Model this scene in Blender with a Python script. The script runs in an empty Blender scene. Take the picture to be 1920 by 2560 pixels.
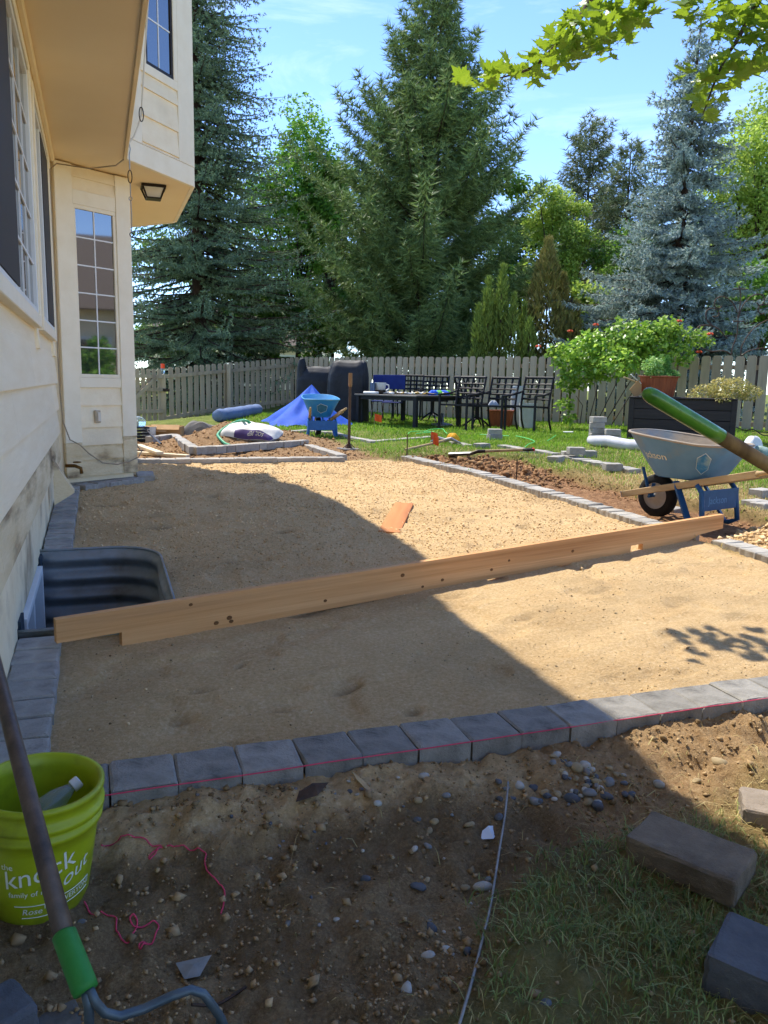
import bpy, bmesh, math, random
import numpy as np
from mathutils import Vector, Matrix

R = random.Random(7)
RN = np.random.default_rng(11)
sc = bpy.context.scene
COL = sc.collection
CAMZ = 1.33

# ------------------------------------------------------------------ camera
F_PX = 1980.0
def _cam_axes():
    d1 = np.array([243 - 960, 943 - 1280, F_PX], float)
    roll = 0.02
    y0 = d1[1] - roll * d1[0]
    n = np.array([-roll, 1, -y0 / F_PX]); n /= np.linalg.norm(n)
    d1 /= np.linalg.norm(d1)
    return np.stack([np.cross(n, d1), d1, -n])
MC = _cam_axes()
cam_data = bpy.data.cameras.new("camera")
cam = bpy.data.objects.new("camera", cam_data); COL.objects.link(cam)
rt, dn, fw = MC[:, 0], MC[:, 1], MC[:, 2]
cam.matrix_world = Matrix(((rt[0], -dn[0], -fw[0], 0), (rt[1], -dn[1], -fw[1], 0), (rt[2], -dn[2], -fw[2], CAMZ), (0, 0, 0, 1)))
cam_data.sensor_fit = 'VERTICAL'; cam_data.sensor_height = 36; cam_data.sensor_width = 27
cam_data.lens = 36 * F_PX / 2560
cam_data.clip_start = 0.05; cam_data.clip_end = 500
sc.camera = cam

# ------------------------------------------------------------------ sky and sun
SUNV = Vector((-0.15, 0.58, 1.0)).normalized()
el = math.asin(SUNV.z); az = math.atan2(SUNV.x, SUNV.y)
w = bpy.data.worlds.new("World"); sc.world = w; w.use_nodes = True
nt = w.node_tree; nt.nodes.clear()
def N(t, kind, **kw):
    n = t.nodes.new(kind)
    for k, v in kw.items():
        if k in n.bl_rna.properties: setattr(n, k, v)
        else: n.inputs[k].default_value = v
    return n
sky = N(nt, 'ShaderNodeTexSky', sky_type='NISHITA', sun_disc=False, sun_elevation=el, sun_rotation=az, altitude=1500, air_density=0.75, dust_density=0.0, ozone_density=1.0)
tc = N(nt, 'ShaderNodeTexCoord')
mp = N(nt, 'ShaderNodeMapping'); mp.inputs['Scale'].default_value = (1.6, 1.6, 5.0); mp.inputs['Rotation'].default_value = (0.25, 0.5, 0.6)
nz = N(nt, 'ShaderNodeTexNoise', Scale=1.7, Detail=9.0, Roughness=0.6, Distortion=0.7)
rp = N(nt, 'ShaderNodeValToRGB'); rp.color_ramp.elements[0].position = 0.55; rp.color_ramp.elements[1].position = 0.82
rp.color_ramp.elements[0].color = (0, 0, 0, 1); rp.color_ramp.elements[1].color = (0.42, 0.42, 0.42, 1)
mx = N(nt, 'ShaderNodeMix', data_type='RGBA'); mx.inputs[7].default_value = (4.6, 4.9, 5.4, 1)
bg = N(nt, 'ShaderNodeBackground', Strength=0.15); ow = N(nt, 'ShaderNodeOutputWorld')
L = nt.links.new
L(tc.outputs['Generated'], mp.inputs[0]); L(mp.outputs[0], nz.inputs[0]); L(nz.outputs[0], rp.inputs[0])
L(rp.outputs[0], mx.inputs[0]); hsv = N(nt, 'ShaderNodeHueSaturation', Hue=0.508, Saturation=1.14, Value=1.0); L(sky.outputs[0], hsv.inputs['Color']); L(hsv.outputs[0], mx.inputs[6]); L(mx.outputs[2], bg.inputs[0]); L(bg.outputs[0], ow.inputs[0])
sd = bpy.data.lights.new("sun", 'SUN'); sd.energy = 2.7; sd.angle = math.radians(0.55); sd.color = (1.0, 0.94, 0.84)
so = bpy.data.objects.new("sun", sd); COL.objects.link(so); so.location = (-3, 12, 20)
so.rotation_euler = SUNV.to_track_quat('Z', 'Y').to_euler()
sc.view_settings.view_transform = 'Standard'; sc.view_settings.look = 'None'
sc.view_settings.exposure = 1.55; sc.view_settings.gamma = 1.0; sc.view_settings.use_curve_mapping = False
sc.render.engine = 'CYCLES'
sc.cycles.max_bounces = 10; sc.cycles.diffuse_bounces = 8; sc.cycles.glossy_bounces = 3; sc.cycles.transmission_bounces = 6; sc.cycles.transparent_max_bounces = 8
sc.cycles.use_denoising = True; sc.cycles.use_adaptive_sampling = True; sc.cycles.adaptive_threshold = 0.015

# ------------------------------------------------------------------ tools
def hexc(h):
    h = h.lstrip('#'); o = []
    for i in (0, 2, 4):
        c = int(h[i:i + 2], 16) / 255
        o.append(c / 12.92 if c <= 0.04045 else ((c + 0.055) / 1.055) ** 2.4)
    return tuple(o)
def ray(u, v):
    return MC @ np.array([(u - 960) / F_PX, (v - 1280) / F_PX, 1.0])
def P(u, v, t):
    r = ray(u, v) * t; return Vector((r[0], r[1], r[2] + CAMZ))
def smooth(a, b, x):
    t = np.clip((x - a) / (b - a), 0, 1); return t * t * (3 - 2 * t)
_tabs = [RN.random((64, 64)) for _ in range(6)]
def vnoise(x, y, k=0):
    x = np.asarray(x, float); y = np.asarray(y, float)
    xi = np.floor(x).astype(int); yi = np.floor(y).astype(int); fx = x - xi; fy = y - yi
    fx = fx * fx * (3 - 2 * fx); fy = fy * fy * (3 - 2 * fy); t = _tabs[k % 6]
    a = t[xi % 64, yi % 64]; b = t[(xi + 1) % 64, yi % 64]; c = t[xi % 64, (yi + 1) % 64]; d = t[(xi + 1) % 64, (yi + 1) % 64]
    return a * (1 - fx) * (1 - fy) + b * fx * (1 - fy) + c * (1 - fx) * fy + d * fx * fy - 0.5
def fbm(x, y, o=4, k=0):
    s = 0; a = 1.0; f = 1.0
    for i in range(o):
        s = s + a * vnoise(x * f + 17.3 * i, y * f + 5.1 * i, k + i); a *= 0.5; f *= 2.03
    return s

# ------------------------------------------------------------------ materials
MATS = {}
def mat(name, c1, c2=None, scale=12.0, rough=0.8, bump=0.0, bscale=None, metal=0.0, spec=0.3, stretch=(1, 1, 1), c3=None, big=1.5, vary=0.12, coat=0.0, trans=0.0, alpha=None, world=False):
    if name in MATS: return MATS[name]
    m = bpy.data.materials.new(name); m.use_nodes = True; t = m.node_tree; t.nodes.clear()
    if isinstance(c1, str): c1 = hexc(c1)
    c2 = c1 if c2 is None else (hexc(c2) if isinstance(c2, str) else c2)
    l = t.links.new
    b = N(t, 'ShaderNodeBsdfPrincipled', Roughness=rough, Metallic=metal); b.inputs['Specular IOR Level'].default_value = spec
    if coat: b.inputs['Coat Weight'].default_value = coat; b.inputs['Coat Roughness'].default_value = 0.2
    if trans: b.inputs['Transmission Weight'].default_value = trans
    o = N(t, 'ShaderNodeOutputMaterial'); l(b.outputs[0], o.inputs[0])
    tcn = N(t, 'ShaderNodeTexCoord'); mpn = N(t, 'ShaderNodeMapping'); mpn.inputs['Scale'].default_value = stretch
    src = tcn.outputs['Object']
    if world:
        g = N(t, 'ShaderNodeNewGeometry'); src = g.outputs['Position']
    l(src, mpn.inputs[0])
    n1 = N(t, 'ShaderNodeTexNoise', Scale=scale, Detail=7.0, Roughness=0.62); l(mpn.outputs[0], n1.inputs[0])
    r1 = N(t, 'ShaderNodeValToRGB'); e = r1.color_ramp.elements; e[0].position = 0.33; e[1].position = 0.67
    e[0].color = (*c1, 1); e[1].color = (*c2, 1); l(n1.outputs[0], r1.inputs[0]); colo = r1.outputs[0]
    if c3 is not None:
        c3 = hexc(c3) if isinstance(c3, str) else c3
        n2 = N(t, 'ShaderNodeTexNoise', Scale=big, Detail=5.0, Roughness=0.6); l(mpn.outputs[0], n2.inputs[0])
        r2 = N(t, 'ShaderNodeValToRGB'); e = r2.color_ramp.elements; e[0].position = 0.5; e[1].position = 0.68; e[0].color = (0, 0, 0, 1); e[1].color = (1, 1, 1, 1)
        l(n2.outputs[0], r2.inputs[0])
        mm = N(t, 'ShaderNodeMix', data_type='RGBA'); l(r2.outputs[0], mm.inputs[0]); l(colo, mm.inputs[6]); mm.inputs[7].default_value = (*c3, 1); colo = mm.outputs[2]
    if vary:
        oi = N(t, 'ShaderNodeObjectInfo'); mr = N(t, 'ShaderNodeMapRange'); mr.inputs[3].default_value = 1 - vary; mr.inputs[4].default_value = 1 + vary
        hs = N(t, 'ShaderNodeHueSaturation'); l(oi.outputs['Random'], mr.inputs[0]); l(mr.outputs[0], hs.inputs['Value']); l(colo, hs.inputs['Color']); colo = hs.outputs[0]
    l(colo, b.inputs['Base Color'])
    if bump:
        bn = N(t, 'ShaderNodeTexNoise', Scale=bscale or scale * 3, Detail=6.0, Roughness=0.65); l(mpn.outputs[0], bn.inputs[0])
        bp = N(t, 'ShaderNodeBump', Strength=min(1.0, bump), Distance=0.01); l(bn.outputs[0], bp.inputs['Height']); l(bp.outputs[0], b.inputs['Normal'])
    if alpha is not None: b.inputs['Alpha'].default_value = alpha
    MATS[name] = m; return m
def leafmat(name, c1, c2, rough=0.5, transl=0.35, tc=None, spec=0.35):
    if name in MATS: return MATS[name]
    m = bpy.data.materials.new(name); m.use_nodes = True; t = m.node_tree; t.nodes.clear(); l = t.links.new
    c1 = hexc(c1) if isinstance(c1, str) else c1; c2 = hexc(c2) if isinstance(c2, str) else c2
    g = N(t, 'ShaderNodeNewGeometry'); r = N(t, 'ShaderNodeValToRGB'); e = r.color_ramp.elements
    e[0].color = (*c1, 1); e[1].color = (*c2, 1); l(g.outputs['Random Per Island'], r.inputs[0])
    pn = N(t, 'ShaderNodeTexNoise', Scale=0.9, Detail=3.0); l(g.outputs['Position'], pn.inputs[0])
    mr = N(t, 'ShaderNodeMapRange'); mr.inputs[1].default_value = 0.3; mr.inputs[2].default_value = 0.7; mr.inputs[3].default_value = 0.75; mr.inputs[4].default_value = 1.25
    l(pn.outputs[0], mr.inputs[0])
    hs = N(t, 'ShaderNodeHueSaturation'); l(mr.outputs[0], hs.inputs['Value']); l(r.outputs[0], hs.inputs['Color'])
    b = N(t, 'ShaderNodeBsdfPrincipled', Roughness=rough); b.inputs['Specular IOR Level'].default_value = spec; l(hs.outputs[0], b.inputs['Base Color'])
    tr = N(t, 'ShaderNodeBsdfTranslucent')
    if tc is None: l(hs.outputs[0], tr.inputs[0])
    else: tr.inputs[0].default_value = (*(hexc(tc) if isinstance(tc, str) else tc), 1)
    ms = N(t, 'ShaderNodeMixShader'); ms.inputs[0].default_value = transl; l(b.outputs[0], ms.inputs[1]); l(tr.outputs[0], ms.inputs[2])
    o = N(t, 'ShaderNodeOutputMaterial'); l(ms.outputs[0], o.inputs[0]); MATS[name] = m; return m

# ------------------------------------------------------------------ mesh builder
class MB:
    def __init__(s): s.v = []; s.f = []
    def add(s, vs, fs):
        b = len(s.v); s.v += [tuple(x) for x in vs]; s.f += [tuple(i + b for i in f) for f in fs]; return s
    def box(s, c, d, rot=None):
        hx, hy, hz_ = d[0] / 2, d[1] / 2, d[2] / 2
        vs = [Vector((x, y, z)) for z in (-hz_, hz_) for x, y in ((-hx, -hy), (hx, -hy), (hx, hy), (-hx, hy))]
        if rot is not None: vs = [rot @ v for v in vs]
        c = Vector(c)
        return s.add([v + c for v in vs], [(3, 2, 1, 0), (4, 5, 6, 7), (0, 1, 5, 4), (1, 2, 6, 5), (2, 3, 7, 6), (3, 0, 4, 7)])
    def bb(s, x0, x1, y0, y1, z0, z1):
        return s.box(((x0 + x1) / 2, (y0 + y1) / 2, (z0 + z1) / 2), (abs(x1 - x0), abs(y1 - y0), abs(z1 - z0)))
    def bar(s, a, b, wd, th, up=(0, 0, 1)):
        a = Vector(a); b = Vector(b); d = (b - a); ln = d.length; d.normalize(); up = Vector(up)
        if abs(d.dot(up)) > 0.98: up = Vector((1, 0, 0)) if abs(d.x) < 0.9 else Vector((0, 1, 0))
        y = up.cross(d).normalized(); z = d.cross(y)
        return s.box((a + b) / 2, (ln, wd, th), Matrix((d, y, z)).transposed())
    def tube(s, pts, r, n=8, cap=True):
        pts = [Vector(p) for p in pts]; m = len(pts); rs = r if isinstance(r, (list, tuple)) else [r] * m
        vs = []; fs = []; prev = None
        for i, p in enumerate(pts):
            d = (pts[min(i + 1, m - 1)] - pts[max(i - 1, 0)])
            if d.length < 1e-9: d = Vector((0, 0, 1))
            d.normalize()
            if prev is None: prev = Vector((0, 0, 1)) if abs(d.z) < 0.9 else Vector((1, 0, 0))
            x = (prev - d * prev.dot(d)).normalized(); prev = x; y = d.cross(x)
            for k in range(n):
                a = 2 * math.pi * k / n; vs.append(p + (x * math.cos(a) + y * math.sin(a)) * rs[i])
        for i in range(m - 1):
            for k in range(n):
                k2 = (k + 1) % n; fs.append((i * n + k, i * n + k2, (i + 1) * n + k2, (i + 1) * n + k))
        if cap: fs.append(tuple(range(n - 1, -1, -1))); fs.append(tuple((m - 1) * n + k for k in range(n)))
        return s.add(vs, fs)
    def lathe(s, prof, n=24, c=(0, 0, 0), cap=True, mtx=None):
        vs = []; fs = []; m = len(prof)
        for r_, z in prof:
            for k in range(n):
                a = 2 * math.pi * k / n; v = Vector((r_ * math.cos(a), r_ * math.sin(a), z))
                vs.append((mtx @ v if mtx else v) + Vector(c))
        for i in range(m - 1):
            for k in range(n):
                k2 = (k + 1) % n; fs.append((i * n + k, i * n + k2, (i + 1) * n + k2, (i + 1) * n + k))
        if cap: fs.append(tuple(range(n - 1, -1, -1))); fs.append(tuple((m - 1) * n + k for k in range(n)))
        return s.add(vs, fs)
    def prism(s, poly, h0, h1, o=(0, 0, 0), ax=(1, 0, 0), ay=(0, 1, 0), az=(0, 0, 1)):
        o, ax, ay, az = Vector(o), Vector(ax), Vector(ay), Vector(az); n = len(poly)
        vs = [o + ax * a + ay * b + az * h0 for a, b in poly] + [o + ax * a + ay * b + az * h1 for a, b in poly]
        return s.add(vs, [tuple(range(n - 1, -1, -1)), tuple(range(n, 2 * n))] + [(i, (i + 1) % n, n + (i + 1) % n, n + i) for i in range(n)])
    def grid(s, fn, nu, nv, closed=False):
        vs = [fn(i / (nu - (0 if closed else 1)), j / (nv - 1)) for i in range(nu) for j in range(nv)]
        fs = []
        for i in range(nu if closed else nu - 1):
            for j in range(nv - 1):
                i2 = (i + 1) % nu; fs.append((i * nv + j, i2 * nv + j, i2 * nv + j + 1, i * nv + j + 1))
        return s.add(vs, fs)
    def mesh(s, name, m, smooth_=False, bevel=0.0, seg=1):
        me = bpy.data.meshes.new(name); me.from_pydata(s.v, [], s.f); me.update()
        bm = bmesh.new(); bm.from_mesh(me)
        bmesh.ops.recalc_face_normals(bm, faces=bm.faces)
        if bevel:
            es = [e for e in bm.edges if len(e.link_faces) == 2 and e.calc_face_angle(0) > 0.6]
            bmesh.ops.bevel(bm, geom=es, offset=bevel, segments=seg, affect='EDGES', profile=0.6, clamp_overlap=True)
        bm.to_mesh(me); bm.free()
        if m: me.materials.append(m)
        if smooth_:
            me.polygons.foreach_set('use_smooth', [True] * len(me.polygons))
        return me
    def build(s, name, m, parent=None, smooth_=False, bevel=0.0, seg=1, world=False):
        if world and parent is not None:
            pl = parent.location
            if parent.parent is not None: pl = pl + parent.parent.location
            s.v = [(a - pl.x, b - pl.y, c - pl.z) for a, b, c in s.v]
        return link(name, s.mesh(name, m, smooth_, bevel, seg), parent)
def link(name, me, parent=None, loc=None, rot=None, scale=None):
    o = bpy.data.objects.new(name, me); COL.objects.link(o)
    if parent is not None: o.parent = parent
    if loc is not None: o.location = loc
    if rot is not None: o.rotation_euler = rot
    if scale is not None: o.scale = scale
    return o
def tag(o, label, cat, group=None, kind=None):
    o['label'] = label; o['category'] = cat
    if group: o['group'] = group
    if kind: o['kind'] = kind
    return o
def thing(name, label, cat, loc=(0, 0, 0), rot=(0, 0, 0), group=None):
    o = bpy.data.objects.new(name, None); COL.objects.link(o); o.location = loc
    o.rotation_euler = rot if isinstance(rot, (tuple, list)) else (0, 0, rot); o.empty_display_size = 0.2
    return tag(o, label, cat, group)
def struct(o): o['kind'] = 'structure'; return o
def copy_tree(o, parent=None):
    c = o.copy(); COL.objects.link(c); c.parent = parent
    for ch in list(o.children): copy_tree(ch, c)
    return c
def npmesh(name, verts, faces, m, smooth_=False):
    me = bpy.data.meshes.new(name); nv = len(verts); nf, k = faces.shape
    me.vertices.add(nv); me.vertices.foreach_set('co', np.ascontiguousarray(verts, dtype=np.float32).ravel())
    me.loops.add(nf * k); me.loops.foreach_set('vertex_index', np.ascontiguousarray(faces, dtype=np.int32).ravel())
    me.polygons.add(nf); me.polygons.foreach_set('loop_start', np.arange(0, nf * k, k, dtype=np.int32))
    if smooth_: me.polygons.foreach_set('use_smooth', np.ones(nf, dtype=bool))
    me.update(calc_edges=True)
    if m: me.materials.append(m)
    return me

# ------------------------------------------------------------------ the lie of the land
_CP = np.array([(1.55, 21.2, .14), (3.7, 22.9, .44), (6.0, 24.4, .6), (9.9, 15.8, .48), (11.6, 12.2, .55), (6.4, 15.8, .38), (8.5, 14, .41), (3.2, 12.1, .39),
                (1.2, 12.2, .38), (0.6, 15, .34), (3.5, 16, .39), (14, 12, .6), (20, 30, .8), (0, 36, .5), (-6, 20, .2), (8, 11, .41), (3.5, 18.5, .54), (3.2, 16.6, .46), (30, 20, .8), (10, 40, .8)])
def zfar(X, Y):
    n = 0; d = 0
    for x, y, z in _CP:
        wgt = 1 / (((X - x) ** 2 + (Y - y) ** 2) + 0.6) ** 1.6; n = n + wgt * z; d = d + wgt
    return n / d
def zbase(X, Y):
    X = np.asarray(X, float); Y = np.asarray(Y, float)
    a = 0.04 * np.clip(Y, -3, 9.8); s = smooth(9.6, 12.6, Y)
    return a * (1 - s) + zfar(X, Y) * s
def xr(Y): return np.interp(Y, [2.0, 4.2, 5.0, 6.67, 8.3, 9.78], [4.5, 4.42, 4.33, 4.24, 4.08, 3.72])
def xe(Y): return np.interp(Y, [2.4, 5.46, 5.95, 6.43, 7.05, 7.5, 8.0, 8.5, 9.16, 9.56, 9.95, 10.2], [5.9, 5.65, 5.57, 5.4, 5.36, 5.24, 5.26, 5.27, 5.28, 5.2, 4.9, 4.5])
def zones(X, Y):
    nb = fbm(X * 3, Y * 3, 3, 1) * 0.10
    sand = smooth(-.42, -.38, X) * (1 - smooth(xr(Y) + .02, xr(Y) + .08, X)) * smooth(2.38, 2.44, Y) * (1 - smooth(9.62, 9.72, Y + nb * .5))
    spill = smooth(2.06, 2.24, Y + nb * 1.3 + .10 * smooth(1.2, 2.2, X)) * (1 - smooth(2.38, 2.44, Y)) * smooth(-.5, -.3, X)
    exc = smooth(xr(Y) + .04, xr(Y) + .10, X) * (1 - smooth(xe(Y) - .06, xe(Y) + .03, X + nb * 0.9)) * smooth(2.38, 2.5, Y) * (1 - smooth(9.75, 9.95, Y + nb))
    gard = smooth(-.6, -.4, X) * (1 - smooth(3.35, 3.75, X + nb)) * smooth(9.62, 9.74, Y + nb * .5) * (1 - smooth(13.0, 14.2, Y + nb * 3 + X * .15))
    front = (1 - smooth(2.38, 2.44, Y))
    edge = np.exp(-((X * .55 + Y * 1.0 - 2.15 - nb * 2.5) / 0.28) ** 2)
    grassf = front * smooth(.48, .78, X + nb * 3.0 - (Y - 1.25) * 0.55) * smooth(.0, .25, 1.95 - Y + nb * 1.2 + smooth(1.5, 2.2, X) * .25)
    mound = .34 * np.exp(-(((X - 1.95) / .75) ** 2 + ((Y - 12.3) / .7) ** 2)) + .12 * np.exp(-(((X - 2.9) / .8) ** 2 + ((Y - 12.1) / .5) ** 2))
    pile = np.clip(.30 - .42 * np.hypot((X - 5.25) * .95, Y - 4.55) + nb * .08, 0, .3)
    return sand, spill, exc, gard, front, grassf, mound, pile
_DENTS = [(.95, 3.02, .09, .03, .03, .3), (.62, 2.86, .06, .025, .025, -.2), (1.12, 2.72, .05, .03, .03, .5), (.35, 3.12, .07, .03, .02, .1), (.55, 3.35, .05, .02, .02, .9), (.25, 2.9, .05, .04, .02, .2), (.42, 6.2, .16, .10, .03, .2), (.05, 7.2, .18, .10, .035, .1), (1.3, 5.9, .12, .06, .03, .4), (2.1, 3.6, .10, .04, .018, .3), (2.7, 3.2, .08, .04, .018, 1.0), (1.9, 4.05, .12, .05, .02, .2), (3.1, 3.6, .10, .05, .02, .6), (2.4, 6.2, .13, .07, .025, 1.2), (3.0, 7.3, .13, .07, .03, .3), (1.6, 8.2, .15, .07, .03, .7), (2.5, 8.7, .14, .08, .03, .2), (3.3, 5.7, .13, .07, .03, 1.0), (.8, 5.1, .12, .06, .025, .5), (1.0, 7.5, .15, .08, .03, 1.1)]
def dents(X, Y):
    d = 0 * X
    for x, y, a, b, h, an in _DENTS:
        c_, s_ = math.cos(an), math.sin(an); u = ((X - x) * c_ + (Y - y) * s_) / a; v = (-(X - x) * s_ + (Y - y) * c_) / b; r2 = u * u + v * v
        d = d - h * np.exp(-r2 * 1.6) + h * .45 * np.exp(-((np.sqrt(r2 + 1e-9) - 1.5) / .45) ** 2)
    return d
def zground(X, Y, detail=True):
    X = np.asarray(X, float); Y = np.asarray(Y, float)
    sand, spill, exc, gard, front, grassf, mound, pile = zones(X, Y)
    z = zbase(X, Y)
    d = -.05 * sand - .105 * exc - .05 * gard - front * (.05 + .070 * smooth(2.36, 1.95, Y)) + front * grassf * .03
    d = d + gard * mound + np.where(X > 4.3, pile, 0)
    d = d - .1 * smooth(-.36, -.40, X) * (1 - smooth(10, 11, Y))
    if detail:
        rough = smooth(4.1, 5.2, Y + .28 * (2 - X))
        d = d + sand * dents(X, Y) * .6
        d = d + sand * (fbm(X * 1.7, Y * 1.7, 3, 2) * .016 + fbm(X * 9, Y * 9, 3, 3) * (.004 + .010 * rough) + fbm(X * 34, Y * 34, 2, 0) * (.0035 + .008 * rough) + fbm((X * .962 + Y * .272) * .8, (Y * .962 - X * .272) * 16, 3, 1) * .010 * (1 - rough) - .02 * smooth(.22, .42, fbm(X * 4.3 + 9, Y * 4.3, 2, 4)))
        d = d + np.maximum(front, spill) * (fbm(X * 3.3, Y * 3.3, 3, 4) * .05 + fbm(X * 15, Y * 15, 3, 1) * .034 + fbm(X * 50, Y * 50, 2, 3) * .014)
        d = d + exc * (fbm(X * 4, Y * 4, 3, 0) * .03 + fbm(X * 16, Y * 16, 3, 2) * .022 + smooth(7.6, 9.0, Y) * (np.abs(fbm(X * 9, Y * 9, 3, 5)) * .16))
        d = d + gard * (fbm(X * 5, Y * 5, 3, 3) * .04 + fbm(X * 18, Y * 18, 2, 0) * .02)
        lawn = np.clip(1 - sand - exc - gard - front, 0, 1)
        d = d + lawn * fbm(X * 1.5, Y * 1.5, 3, 5) * .03
    return z + d
def G(u, v, dz=0.0, base=True):
    r = ray(u, v); f = zbase if base else (lambda x, y: zground(x, y, False)); t = 1.0; prev = None
    while t < 60:
        p = r * t; h = p[2] + CAMZ - (float(f(p[0], p[1])) + dz)
        if h <= 0: break
        prev = t; t *= 1.02
    a, b = prev or t, t
    for _ in range(24):
        m_ = (a + b) / 2; p = r * m_
        if p[2] + CAMZ - (float(f(p[0], p[1])) + dz) > 0: a = m_
        else: b = m_
    p = r * b; return Vector((p[0], p[1], p[2] + CAMZ))
def zg(x, y): return float(zground(np.array([x]), np.array([y]))[0])

# ground sheet
def lines(segs):
    o = []
    for a, b, s in segs: o += list(np.arange(a, b - s * .25, s))
    o.append(segs[-1][1]); return np.array(o)
gx = lines([(-90, -10, 8), (-10, -.5, .5), (-.5, 3.0, .016), (3.0, 6.0, .026), (6, 14, .1), (14, 30, .8), (30, 130, 8)])
gy = lines([(-40, -4, 4), (-4, .9, .3), (.9, 2.9, .0125), (2.9, 5.5, .02), (5.5, 10, .03), (10, 13.5, .06), (13.5, 26, .15), (26, 50, 1.5), (50, 150, 10)])
GX, GY = np.meshgrid(gx, gy, indexing='ij')
GZ = zground(GX, GY)
WELL = (-.385, .34, 3.86, 5.40)
def inwell(X, Y, g=0.0):
    x0, x1, y0, y1 = WELL; r = .30
    cx = x1 - r; qy0, qy1 = y0 + r, y1 - r
    inside = (X > x0 - .3) & (X < x1 + g) & (Y > y0 - g) & (Y < y1 + g)
    c1 = (X > cx) & (Y < qy0) & (np.hypot(X - cx, Y - qy0) > r + g); c2 = (X > cx) & (Y > qy1) & (np.hypot(X - cx, Y - qy1) > r + g)
    return inside & ~c1 & ~c2
ny = len(gy); I, J = np.meshgrid(np.arange(len(gx) - 1), np.arange(ny - 1), indexing='ij')
FC = np.stack([I * ny + J, (I + 1) * ny + J, (I + 1) * ny + J + 1, I * ny + J + 1], -1).reshape(-1, 4)
cxm = (GX[:-1, :-1] + GX[1:, 1:]) / 2; cym = (GY[:-1, :-1] + GY[1:, 1:]) / 2
FC = FC[~inwell(cxm, cym, -.005).ravel()]
def ground_mat():
    m = bpy.data.materials.new("ground_soil_sand_turf"); m.use_nodes = True; t = m.node_tree; t.nodes.clear(); l = t.links.new
    g = N(t, 'ShaderNodeNewGeometry')
    def noise(s, d=8, r=.65):
        n = N(t, 'ShaderNodeTexNoise', Scale=s, Detail=float(d), Roughness=r); l(g.outputs['Position'], n.inputs[0]); return n.outputs[0]
    def ramp(f, stops):
        r = N(t, 'ShaderNodeValToRGB'); e = r.color_ramp.elements
        for i, (p, c) in enumerate(stops):
            if i > 1: e.new(p)
            e[i].position = p; e[i].color = (*(hexc(c) if isinstance(c, str) else c), 1)
        l(f, r.inputs[0]); return r.outputs[0]
    def mix(f, a, b):
        n = N(t, 'ShaderNodeMix', data_type='RGBA'); l(f, n.inputs[0]); l(a, n.inputs[6]); l(b, n.inputs[7]); return n.outputs[2]
    def att(name):
        a = N(t, 'ShaderNodeAttribute', attribute_name=name); return a
    za = att('zone'); zb = att('zone2')
    sa = N(t, 'ShaderNodeSeparateColor'); l(za.outputs['Color'], sa.inputs[0]); sb = N(t, 'ShaderNodeSeparateColor'); l(zb.outputs['Color'], sb.inputs[0])
    soil = ramp(noise(7), [(.3, '#7a6547'), (.5, '#9c825e'), (.72, '#b89d76')])
    fine = ramp(noise(95, 6, .75), [(.35, '#66523a'), (.5, '#967d5a'), (.66, '#c9ad80')])
    soil = mix(noise(2.2, 4), soil, fine)
    sand = ramp(noise(60, 8, .8), [(.28, '#9c7c52'), (.5, '#dcb985'), (.68, '#f9e4bd')])
    sand2 = ramp(noise(3, 5), [(.35, '#cba774'), (.65, '#e5c694')])
    n = N(t, 'ShaderNodeMix', data_type='RGBA'); n.inputs[0].default_value = .4; l(sand, n.inputs[6]); l(sand2, n.inputs[7]); sand = n.outputs[2]
    turf = ramp(noise(6), [(.3, '#56602c'), (.5, '#6a7434'), (.7, '#8d8a4e')])
    red = ramp(noise(18), [(.35, '#7c5b40'), (.55, '#9c7654'), (.7, '#b8916a')])
    brk = N(t, 'ShaderNodeMath', operation='MULTIPLY_ADD'); brk.inputs[1].default_value = 2.2; l(noise(22, 6, .75), brk.inputs[0]); brk.inputs[2].default_value = -1.1
    ad0 = N(t, 'ShaderNodeMath', operation='ADD', use_clamp=True); l(sa.outputs[0], ad0.inputs[0]); gate_ = N(t, 'ShaderNodeMath', operation='MULTIPLY'); inv = N(t, 'ShaderNodeMath', operation='MULTIPLY'); om = N(t, 'ShaderNodeMath', operation='SUBTRACT'); om.inputs[0].default_value = 1.0
    l(sa.outputs[0], om.inputs[1]); l(sa.outputs[0], inv.inputs[0]); l(om.outputs[0], inv.inputs[1]); l(inv.outputs[0], gate_.inputs[0]); l(brk.outputs[0], gate_.inputs[1])
    g4 = N(t, 'ShaderNodeMath', operation='MULTIPLY'); g4.inputs[1].default_value = 5.0; l(gate_.outputs[0], g4.inputs[0]); l(g4.outputs[0], ad0.inputs[1])
    c = mix(ad0.outputs[0], soil, sand); c = mix(sa.outputs[1], c, red); c = mix(sa.outputs[2], c, turf)
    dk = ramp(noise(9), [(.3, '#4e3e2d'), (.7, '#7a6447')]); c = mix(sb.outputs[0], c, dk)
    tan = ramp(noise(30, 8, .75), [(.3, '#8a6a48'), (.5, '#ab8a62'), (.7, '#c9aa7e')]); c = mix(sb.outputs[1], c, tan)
    b = N(t, 'ShaderNodeBsdfPrincipled', Roughness=.95); b.inputs['Specular IOR Level'].default_value = .1; l(c, b.inputs['Base Color'])
    ad = N(t, 'ShaderNodeMath', operation='ADD'); l(noise(140, 5, .8), ad.inputs[0]); l(noise(40, 6, .7), ad.inputs[1])
    bp = N(t, 'ShaderNodeBump', Strength=.9, Distance=.02); l(ad.outputs[0], bp.inputs['Height']); l(bp.outputs[0], b.inputs['Normal'])
    o = N(t, 'ShaderNodeOutputMaterial'); l(b.outputs[0], o.inputs[0]); return m
me = npmesh('ground', np.stack([GX, GY, GZ], -1).reshape(-1, 3), FC, ground_mat(), True)
sand, spill, exc, gard, front, grassf, mound, pile = zones(GX, GY)
lawn = np.clip(1 - sand - exc - gard - front - spill, 0, 1)
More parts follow.
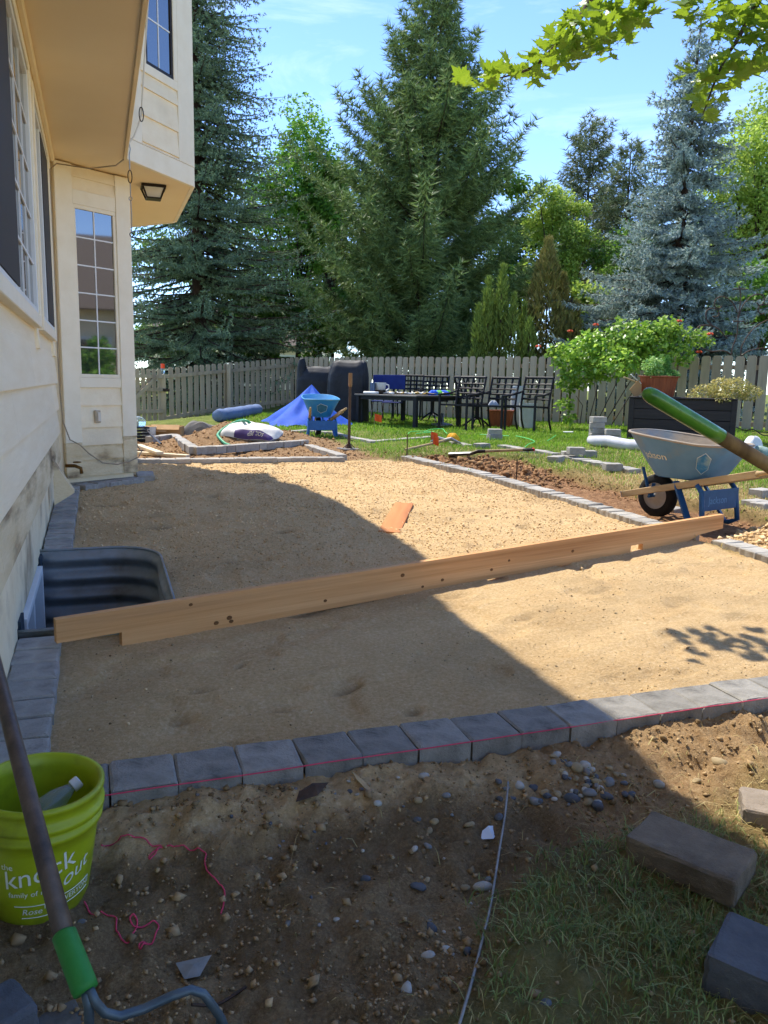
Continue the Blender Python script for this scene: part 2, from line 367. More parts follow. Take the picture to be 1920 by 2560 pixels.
dryl = lawn * smooth(9.0, 7.6, GY) * smooth(2.0, .9, GX - xe(GY)) * smooth(2.6, 3.2, GY)
z1 = np.stack([np.clip(sand + spill * .8 + (pile > .01) * .9, 0, 1), np.clip(exc + .45 * gard, 0, 1) * (pile < .01), np.clip(lawn + grassf * .55, 0, 1), np.ones_like(sand)], -1)
fn = fbm(GX * 2.2, GY * 2.2, 4, 2)
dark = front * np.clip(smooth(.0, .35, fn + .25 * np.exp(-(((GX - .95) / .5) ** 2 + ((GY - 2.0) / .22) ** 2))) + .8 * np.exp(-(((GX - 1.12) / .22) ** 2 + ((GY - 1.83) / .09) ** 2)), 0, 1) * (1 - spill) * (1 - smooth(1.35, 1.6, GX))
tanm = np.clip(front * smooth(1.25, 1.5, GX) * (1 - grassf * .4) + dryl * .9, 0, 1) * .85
stain_dents = sand * (smooth(.12, .45, fn) * .5 + 1.6 * np.clip(-dents(GX, GY) / .03, 0, 1))  # random stain patches, plus a darker tone the deeper each dent goes
z2 = np.stack([np.clip(dark * .5 + stain_dents * .3, 0, 1), tanm, 0 * dark, np.ones_like(dark)], -1)
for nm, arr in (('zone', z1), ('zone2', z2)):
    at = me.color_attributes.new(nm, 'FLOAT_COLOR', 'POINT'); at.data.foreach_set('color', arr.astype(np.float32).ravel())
struct(link('ground', me))

# ------------------------------------------------------------------ scatter: gravel, clods, grass
def frames(n):
    a = RN.normal(size=(n, 3)); a /= np.linalg.norm(a, axis=1)[:, None]; b = RN.normal(size=(n, 3)); b -= (b * a).sum(1)[:, None] * a; b /= np.linalg.norm(b, axis=1)[:, None]
    return a, b, np.cross(a, b)
OCT_V = np.array([(1, 0, 0), (-1, 0, 0), (0, 1, 0), (0, -1, 0), (0, 0, 1), (0, 0, -1)], float)
OCT_F = np.array([(0, 2, 4), (2, 1, 4), (1, 3, 4), (3, 0, 4), (2, 0, 5), (1, 2, 5), (3, 1, 5), (0, 3, 5)])
def clods(name, X, Y, S, m, label, cat, sink=.2):
    n = len(X); a, b, c = frames(n); Z = zground(X, Y)
    sc3 = S[:, None] * RN.uniform(.6, 1.15, (n, 3))
    V = (OCT_V[None, :, 0, None] * (a * sc3[:, :1])[:, None] + OCT_V[None, :, 1, None] * (b * sc3[:, 1:2])[:, None] + OCT_V[None, :, 2, None] * (c * sc3[:, 2:])[:, None])
    V *= RN.uniform(.75, 1.2, (n, 6, 1)); V[..., 2] *= .75
    V += np.stack([X, Y, Z + S * (.5 - sink)], -1)[:, None]
    Fs = (OCT_F[None] + (np.arange(n) * 6)[:, None, None]).reshape(-1, 3)
    return tag(link(name, npmesh(name, V.reshape(-1, 3), Fs, m)), label, cat, kind='stuff')
def pick(n, x0, x1, y0, y1, prob, power=1.0):
    X = RN.uniform(x0, x1, n); Y = y0 + (y1 - y0) * RN.uniform(0, 1, n) ** power; k = RN.random(n) < prob(X, Y); k &= ~inwell(X, Y, .03)
    return X[k], Y[k]
gravm = leafmat('gravel_grains', '#c29e6c', '#e6cb9e', rough=.95, transl=0.0, spec=.1)
X, Y = pick(52000, -.2, 4.4, 2.5, 9.6, lambda x, y: zones(x, y)[0] * (.05 + .95 * smooth(4.0, 5.4, y + .28 * (2 - x))) * (.35 + .9 * (fbm(x * 1.3, y * 1.3, 3, 4) + .35)))
clods('bedding_gravel', X, Y, RN.gamma(1.8, .0018, len(X)) * (.6 + .4 * smooth(4.2, 6.0, Y)) + .0012 + .0004 * Y, gravm, 'fine tan gravel grains loose on the raked sand bed', 'gravel')
X, Y = pick(5200, 4.4, 6.3, 3.6, 5.7, lambda x, y: np.clip(zones(x, y)[7] * 20, 0, 1))
X2, Y2 = pick(9000, -.18, 4.4, 2.6, 5.4, lambda x, y: zones(x, y)[0] * np.clip(.25 + 1.5 * fbm(x * 2.1, y * 2.1, 3, 2), 0, 1))
clods('sand_specks', X2, Y2, RN.gamma(1.4, .0014, len(X2)) + .0010, leafmat('speck_grains', '#6e5638', '#e2c99c', rough=.95, transl=0.0, spec=.1), 'tiny dark and pale specks strewn on the smoothed sand', 'gravel')
clods('gravel_heap', X, Y, RN.gamma(3, .004, len(X)) + .008, gravm, 'heap of tan gravel beside the dug strip', 'gravel')
soilm = leafmat('soil_clods', '#6f5b40', '#b39871', rough=.95, transl=0.0, spec=.1)
X, Y = pick(40000, -.5, 3.2, 1.0, 2.38, lambda x, y: (1 - zones(x, y)[5] * .8) * np.clip(.15 + 1.6 * np.maximum(0, fbm(x * 2.6, y * 2.6, 3, 1)), 0, 1), .8)
clods('soil_crumbs', X, Y, RN.gamma(1.3, .003, len(X)) + .0014, soilm, 'loose crumbs of dark soil on the bare ground', 'soil')
redm = leafmat('dug_clods', '#7a5a3e', '#b08c62', rough=.95, transl=0.0, spec=.1)
X, Y = pick(9000, 3.7, 5.7, 3.0, 10.1, lambda x, y: zones(x, y)[2] * np.clip(.05 + smooth(7.4, 8.4, y) * .9 + .5 * smooth(.35, .1, xe(y) - x), 0, 1))
clods('dug_soil_clods', X, Y, RN.gamma(2.0, .008, len(X)) * (.35 + .65 * smooth(7.2, 8.4, Y)) + .006, redm, 'broken clods of reddish soil heaped in the dug strip', 'soil')
X, Y = pick(4500, .2, 3.8, 9.7, 13.8, lambda x, y: zones(x, y)[3] * .8)
clods('mulch_crumbs', X, Y, RN.gamma(2, .0045, len(X)) + .004, redm, 'crumbly brown mulch and soil in the garden bed', 'soil')

def blades(name, X, Y, H, W_, m, label, lean=.5, base=None):
    n = len(X); Z = zground(X, Y) if base is None else base; a = RN.uniform(0, 2 * np.pi, n); l_ = RN.gamma(1.6, lean / 1.6, n) * H; b = RN.uniform(0, 2 * np.pi, n)
    p0 = np.stack([X, Y, Z - .004], -1); d = np.stack([np.cos(a), np.sin(a), 0 * a], -1); s = np.stack([np.cos(b), np.sin(b), 0 * b], -1) * W_[:, None]
    mid = p0 + d * (l_ * .35)[:, None] + np.array([0, 0, 1.0]) * (H * .62)[:, None]; tip = p0 + d * l_[:, None] + np.array([0, 0, 1.0]) * (H * np.clip(1 - .35 * l_ / H, .25, 1))[:, None]
    V = np.stack([p0 - s, p0 + s, mid + s * .7, mid - s * .7, tip], 1).reshape(-1, 3)
    k = np.arange(n)[:, None] * 5
    T = np.concatenate([k + np.array([[0, 1, 2]]), k + np.array([[0, 2, 3]]), k + np.array([[3, 2, 4]])], 1).reshape(-1, 3)
    return tag(link(name, npmesh(name, V, T, m)), label, 'grass', kind='stuff')
lawnm = leafmat('lawn_blades', '#5f8a22', '#96b83c', rough=.6, transl=.4)
drym = leafmat('dry_blades', '#9a8f56', '#d3c388', rough=.8, transl=.25)
fgm = leafmat('front_blades', '#64803a', '#aab06c', rough=.6, transl=.3)
def lawnprob(x, y):
    s, sp, e, g_, f, gf, mo, pi = zones(x, y); return np.clip(1 - s - e - g_ - f - sp - (pi > .01), 0, 1) * np.clip(.95 - .8 * np.clip(fbm(x * .5, y * .5, 3, 0) * 1.6, 0, 1), .1, 1) * (1 - .85 * smooth(9.0, 7.6, y) * smooth(1.9, .9, x - xe(y)))
X, Y = pick(64000, 3.4, 11.5, 5.0, 13.0, lambda x, y: lawnprob(x, y) * ((x / y) < 1.15))
blades('lawn_grass', X, Y, RN.uniform(.03, .075, len(X)), RN.uniform(.003, .006, len(X)), lawnm, 'mown green lawn behind the dug strip', .5)
X, Y = pick(60000, 2.5, 12.5, 12.0, 22.0, lambda x, y: lawnprob(x, y) * ((x / y) < 1.05) * ((x / y) > .12))
blades('far_lawn_grass', X, Y, RN.uniform(.03, .085, len(X)), RN.uniform(.005, .009, len(X)), lawnm, 'green lawn under the patio table and chairs', .5)
X, Y = pick(38000, 3.3, 8.6, 4.2, 11.0, lambda x, y: np.clip(1 - sum(zones(x, y)[i] for i in (0, 1, 2, 3, 4)), 0, 1) * np.clip(smooth(.6, .1, np.abs(x - xe(y) - .1)) + fbm(x * .9, y * .9, 3, 2) * 1.2 + .9 * smooth(9.0, 7.6, y) * smooth(2.0, .8, x - xe(y)), 0, 1))
blades('dry_lawn_grass', X, Y, RN.uniform(.02, .06, len(X)), RN.uniform(.003, .006, len(X)), drym, 'straw coloured dry grass along the cut lawn edge', .8)
X, Y = pick(60000, .3, 2.9, .95, 2.2, lambda x, y: zones(x, y)[5] * np.clip(.32 + fbm(x * 3.4, y * 3.4, 3, 3) * 1.7, .03, 1) * smooth(1.95, 1.5, x))
blades('front_grass', X, Y, RN.uniform(.015, .05, len(X)), RN.uniform(.0012, .0026, len(X)), fgm, 'worn shaded grass in the foreground', 1.0)
X, Y = pick(15000, .3, 3.2, 1.0, 2.3, lambda x, y: zones(x, y)[4] * np.clip(.02 + zones(x, y)[5] * .4 + smooth(1.25, 1.9, x) * np.clip(fbm(x * 2.5, y * 2.5, 3, 5) * 2 + .25, 0, 1), 0, 1))
blades('straw_grass', X, Y, RN.uniform(.012, .045, len(X)), RN.uniform(.0008, .0018, len(X)), drym, 'pale dry grass and straw scattered on bare soil', 1.6)

# ------------------------------------------------------------------ house
Z = lambda z: z + CAMZ
m_sid = mat('painted_siding', '#ecdab6', '#f3e4c4', scale=9, rough=.75, bump=.35, bscale=40, stretch=(1, .12, 1), vary=.03, c3='#dccbaa', big=1.1)
m_trim = mat('painted_trim', '#eaddc0', '#f0e5cb', scale=6, rough=.7, bump=.12, bscale=60, vary=.02)
m_stain = mat('weathered_siding', '#e0cfaa', '#c9b288', scale=5, rough=.9, bump=.6, bscale=26, stretch=(1, .25, 1.6), vary=.05, c3='#5e4833', big=2.6)
m_found = mat('rendered_foundation', '#ecdcb9', '#e0cda6', scale=5, rough=.9, bump=.7, bscale=22, vary=.02, c3='#a8967a', big=2.2)
m_conc = mat('bare_concrete', '#8e8270', '#a39681', scale=14, rough=.95, bump=.4, vary=.02)
m_soff = mat('painted_soffit', '#ecd6ab', '#f0dcb4', scale=1.2, rough=.8, bump=.06, bscale=80, vary=.02)
m_glass = bpy.data.materials.new('window_glass'); m_glass.use_nodes = True
_b = m_glass.node_tree.nodes['Principled BSDF']; _b.inputs['Base Color'].default_value = (.02, .024, .026, 1); _b.inputs['Roughness'].default_value = .03; _b.inputs['Specular IOR Level'].default_value = .9; _b.inputs['IOR'].default_value = 2.3
m_screen = mat('insect_screen', '#3b3734', '#45403c', scale=200, rough=.7, vary=.03)
m_white = mat('white_vinyl', '#dcdcd6', '#e4e4df', scale=8, rough=.45, vary=.02)
m_bronze = mat('bronze_metal', '#2a221c', '#3a2f26', scale=20, rough=.45, metal=.6, vary=0)
m_frost = mat('frosted_glass', '#cfc6b0', '#d9d1bd', scale=8, rough=.5, vary=0)
m_steel = mat('dull_steel', '#8d8c88', '#a7a6a1', scale=40, rough=.4, metal=.8, vary=0)
m_brass = mat('old_brass', '#7a5a2c', '#5e4322', scale=30, rough=.5, metal=.7, vary=0)
m_roof = mat('asphalt_shingle', '#5b5148', '#776b60', scale=30, rough=.95, bump=.4, vary=.15)

house = thing('house', 'cream lap sided house with bay windows over the new patio', 'house', (-.35, 4.0, 0))
def hp(name, mb, m, bevel=0.0, parent=None, **k): return mb.build(name, m, parent or house, bevel=bevel, world=True, **k)
WX = -.345
# main wall siding boards
lap = [-.745, -.513, -.293, -.059, .175, .40, .63, .86, 1.09, 1.32, 1.55, 1.78, 2.0]
def window_hole(z0, z1):
    holes = [(1.9, 5.62, .30, 1.86), (5.80, 7.62, .30, 1.86)]
    segs = [(-5.0, 7.93)]
    for a, b, c, d in holes:
        if z0 < d - .01 and z1 > c + .01:
            ns = []
            for s0, s1 in segs:
                if b <= s0 or a >= s1: ns.append((s0, s1)); continue
                if a > s0: ns.append((s0, a))
                if b < s1: ns.append((b, s1))
            segs = ns
    return segs
hp('wall', MB().bb(-.60, WX - .022, -5, 7.98, Z(-.80), Z(1.93)), m_sid)
for i in range(len(lap) - 1):
    z0, z1 = Z(lap[i]), Z(min(lap[i + 1], 1.92)) + .025
    for s0, s1 in window_hole(lap[i], min(lap[i + 1], 1.9)):
        cuts = [s0] + [c for c in ((3.1, 6.6), (2.2, 5.75), (3.9, 7.2), (1.4, 5.1))[i % 4] if s0 + .4 < c < s1 - .4] + [s1]
        for a, b in zip(cuts[:-1], cuts[1:]):
            mb = MB(); xo, xi = WX + .006, WX - .02
            mb.add([(xo, a + .0015, z0), (xo, b - .0015, z0), (xi, b - .0015, z1), (xi, a + .0015, z1), (xo - .03, a + .0015, z0), (xo - .03, b - .0015, z0), (xi - .005, b - .0015, z1), (xi - .005, a + .0015, z1)],
                   [(0, 1, 2, 3), (4, 7, 6, 5), (0, 4, 5, 1), (3, 2, 6, 7), (0, 3, 7, 4), (1, 5, 6, 2)])
            hp('siding_board', mb, m_stain if i == 0 else m_sid)
hp('frieze_board', MB().bb(WX - .03, WX + .022, -5, 7.96, Z(1.80), Z(1.905)), m_trim, .004)
hp('foundation', MB().bb(-.62, -.385, -5, WELL[2] - .02, Z(-2.9), Z(-.735)).bb(-.62, -.385, WELL[3] + .02, 8.1, Z(-2.9), Z(-.735)).bb(-.62, -.385, WELL[2] - .02, WELL[3] + .02, Z(-1.15), Z(-.735)).bb(-.62, -.385, WELL[2] - .02, WELL[3] + .02, Z(-2.9), Z(-2.1)), m_found, .003)
# wall windows: (y0, y1, dark screen range, pane range)
def wall_window(y0, y1, z0, z1, split):
    fr = MB(); d = .075
    for a, b, c, e in ((y0, y1, z0 - d, z0), (y0, y1, z1, z1 + .05), (y0 - d, y0, z0 - d, z1 + .05), (y1, y1 + d, z0 - d, z1 + .05)):
        fr.bb(WX - .05, WX + .028, a, b, Z(c), Z(e))
    wdw = hp('window', fr, m_trim, .004)
    hp('sash_frame', MB().bb(WX - .03, WX + .016, y0, y0 + .035, Z(z0), Z(z1)).bb(WX - .03, WX + .016, y1 - .035, y1, Z(z0), Z(z1)).bb(WX - .03, WX + .016, y0 + .035, y1 - .035, Z(z0), Z(z0 + .035)).bb(WX - .03, WX + .016, y0 + .035, y1 - .035, Z(z1 - .035), Z(z1)).bb(WX - .03, WX + .012, split - .025, split + .025, Z(z0 + .035), Z(z1 - .035)), m_white, .003, wdw)
    return wdw
w1 = wall_window(1.98, 5.52, .375, 1.80, 4.28)
hp('insect_screen', MB().bb(WX - .02, WX + .018, 2.02, 4.24, Z(.415), Z(1.76)), m_screen, 0, w1)
hp('pane', MB().bb(WX - .03, WX - .008, 4.31, 5.48, Z(.41), Z(1.765)), m_glass, 0, w1)
mu = MB()
for k in range(1, 3): mu.bb(WX - .007, WX + .002, 4.31 + k * .39 - .008, 4.31 + k * .39 + .008, Z(.41), Z(1.765))
for k in range(1, 5): mu.bb(WX - .0065, WX + .0015, 4.31, 5.48, Z(.41 + k * .271 - .008), Z(.41 + k * .271 + .008))
hp('muntin_grid', mu, m_white, 0, w1)
w2 = wall_window(5.90, 7.52, .375, 1.80, 6.62)
hp('pane', MB().bb(WX - .03, WX - .008, 5.94, 6.59, Z(.41), Z(1.765)), m_glass, 0, w2)
hp('insect_screen', MB().bb(WX - .02, WX + .018, 6.65, 7.48, Z(.415), Z(1.76)), m_screen, 0, w2)
# basement window inside the well
bw = hp('basement_window', MB().bb(-.45, -.36, 4.05, 4.09, Z(-2.05), Z(-1.16)).bb(-.45, -.36, 5.18, 5.22, Z(-2.05), Z(-1.16)).bb(-.45, -.36, 4.09, 5.18, Z(-2.05), Z(-2.01)).bb(-.45, -.36, 4.09, 5.18, Z(-1.2), Z(-1.16)).bb(-.45, -.37, 4.61, 4.65, Z(-2.01), Z(-1.2)), m_white, .003)
hp('pane', MB().bb(-.44, -.42, 4.09, 5.18, Z(-2.01), Z(-1.2)), m_glass, 0, bw)
for ya, yb in ((5.24, 5.39), (3.87, 4.03)): hp('reveal_panel', MB().bb(-.46, -.372, ya, yb, Z(-2.1), Z(-1.12)), mat('dark_blue_panel', '#26323c', '#303d47', rough=.7))
# soffit, fascia, upper floor
ZS = 1.91
hp('soffit', MB().bb(-.62, .285, -5, 7.79, Z(ZS), Z(ZS + .05)), m_soff)
hp('soffit', MB().prism([(-.62, 7.793), (.285, 7.793), (.955, 8.59), (.955, 10.53), (.30, 11.3), (-.62, 11.3)], Z(ZS + .004), Z(ZS + .05)), m_soff)
hp('fascia_board', MB().bb(.287, .315, -5, 7.775, Z(ZS - .022), Z(ZS + .26)), m_soff, .003)
hp('soffit_moulding', MB().bb(WX + .023, WX + .06, -5, 7.95, Z(ZS - .045), Z(ZS - .002)), m_soff, .008)
for y in (1.2, 3.9): hp('soffit_joint', MB().bb(-.28, .284, y - .004, y + .004, Z(ZS - .003), Z(ZS + .002)), m_trim)
hp('upper_wall', MB().bb(-.6, .29, -5, 7.77, Z(ZS + .06), Z(4.75)), m_sid)
for k in range(10):
    z0 = ZS + .28 + k * .235; mb = MB()
    mb.add([(.322, -5, Z(z0)), (.322, 7.72, Z(z0)), (.302, 7.72, Z(z0 + .25)), (.302, -5, Z(z0 + .25)), (.291, -5, Z(z0)), (.291, 7.72, Z(z0)), (.291, 7.72, Z(z0 + .25)), (.291, -5, Z(z0 + .25))], [(0, 1, 2, 3), (4, 7, 6, 5), (0, 4, 5, 1), (3, 2, 6, 7), (0, 3, 7, 4), (1, 5, 6, 2)])
    hp('siding_board', mb, m_sid)
class Face:     # a vertical wall face from A to B; s along, z up, o outwards
    def __init__(s, A, B):
        s.A = Vector((A[0], A[1], 0)); d = Vector((B[0] - A[0], B[1] - A[1], 0)); s.L = d.length; s.d = d.normalized(); s.n = Vector((s.d.y, -s.d.x, 0))
    def box(s, mb, s0, s1, z0, z1, o0, o1):
        pts = []
        for z in (z0, z1):
            for a, o in ((s0, o0), (s1, o0), (s1, o1), (s0, o1)):
                q = s.A + s.d * a + s.n * o; pts.append((q.x, q.y, Z(z)))
        return mb.add(pts, [(3, 2, 1, 0), (4, 5, 6, 7), (0, 1, 5, 4), (1, 2, 6, 5), (2, 3, 7, 6), (3, 0, 4, 7)])
    def lap(s, mb, s0, s1, z0, z1, o=.006):
        pts = [(s0, z0, o + .014), (s1, z0, o + .014), (s1, z1, o), (s0, z1, o), (s0, z0, -.012), (s1, z0, -.012), (s1, z1, -.012), (s0, z1, -.012)]
        vs = []
        for a, z, oo in pts: q = s.A + s.d * a + s.n * (oo * 1.25); vs.append((q.x, q.y, Z(z)))
        return mb.add(vs, [(0, 1, 2, 3), (4, 7, 6, 5), (0, 4, 5, 1), (3, 2, 6, 7), (0, 3, 7, 4), (1, 5, 6, 2)])
def bay_core(poly, z0, z1, m):
    return MB().prism(poly, Z(z0), Z(z1))
# lower bay
hp('bay_wall', bay_core([(-.40, 7.99), (.315, 8.478), (.315, 10.2), (-.40, 10.7)], -1.0, ZS - .002, m_sid), m_sid)
hp('bay_footing', MB().prism([(-.44, 7.97), (.285, 8.475), (.285, 10.19), (-.40, 10.68)], Z(-1.25), Z(-.93)), m_conc)
FB = Face((-.345, 8.0), (.33, 8.462))
hp('corner_post', FB.box(MB(), .035, .21, -.62, 1.90, -.01, .032), m_trim, .004)
hp('corner_post', FB.box(MB(), .67, .836, -.58, 1.90, -.01, .032), m_trim, .004)
hp('weathered_post', FB.box(MB(), .035, .21, -.95, -.621, -.01, .030), m_stain, .004)
hp('weathered_post', FB.box(MB(), .67, .836, -.95, -.581, -.01, .030), m_stain, .004)
hp('corner_post', MB().bb(.316, .348, 8.485, 8.66, Z(-.95), Z(1.9)), m_trim, .004)
hp('window_head', FB.box(MB(), .2105, .6695, 1.56, 1.69, -.01, .026), m_trim, .004)
hp('window_apron', FB.box(MB(), .2105, .6695, -.10, -.005, -.01, .026), m_trim, .004)
for z0, z1, mm in ((1.69, 1.80, m_sid), (1.80, 1.90, m_sid), (-.27, -.10, m_sid), (-.48, -.27, m_sid), (-.65, -.48, m_sid), (-.79, -.65, m_stain), (-.945, -.79, m_stain)):
    hp('siding_board', FB.lap(MB(), .2105, .6695, z0, z1), mm)
fr = MB()
for a, b, c, e in ((.2105, .6695, -.004, .028), (.2105, .6695, 1.525, 1.56), (.2105, .24, .028, 1.525), (.64, .6695, .028, 1.525)): FB.box(fr, a, b, c, e, -.02, .022)
bwin = hp('bay_window', fr, m_trim, .003)
hp('pane', FB.box(MB(), .24, .64, .028, 1.525, .0, .006), m_glass, 0, bwin)
mg = MB(); FB.box(mg, .432, .444, .028, 1.525, .0062, .012)
for k in range(1, 6): FB.box(mg, .24, .64, .028 + k * .2495 - .006, .028 + k * .2495 + .006, .0063, .0115)
hp('muntin_grid', mg, m_white, 0, bwin)
ob = hp('outlet_box', FB.box(MB(), .352, .412, -.435, -.315, .012, .05), mat('beige_plastic', '#b3a48c', '#bdaf98', rough=.5), .006)
hp('outlet_cover', FB.box(MB(), .37, .405, -.42, -.335, .05, .062), mat('ivory_plastic', '#d9cfbd', '#ded5c5', rough=.4), .003, ob)
# spigot on the weathered post, loose flap of trim on the wall corner
sp = hp('spigot', MB().tube([(-.30, 7.72, Z(-.80)), (-.22, 7.70, Z(-.80)), (-.17, 7.69, Z(-.82)), (-.165, 7.69, Z(-.87))], .016, 8), m_brass, smooth_=True)
hp('spigot_handle', MB().lathe([(.001, 0), (.035, .004), (.035, .014), (.001, .018)], 10, (-.2, 7.695, Z(-.775))), m_brass, 0, sp)
# upper bay
UP = [(.306, 7.77), (.975, 8.565), (.975, 10.53), (.306, 11.3)]
hp('upper_bay_wall', MB().prism([(.10, 7.60), (.285, 7.78), (.957, 8.58), (.957, 10.52), (.29, 11.28), (.1, 11.3)], Z(ZS + .052), Z(4.75)), m_sid)
FU = Face(UP[0], UP[1])
hp('band_board', FU.box(MB(), .0, FU.L, ZS - .004, 2.09, -.02, .022), m_trim, .004)
hp('band_board', Face(UP[1], UP[2]).box(MB(), .01, 1.95, ZS - .004, 2.09, -.02, .020), m_trim, .004)
hp('band_board', Face(UP[2], UP[3]).box(MB(), .02, 1.0, ZS - .004, 2.09, -.02, .021), m_trim, .004)
hp('corner_post', FU.box(MB(), .782, FU.L + .004, 2.092, 4.7, -.02, .024), m_trim, .004)
hp('corner_post', Face(UP[1], UP[2]).box(MB(), .012, .2, 2.092, 4.7, -.02, .0225), m_trim, .004)
hp('corner_post', FU.box(MB(), .02, .2195, 2.092, 4.7, -.02, .023), m_trim, .004)
for z0, z1 in ((2.092, 2.12), (2.12, 2.35), (2.35, 2.59), (2.59, 2.72)): hp('siding_board', FU.lap(MB(), .2205, .781, z0, z1), m_sid)
for k in range(11): hp('siding_board', Face(UP[1], UP[2]).lap(MB(), .2005, 1.8, 2.092 + k * .235, 2.092 + (k + 1) * .235), m_sid)
fr = MB()
for a, b, c, e in ((.2205, .781, 2.72, 2.80), (.2205, .30, 2.80, 4.3), (.72, .781, 2.80, 4.3), (.2205, .781, 4.3, 4.4)): FU.box(fr, a, b, c, e, -.015, .026)
uw = hp('upper_bay_window', fr, m_trim, .004)
hp('sash_frame', FU.box(FU.box(FU.box(MB(), .30, .33, 2.83, 4.3, -.01, .016), .69, .72, 2.83, 4.3, -.01, .016), .30, .72, 2.80, 2.83, -.01, .018), m_bronze, 0, uw)
hp('pane', FU.box(MB(), .33, .69, 2.83, 4.3, -.01, .006), m_glass, 0, uw)
hp('muntin_grid', FU.box(FU.box(FU.box(MB(), .504, .516, 2.83, 4.3, .0062, .011), .33, .69, 3.2, 3.212, .0063, .0105), .33, .69, 3.58, 3.592, .0063, .0105), m_white, 0, uw)
# porch lamp under the upper bay
lp = Vector((.60, 8.72, Z(ZS)))
lamp = hp('porch_lamp', MB().box(lp + Vector((0, 0, -.012)), (.24, .24, .024)).box(lp + Vector((0, 0, -.12)), (.15, .15, .012)), m_bronze, .004)
lf = MB()
for sx, sy in ((-1, -1), (1, -1), (1, 1), (-1, 1)): lf.bar(lp + Vector((sx * .105, sy * .105, -.024)), lp + Vector((sx * .068, sy * .068, -.118)), .012, .012)
hp('lamp_cage', lf, m_bronze, 0, lamp)
gl = MB(); gl.add([lp + Vector((x * a, y * a, z)) for a, z in ((.098, -.024), (.062, -.114)) for x, y in ((-1, -1), (1, -1), (1, 1), (-1, 1))], [(0, 1, 5, 4), (1, 2, 6, 5), (2, 3, 7, 6), (3, 0, 4, 7)])
hp('lamp_glass', gl, m_frost, 0, lamp)
# roof: eaves that shade the patio
def slab(poly, z0, th=.16): return MB().prism(poly, Z(z0), Z(z0 + th))
ex = lambda s: s
ZE = 4.62
hp('eave', slab([(-.6, -6), (.83, -6), (.83, 6.74), (.70, 6.74), (.70, 8.1), (-.6, 8.1)], ZE), m_trim, .01)
hp('eave', slab([(-.6, 8.11), (1.21, 8.11), (1.21, 10.4), (1.05, 11.3), (.25, 12.1), (-.6, 12.1)], ZE - .002), m_trim, .01)
hp('gutter', MB().bb(.831, .90, -6, 6.73, Z(ZE + .02), Z(ZE + .15)), m_trim, .01)
rf = MB(); rf.add([(.9, -6, Z(ZE + .17)), (.9, 12.2, Z(ZE + .17)), (-4.5, 12.2, Z(ZE + 2.3)), (-4.5, -6, Z(ZE + 2.3)), (.9, -6, Z(ZE + .165)), (.9, 12.2, Z(ZE + .165)), (-4.5, 12.2, Z(ZE + .165)), (-4.5, -6, Z(ZE + .165))],
       [(0, 1, 2, 3), (4, 7, 6, 5), (0, 4, 5, 1), (1, 5, 6, 2), (2, 6, 7, 3), (3, 7, 4, 0)]); hp('roof', rf, m_roof)
hp('house_body', MB().bb(-5.5, -.605, -5, 12, Z(-1.6), Z(4.7)), m_sid)

# hanging line and chain at the eave corner
ch = thing('hanging_chain', 'thin steel chain with snap links dangling at the eave corner', 'chain', (.335, 7.70, Z(ZS)))
mbc = MB(); mbc.tube([(0, 0, .12), (.01, 0, .07), (.0, 0, .02), (.0, 0, -.10)], .005, 6); mbc.build('hook', m_steel, ch)
def ring(c, w_, h_, r=.004, n=14):
    return MB().tube([Vector(c) + Vector((w_ * math.cos(a), 0, h_ * math.sin(a))) for a in np.linspace(0, 2 * math.pi, n)], r, 5)
ring((0, 0, -.16), .017, .055, .0045).build('snap_link', m_bronze, ch)
MB().tube([(0, 0, -.215), (0, 0, -.33)], .004, 5).build('rod', m_steel, ch)
ring((0, 0, -.345), .013, .015).build('ring', m_steel, ch)
MB().tube([(0, 0, -.36), (.004, 0, -.50)], .004, 5).build('rod', m_steel, ch)
MB().tube([(.004, 0, -.50), (.0, 0, -.63)], .004, 5).build('rod', m_steel, ch)
ring((0, 0, -.65), .016, .018, .0045).build('ring', m_bronze, ch)
m_cord = mat('white_cord', '#c9bda6', '#d5cab5', rough=.7, vary=0)
cl = thing('pulley_cord', 'pale cord rising from a snap link beside the upper bay', 'cord', (.45, 7.78, Z(2.3)))
MB().tube([(-.115, -.08, -.27), (-.07, -.04, -.20), (-.03, 0, -.10), (0, 0, 0), (.03, .02, .35), (.09, .03, 1.0), (.17, .05, 2.2)], .0075, 6).build('cord', m_cord, cl)
ring((0, -.005, .0), .018, .06, .005).build('snap_link', m_bronze, cl)
hw = [(.30, 7.70, Z(1.90)), (.22, 7.74, Z(1.84)), (.0, 7.86, Z(1.82)), (-.17, 7.95, Z(1.85)), (-.27, 7.97, Z(1.86)), (-.325, 7.94, Z(1.80)), (-.33, 7.935, Z(1.2)), (-.33, 7.93, Z(.2)), (-.327, 7.93, Z(-.15)), (-.31, 7.93, Z(-.42)), (-.26, 7.95, Z(-.58)), (-.18, 8.0, Z(-.63)), (-.10, 8.06, Z(-.72)), (.02, 8.15, Z(-.82)), (.16, 8.26, Z(-.85)), (.28, 8.35, Z(-.83)), (.37, 8.40, Z(-.79)), (.40, 8.46, Z(-.74)), (.37, 8.50, Z(-.70)), (.345, 8.55, Z(-.62))]
tag(MB().tube(hw, .006, 6).build('wall_cable', mat('grey_cable', '#a3937a', '#8f806a', rough=.7)), 'thin beige cable sagging down the bay corner of the wall', 'cable')
fl = MB(); fl.add([(-.345, 6.52, Z(-.63)), (-.345, 6.52, Z(-.98)), (-.20, 6.62, Z(-.90)), (-.345, 6.60, Z(-.62)), (-.345, 6.60, Z(-.99)), (-.20, 6.68, Z(-.88))], [(0, 1, 2), (3, 5, 4), (0, 3, 4, 1), (1, 4, 5, 2), (2, 5, 3, 0)])
tag(fl.build('loose_trim', m_stain), 'loose triangular flap of weathered trim jutting from the house wall', 'trim')

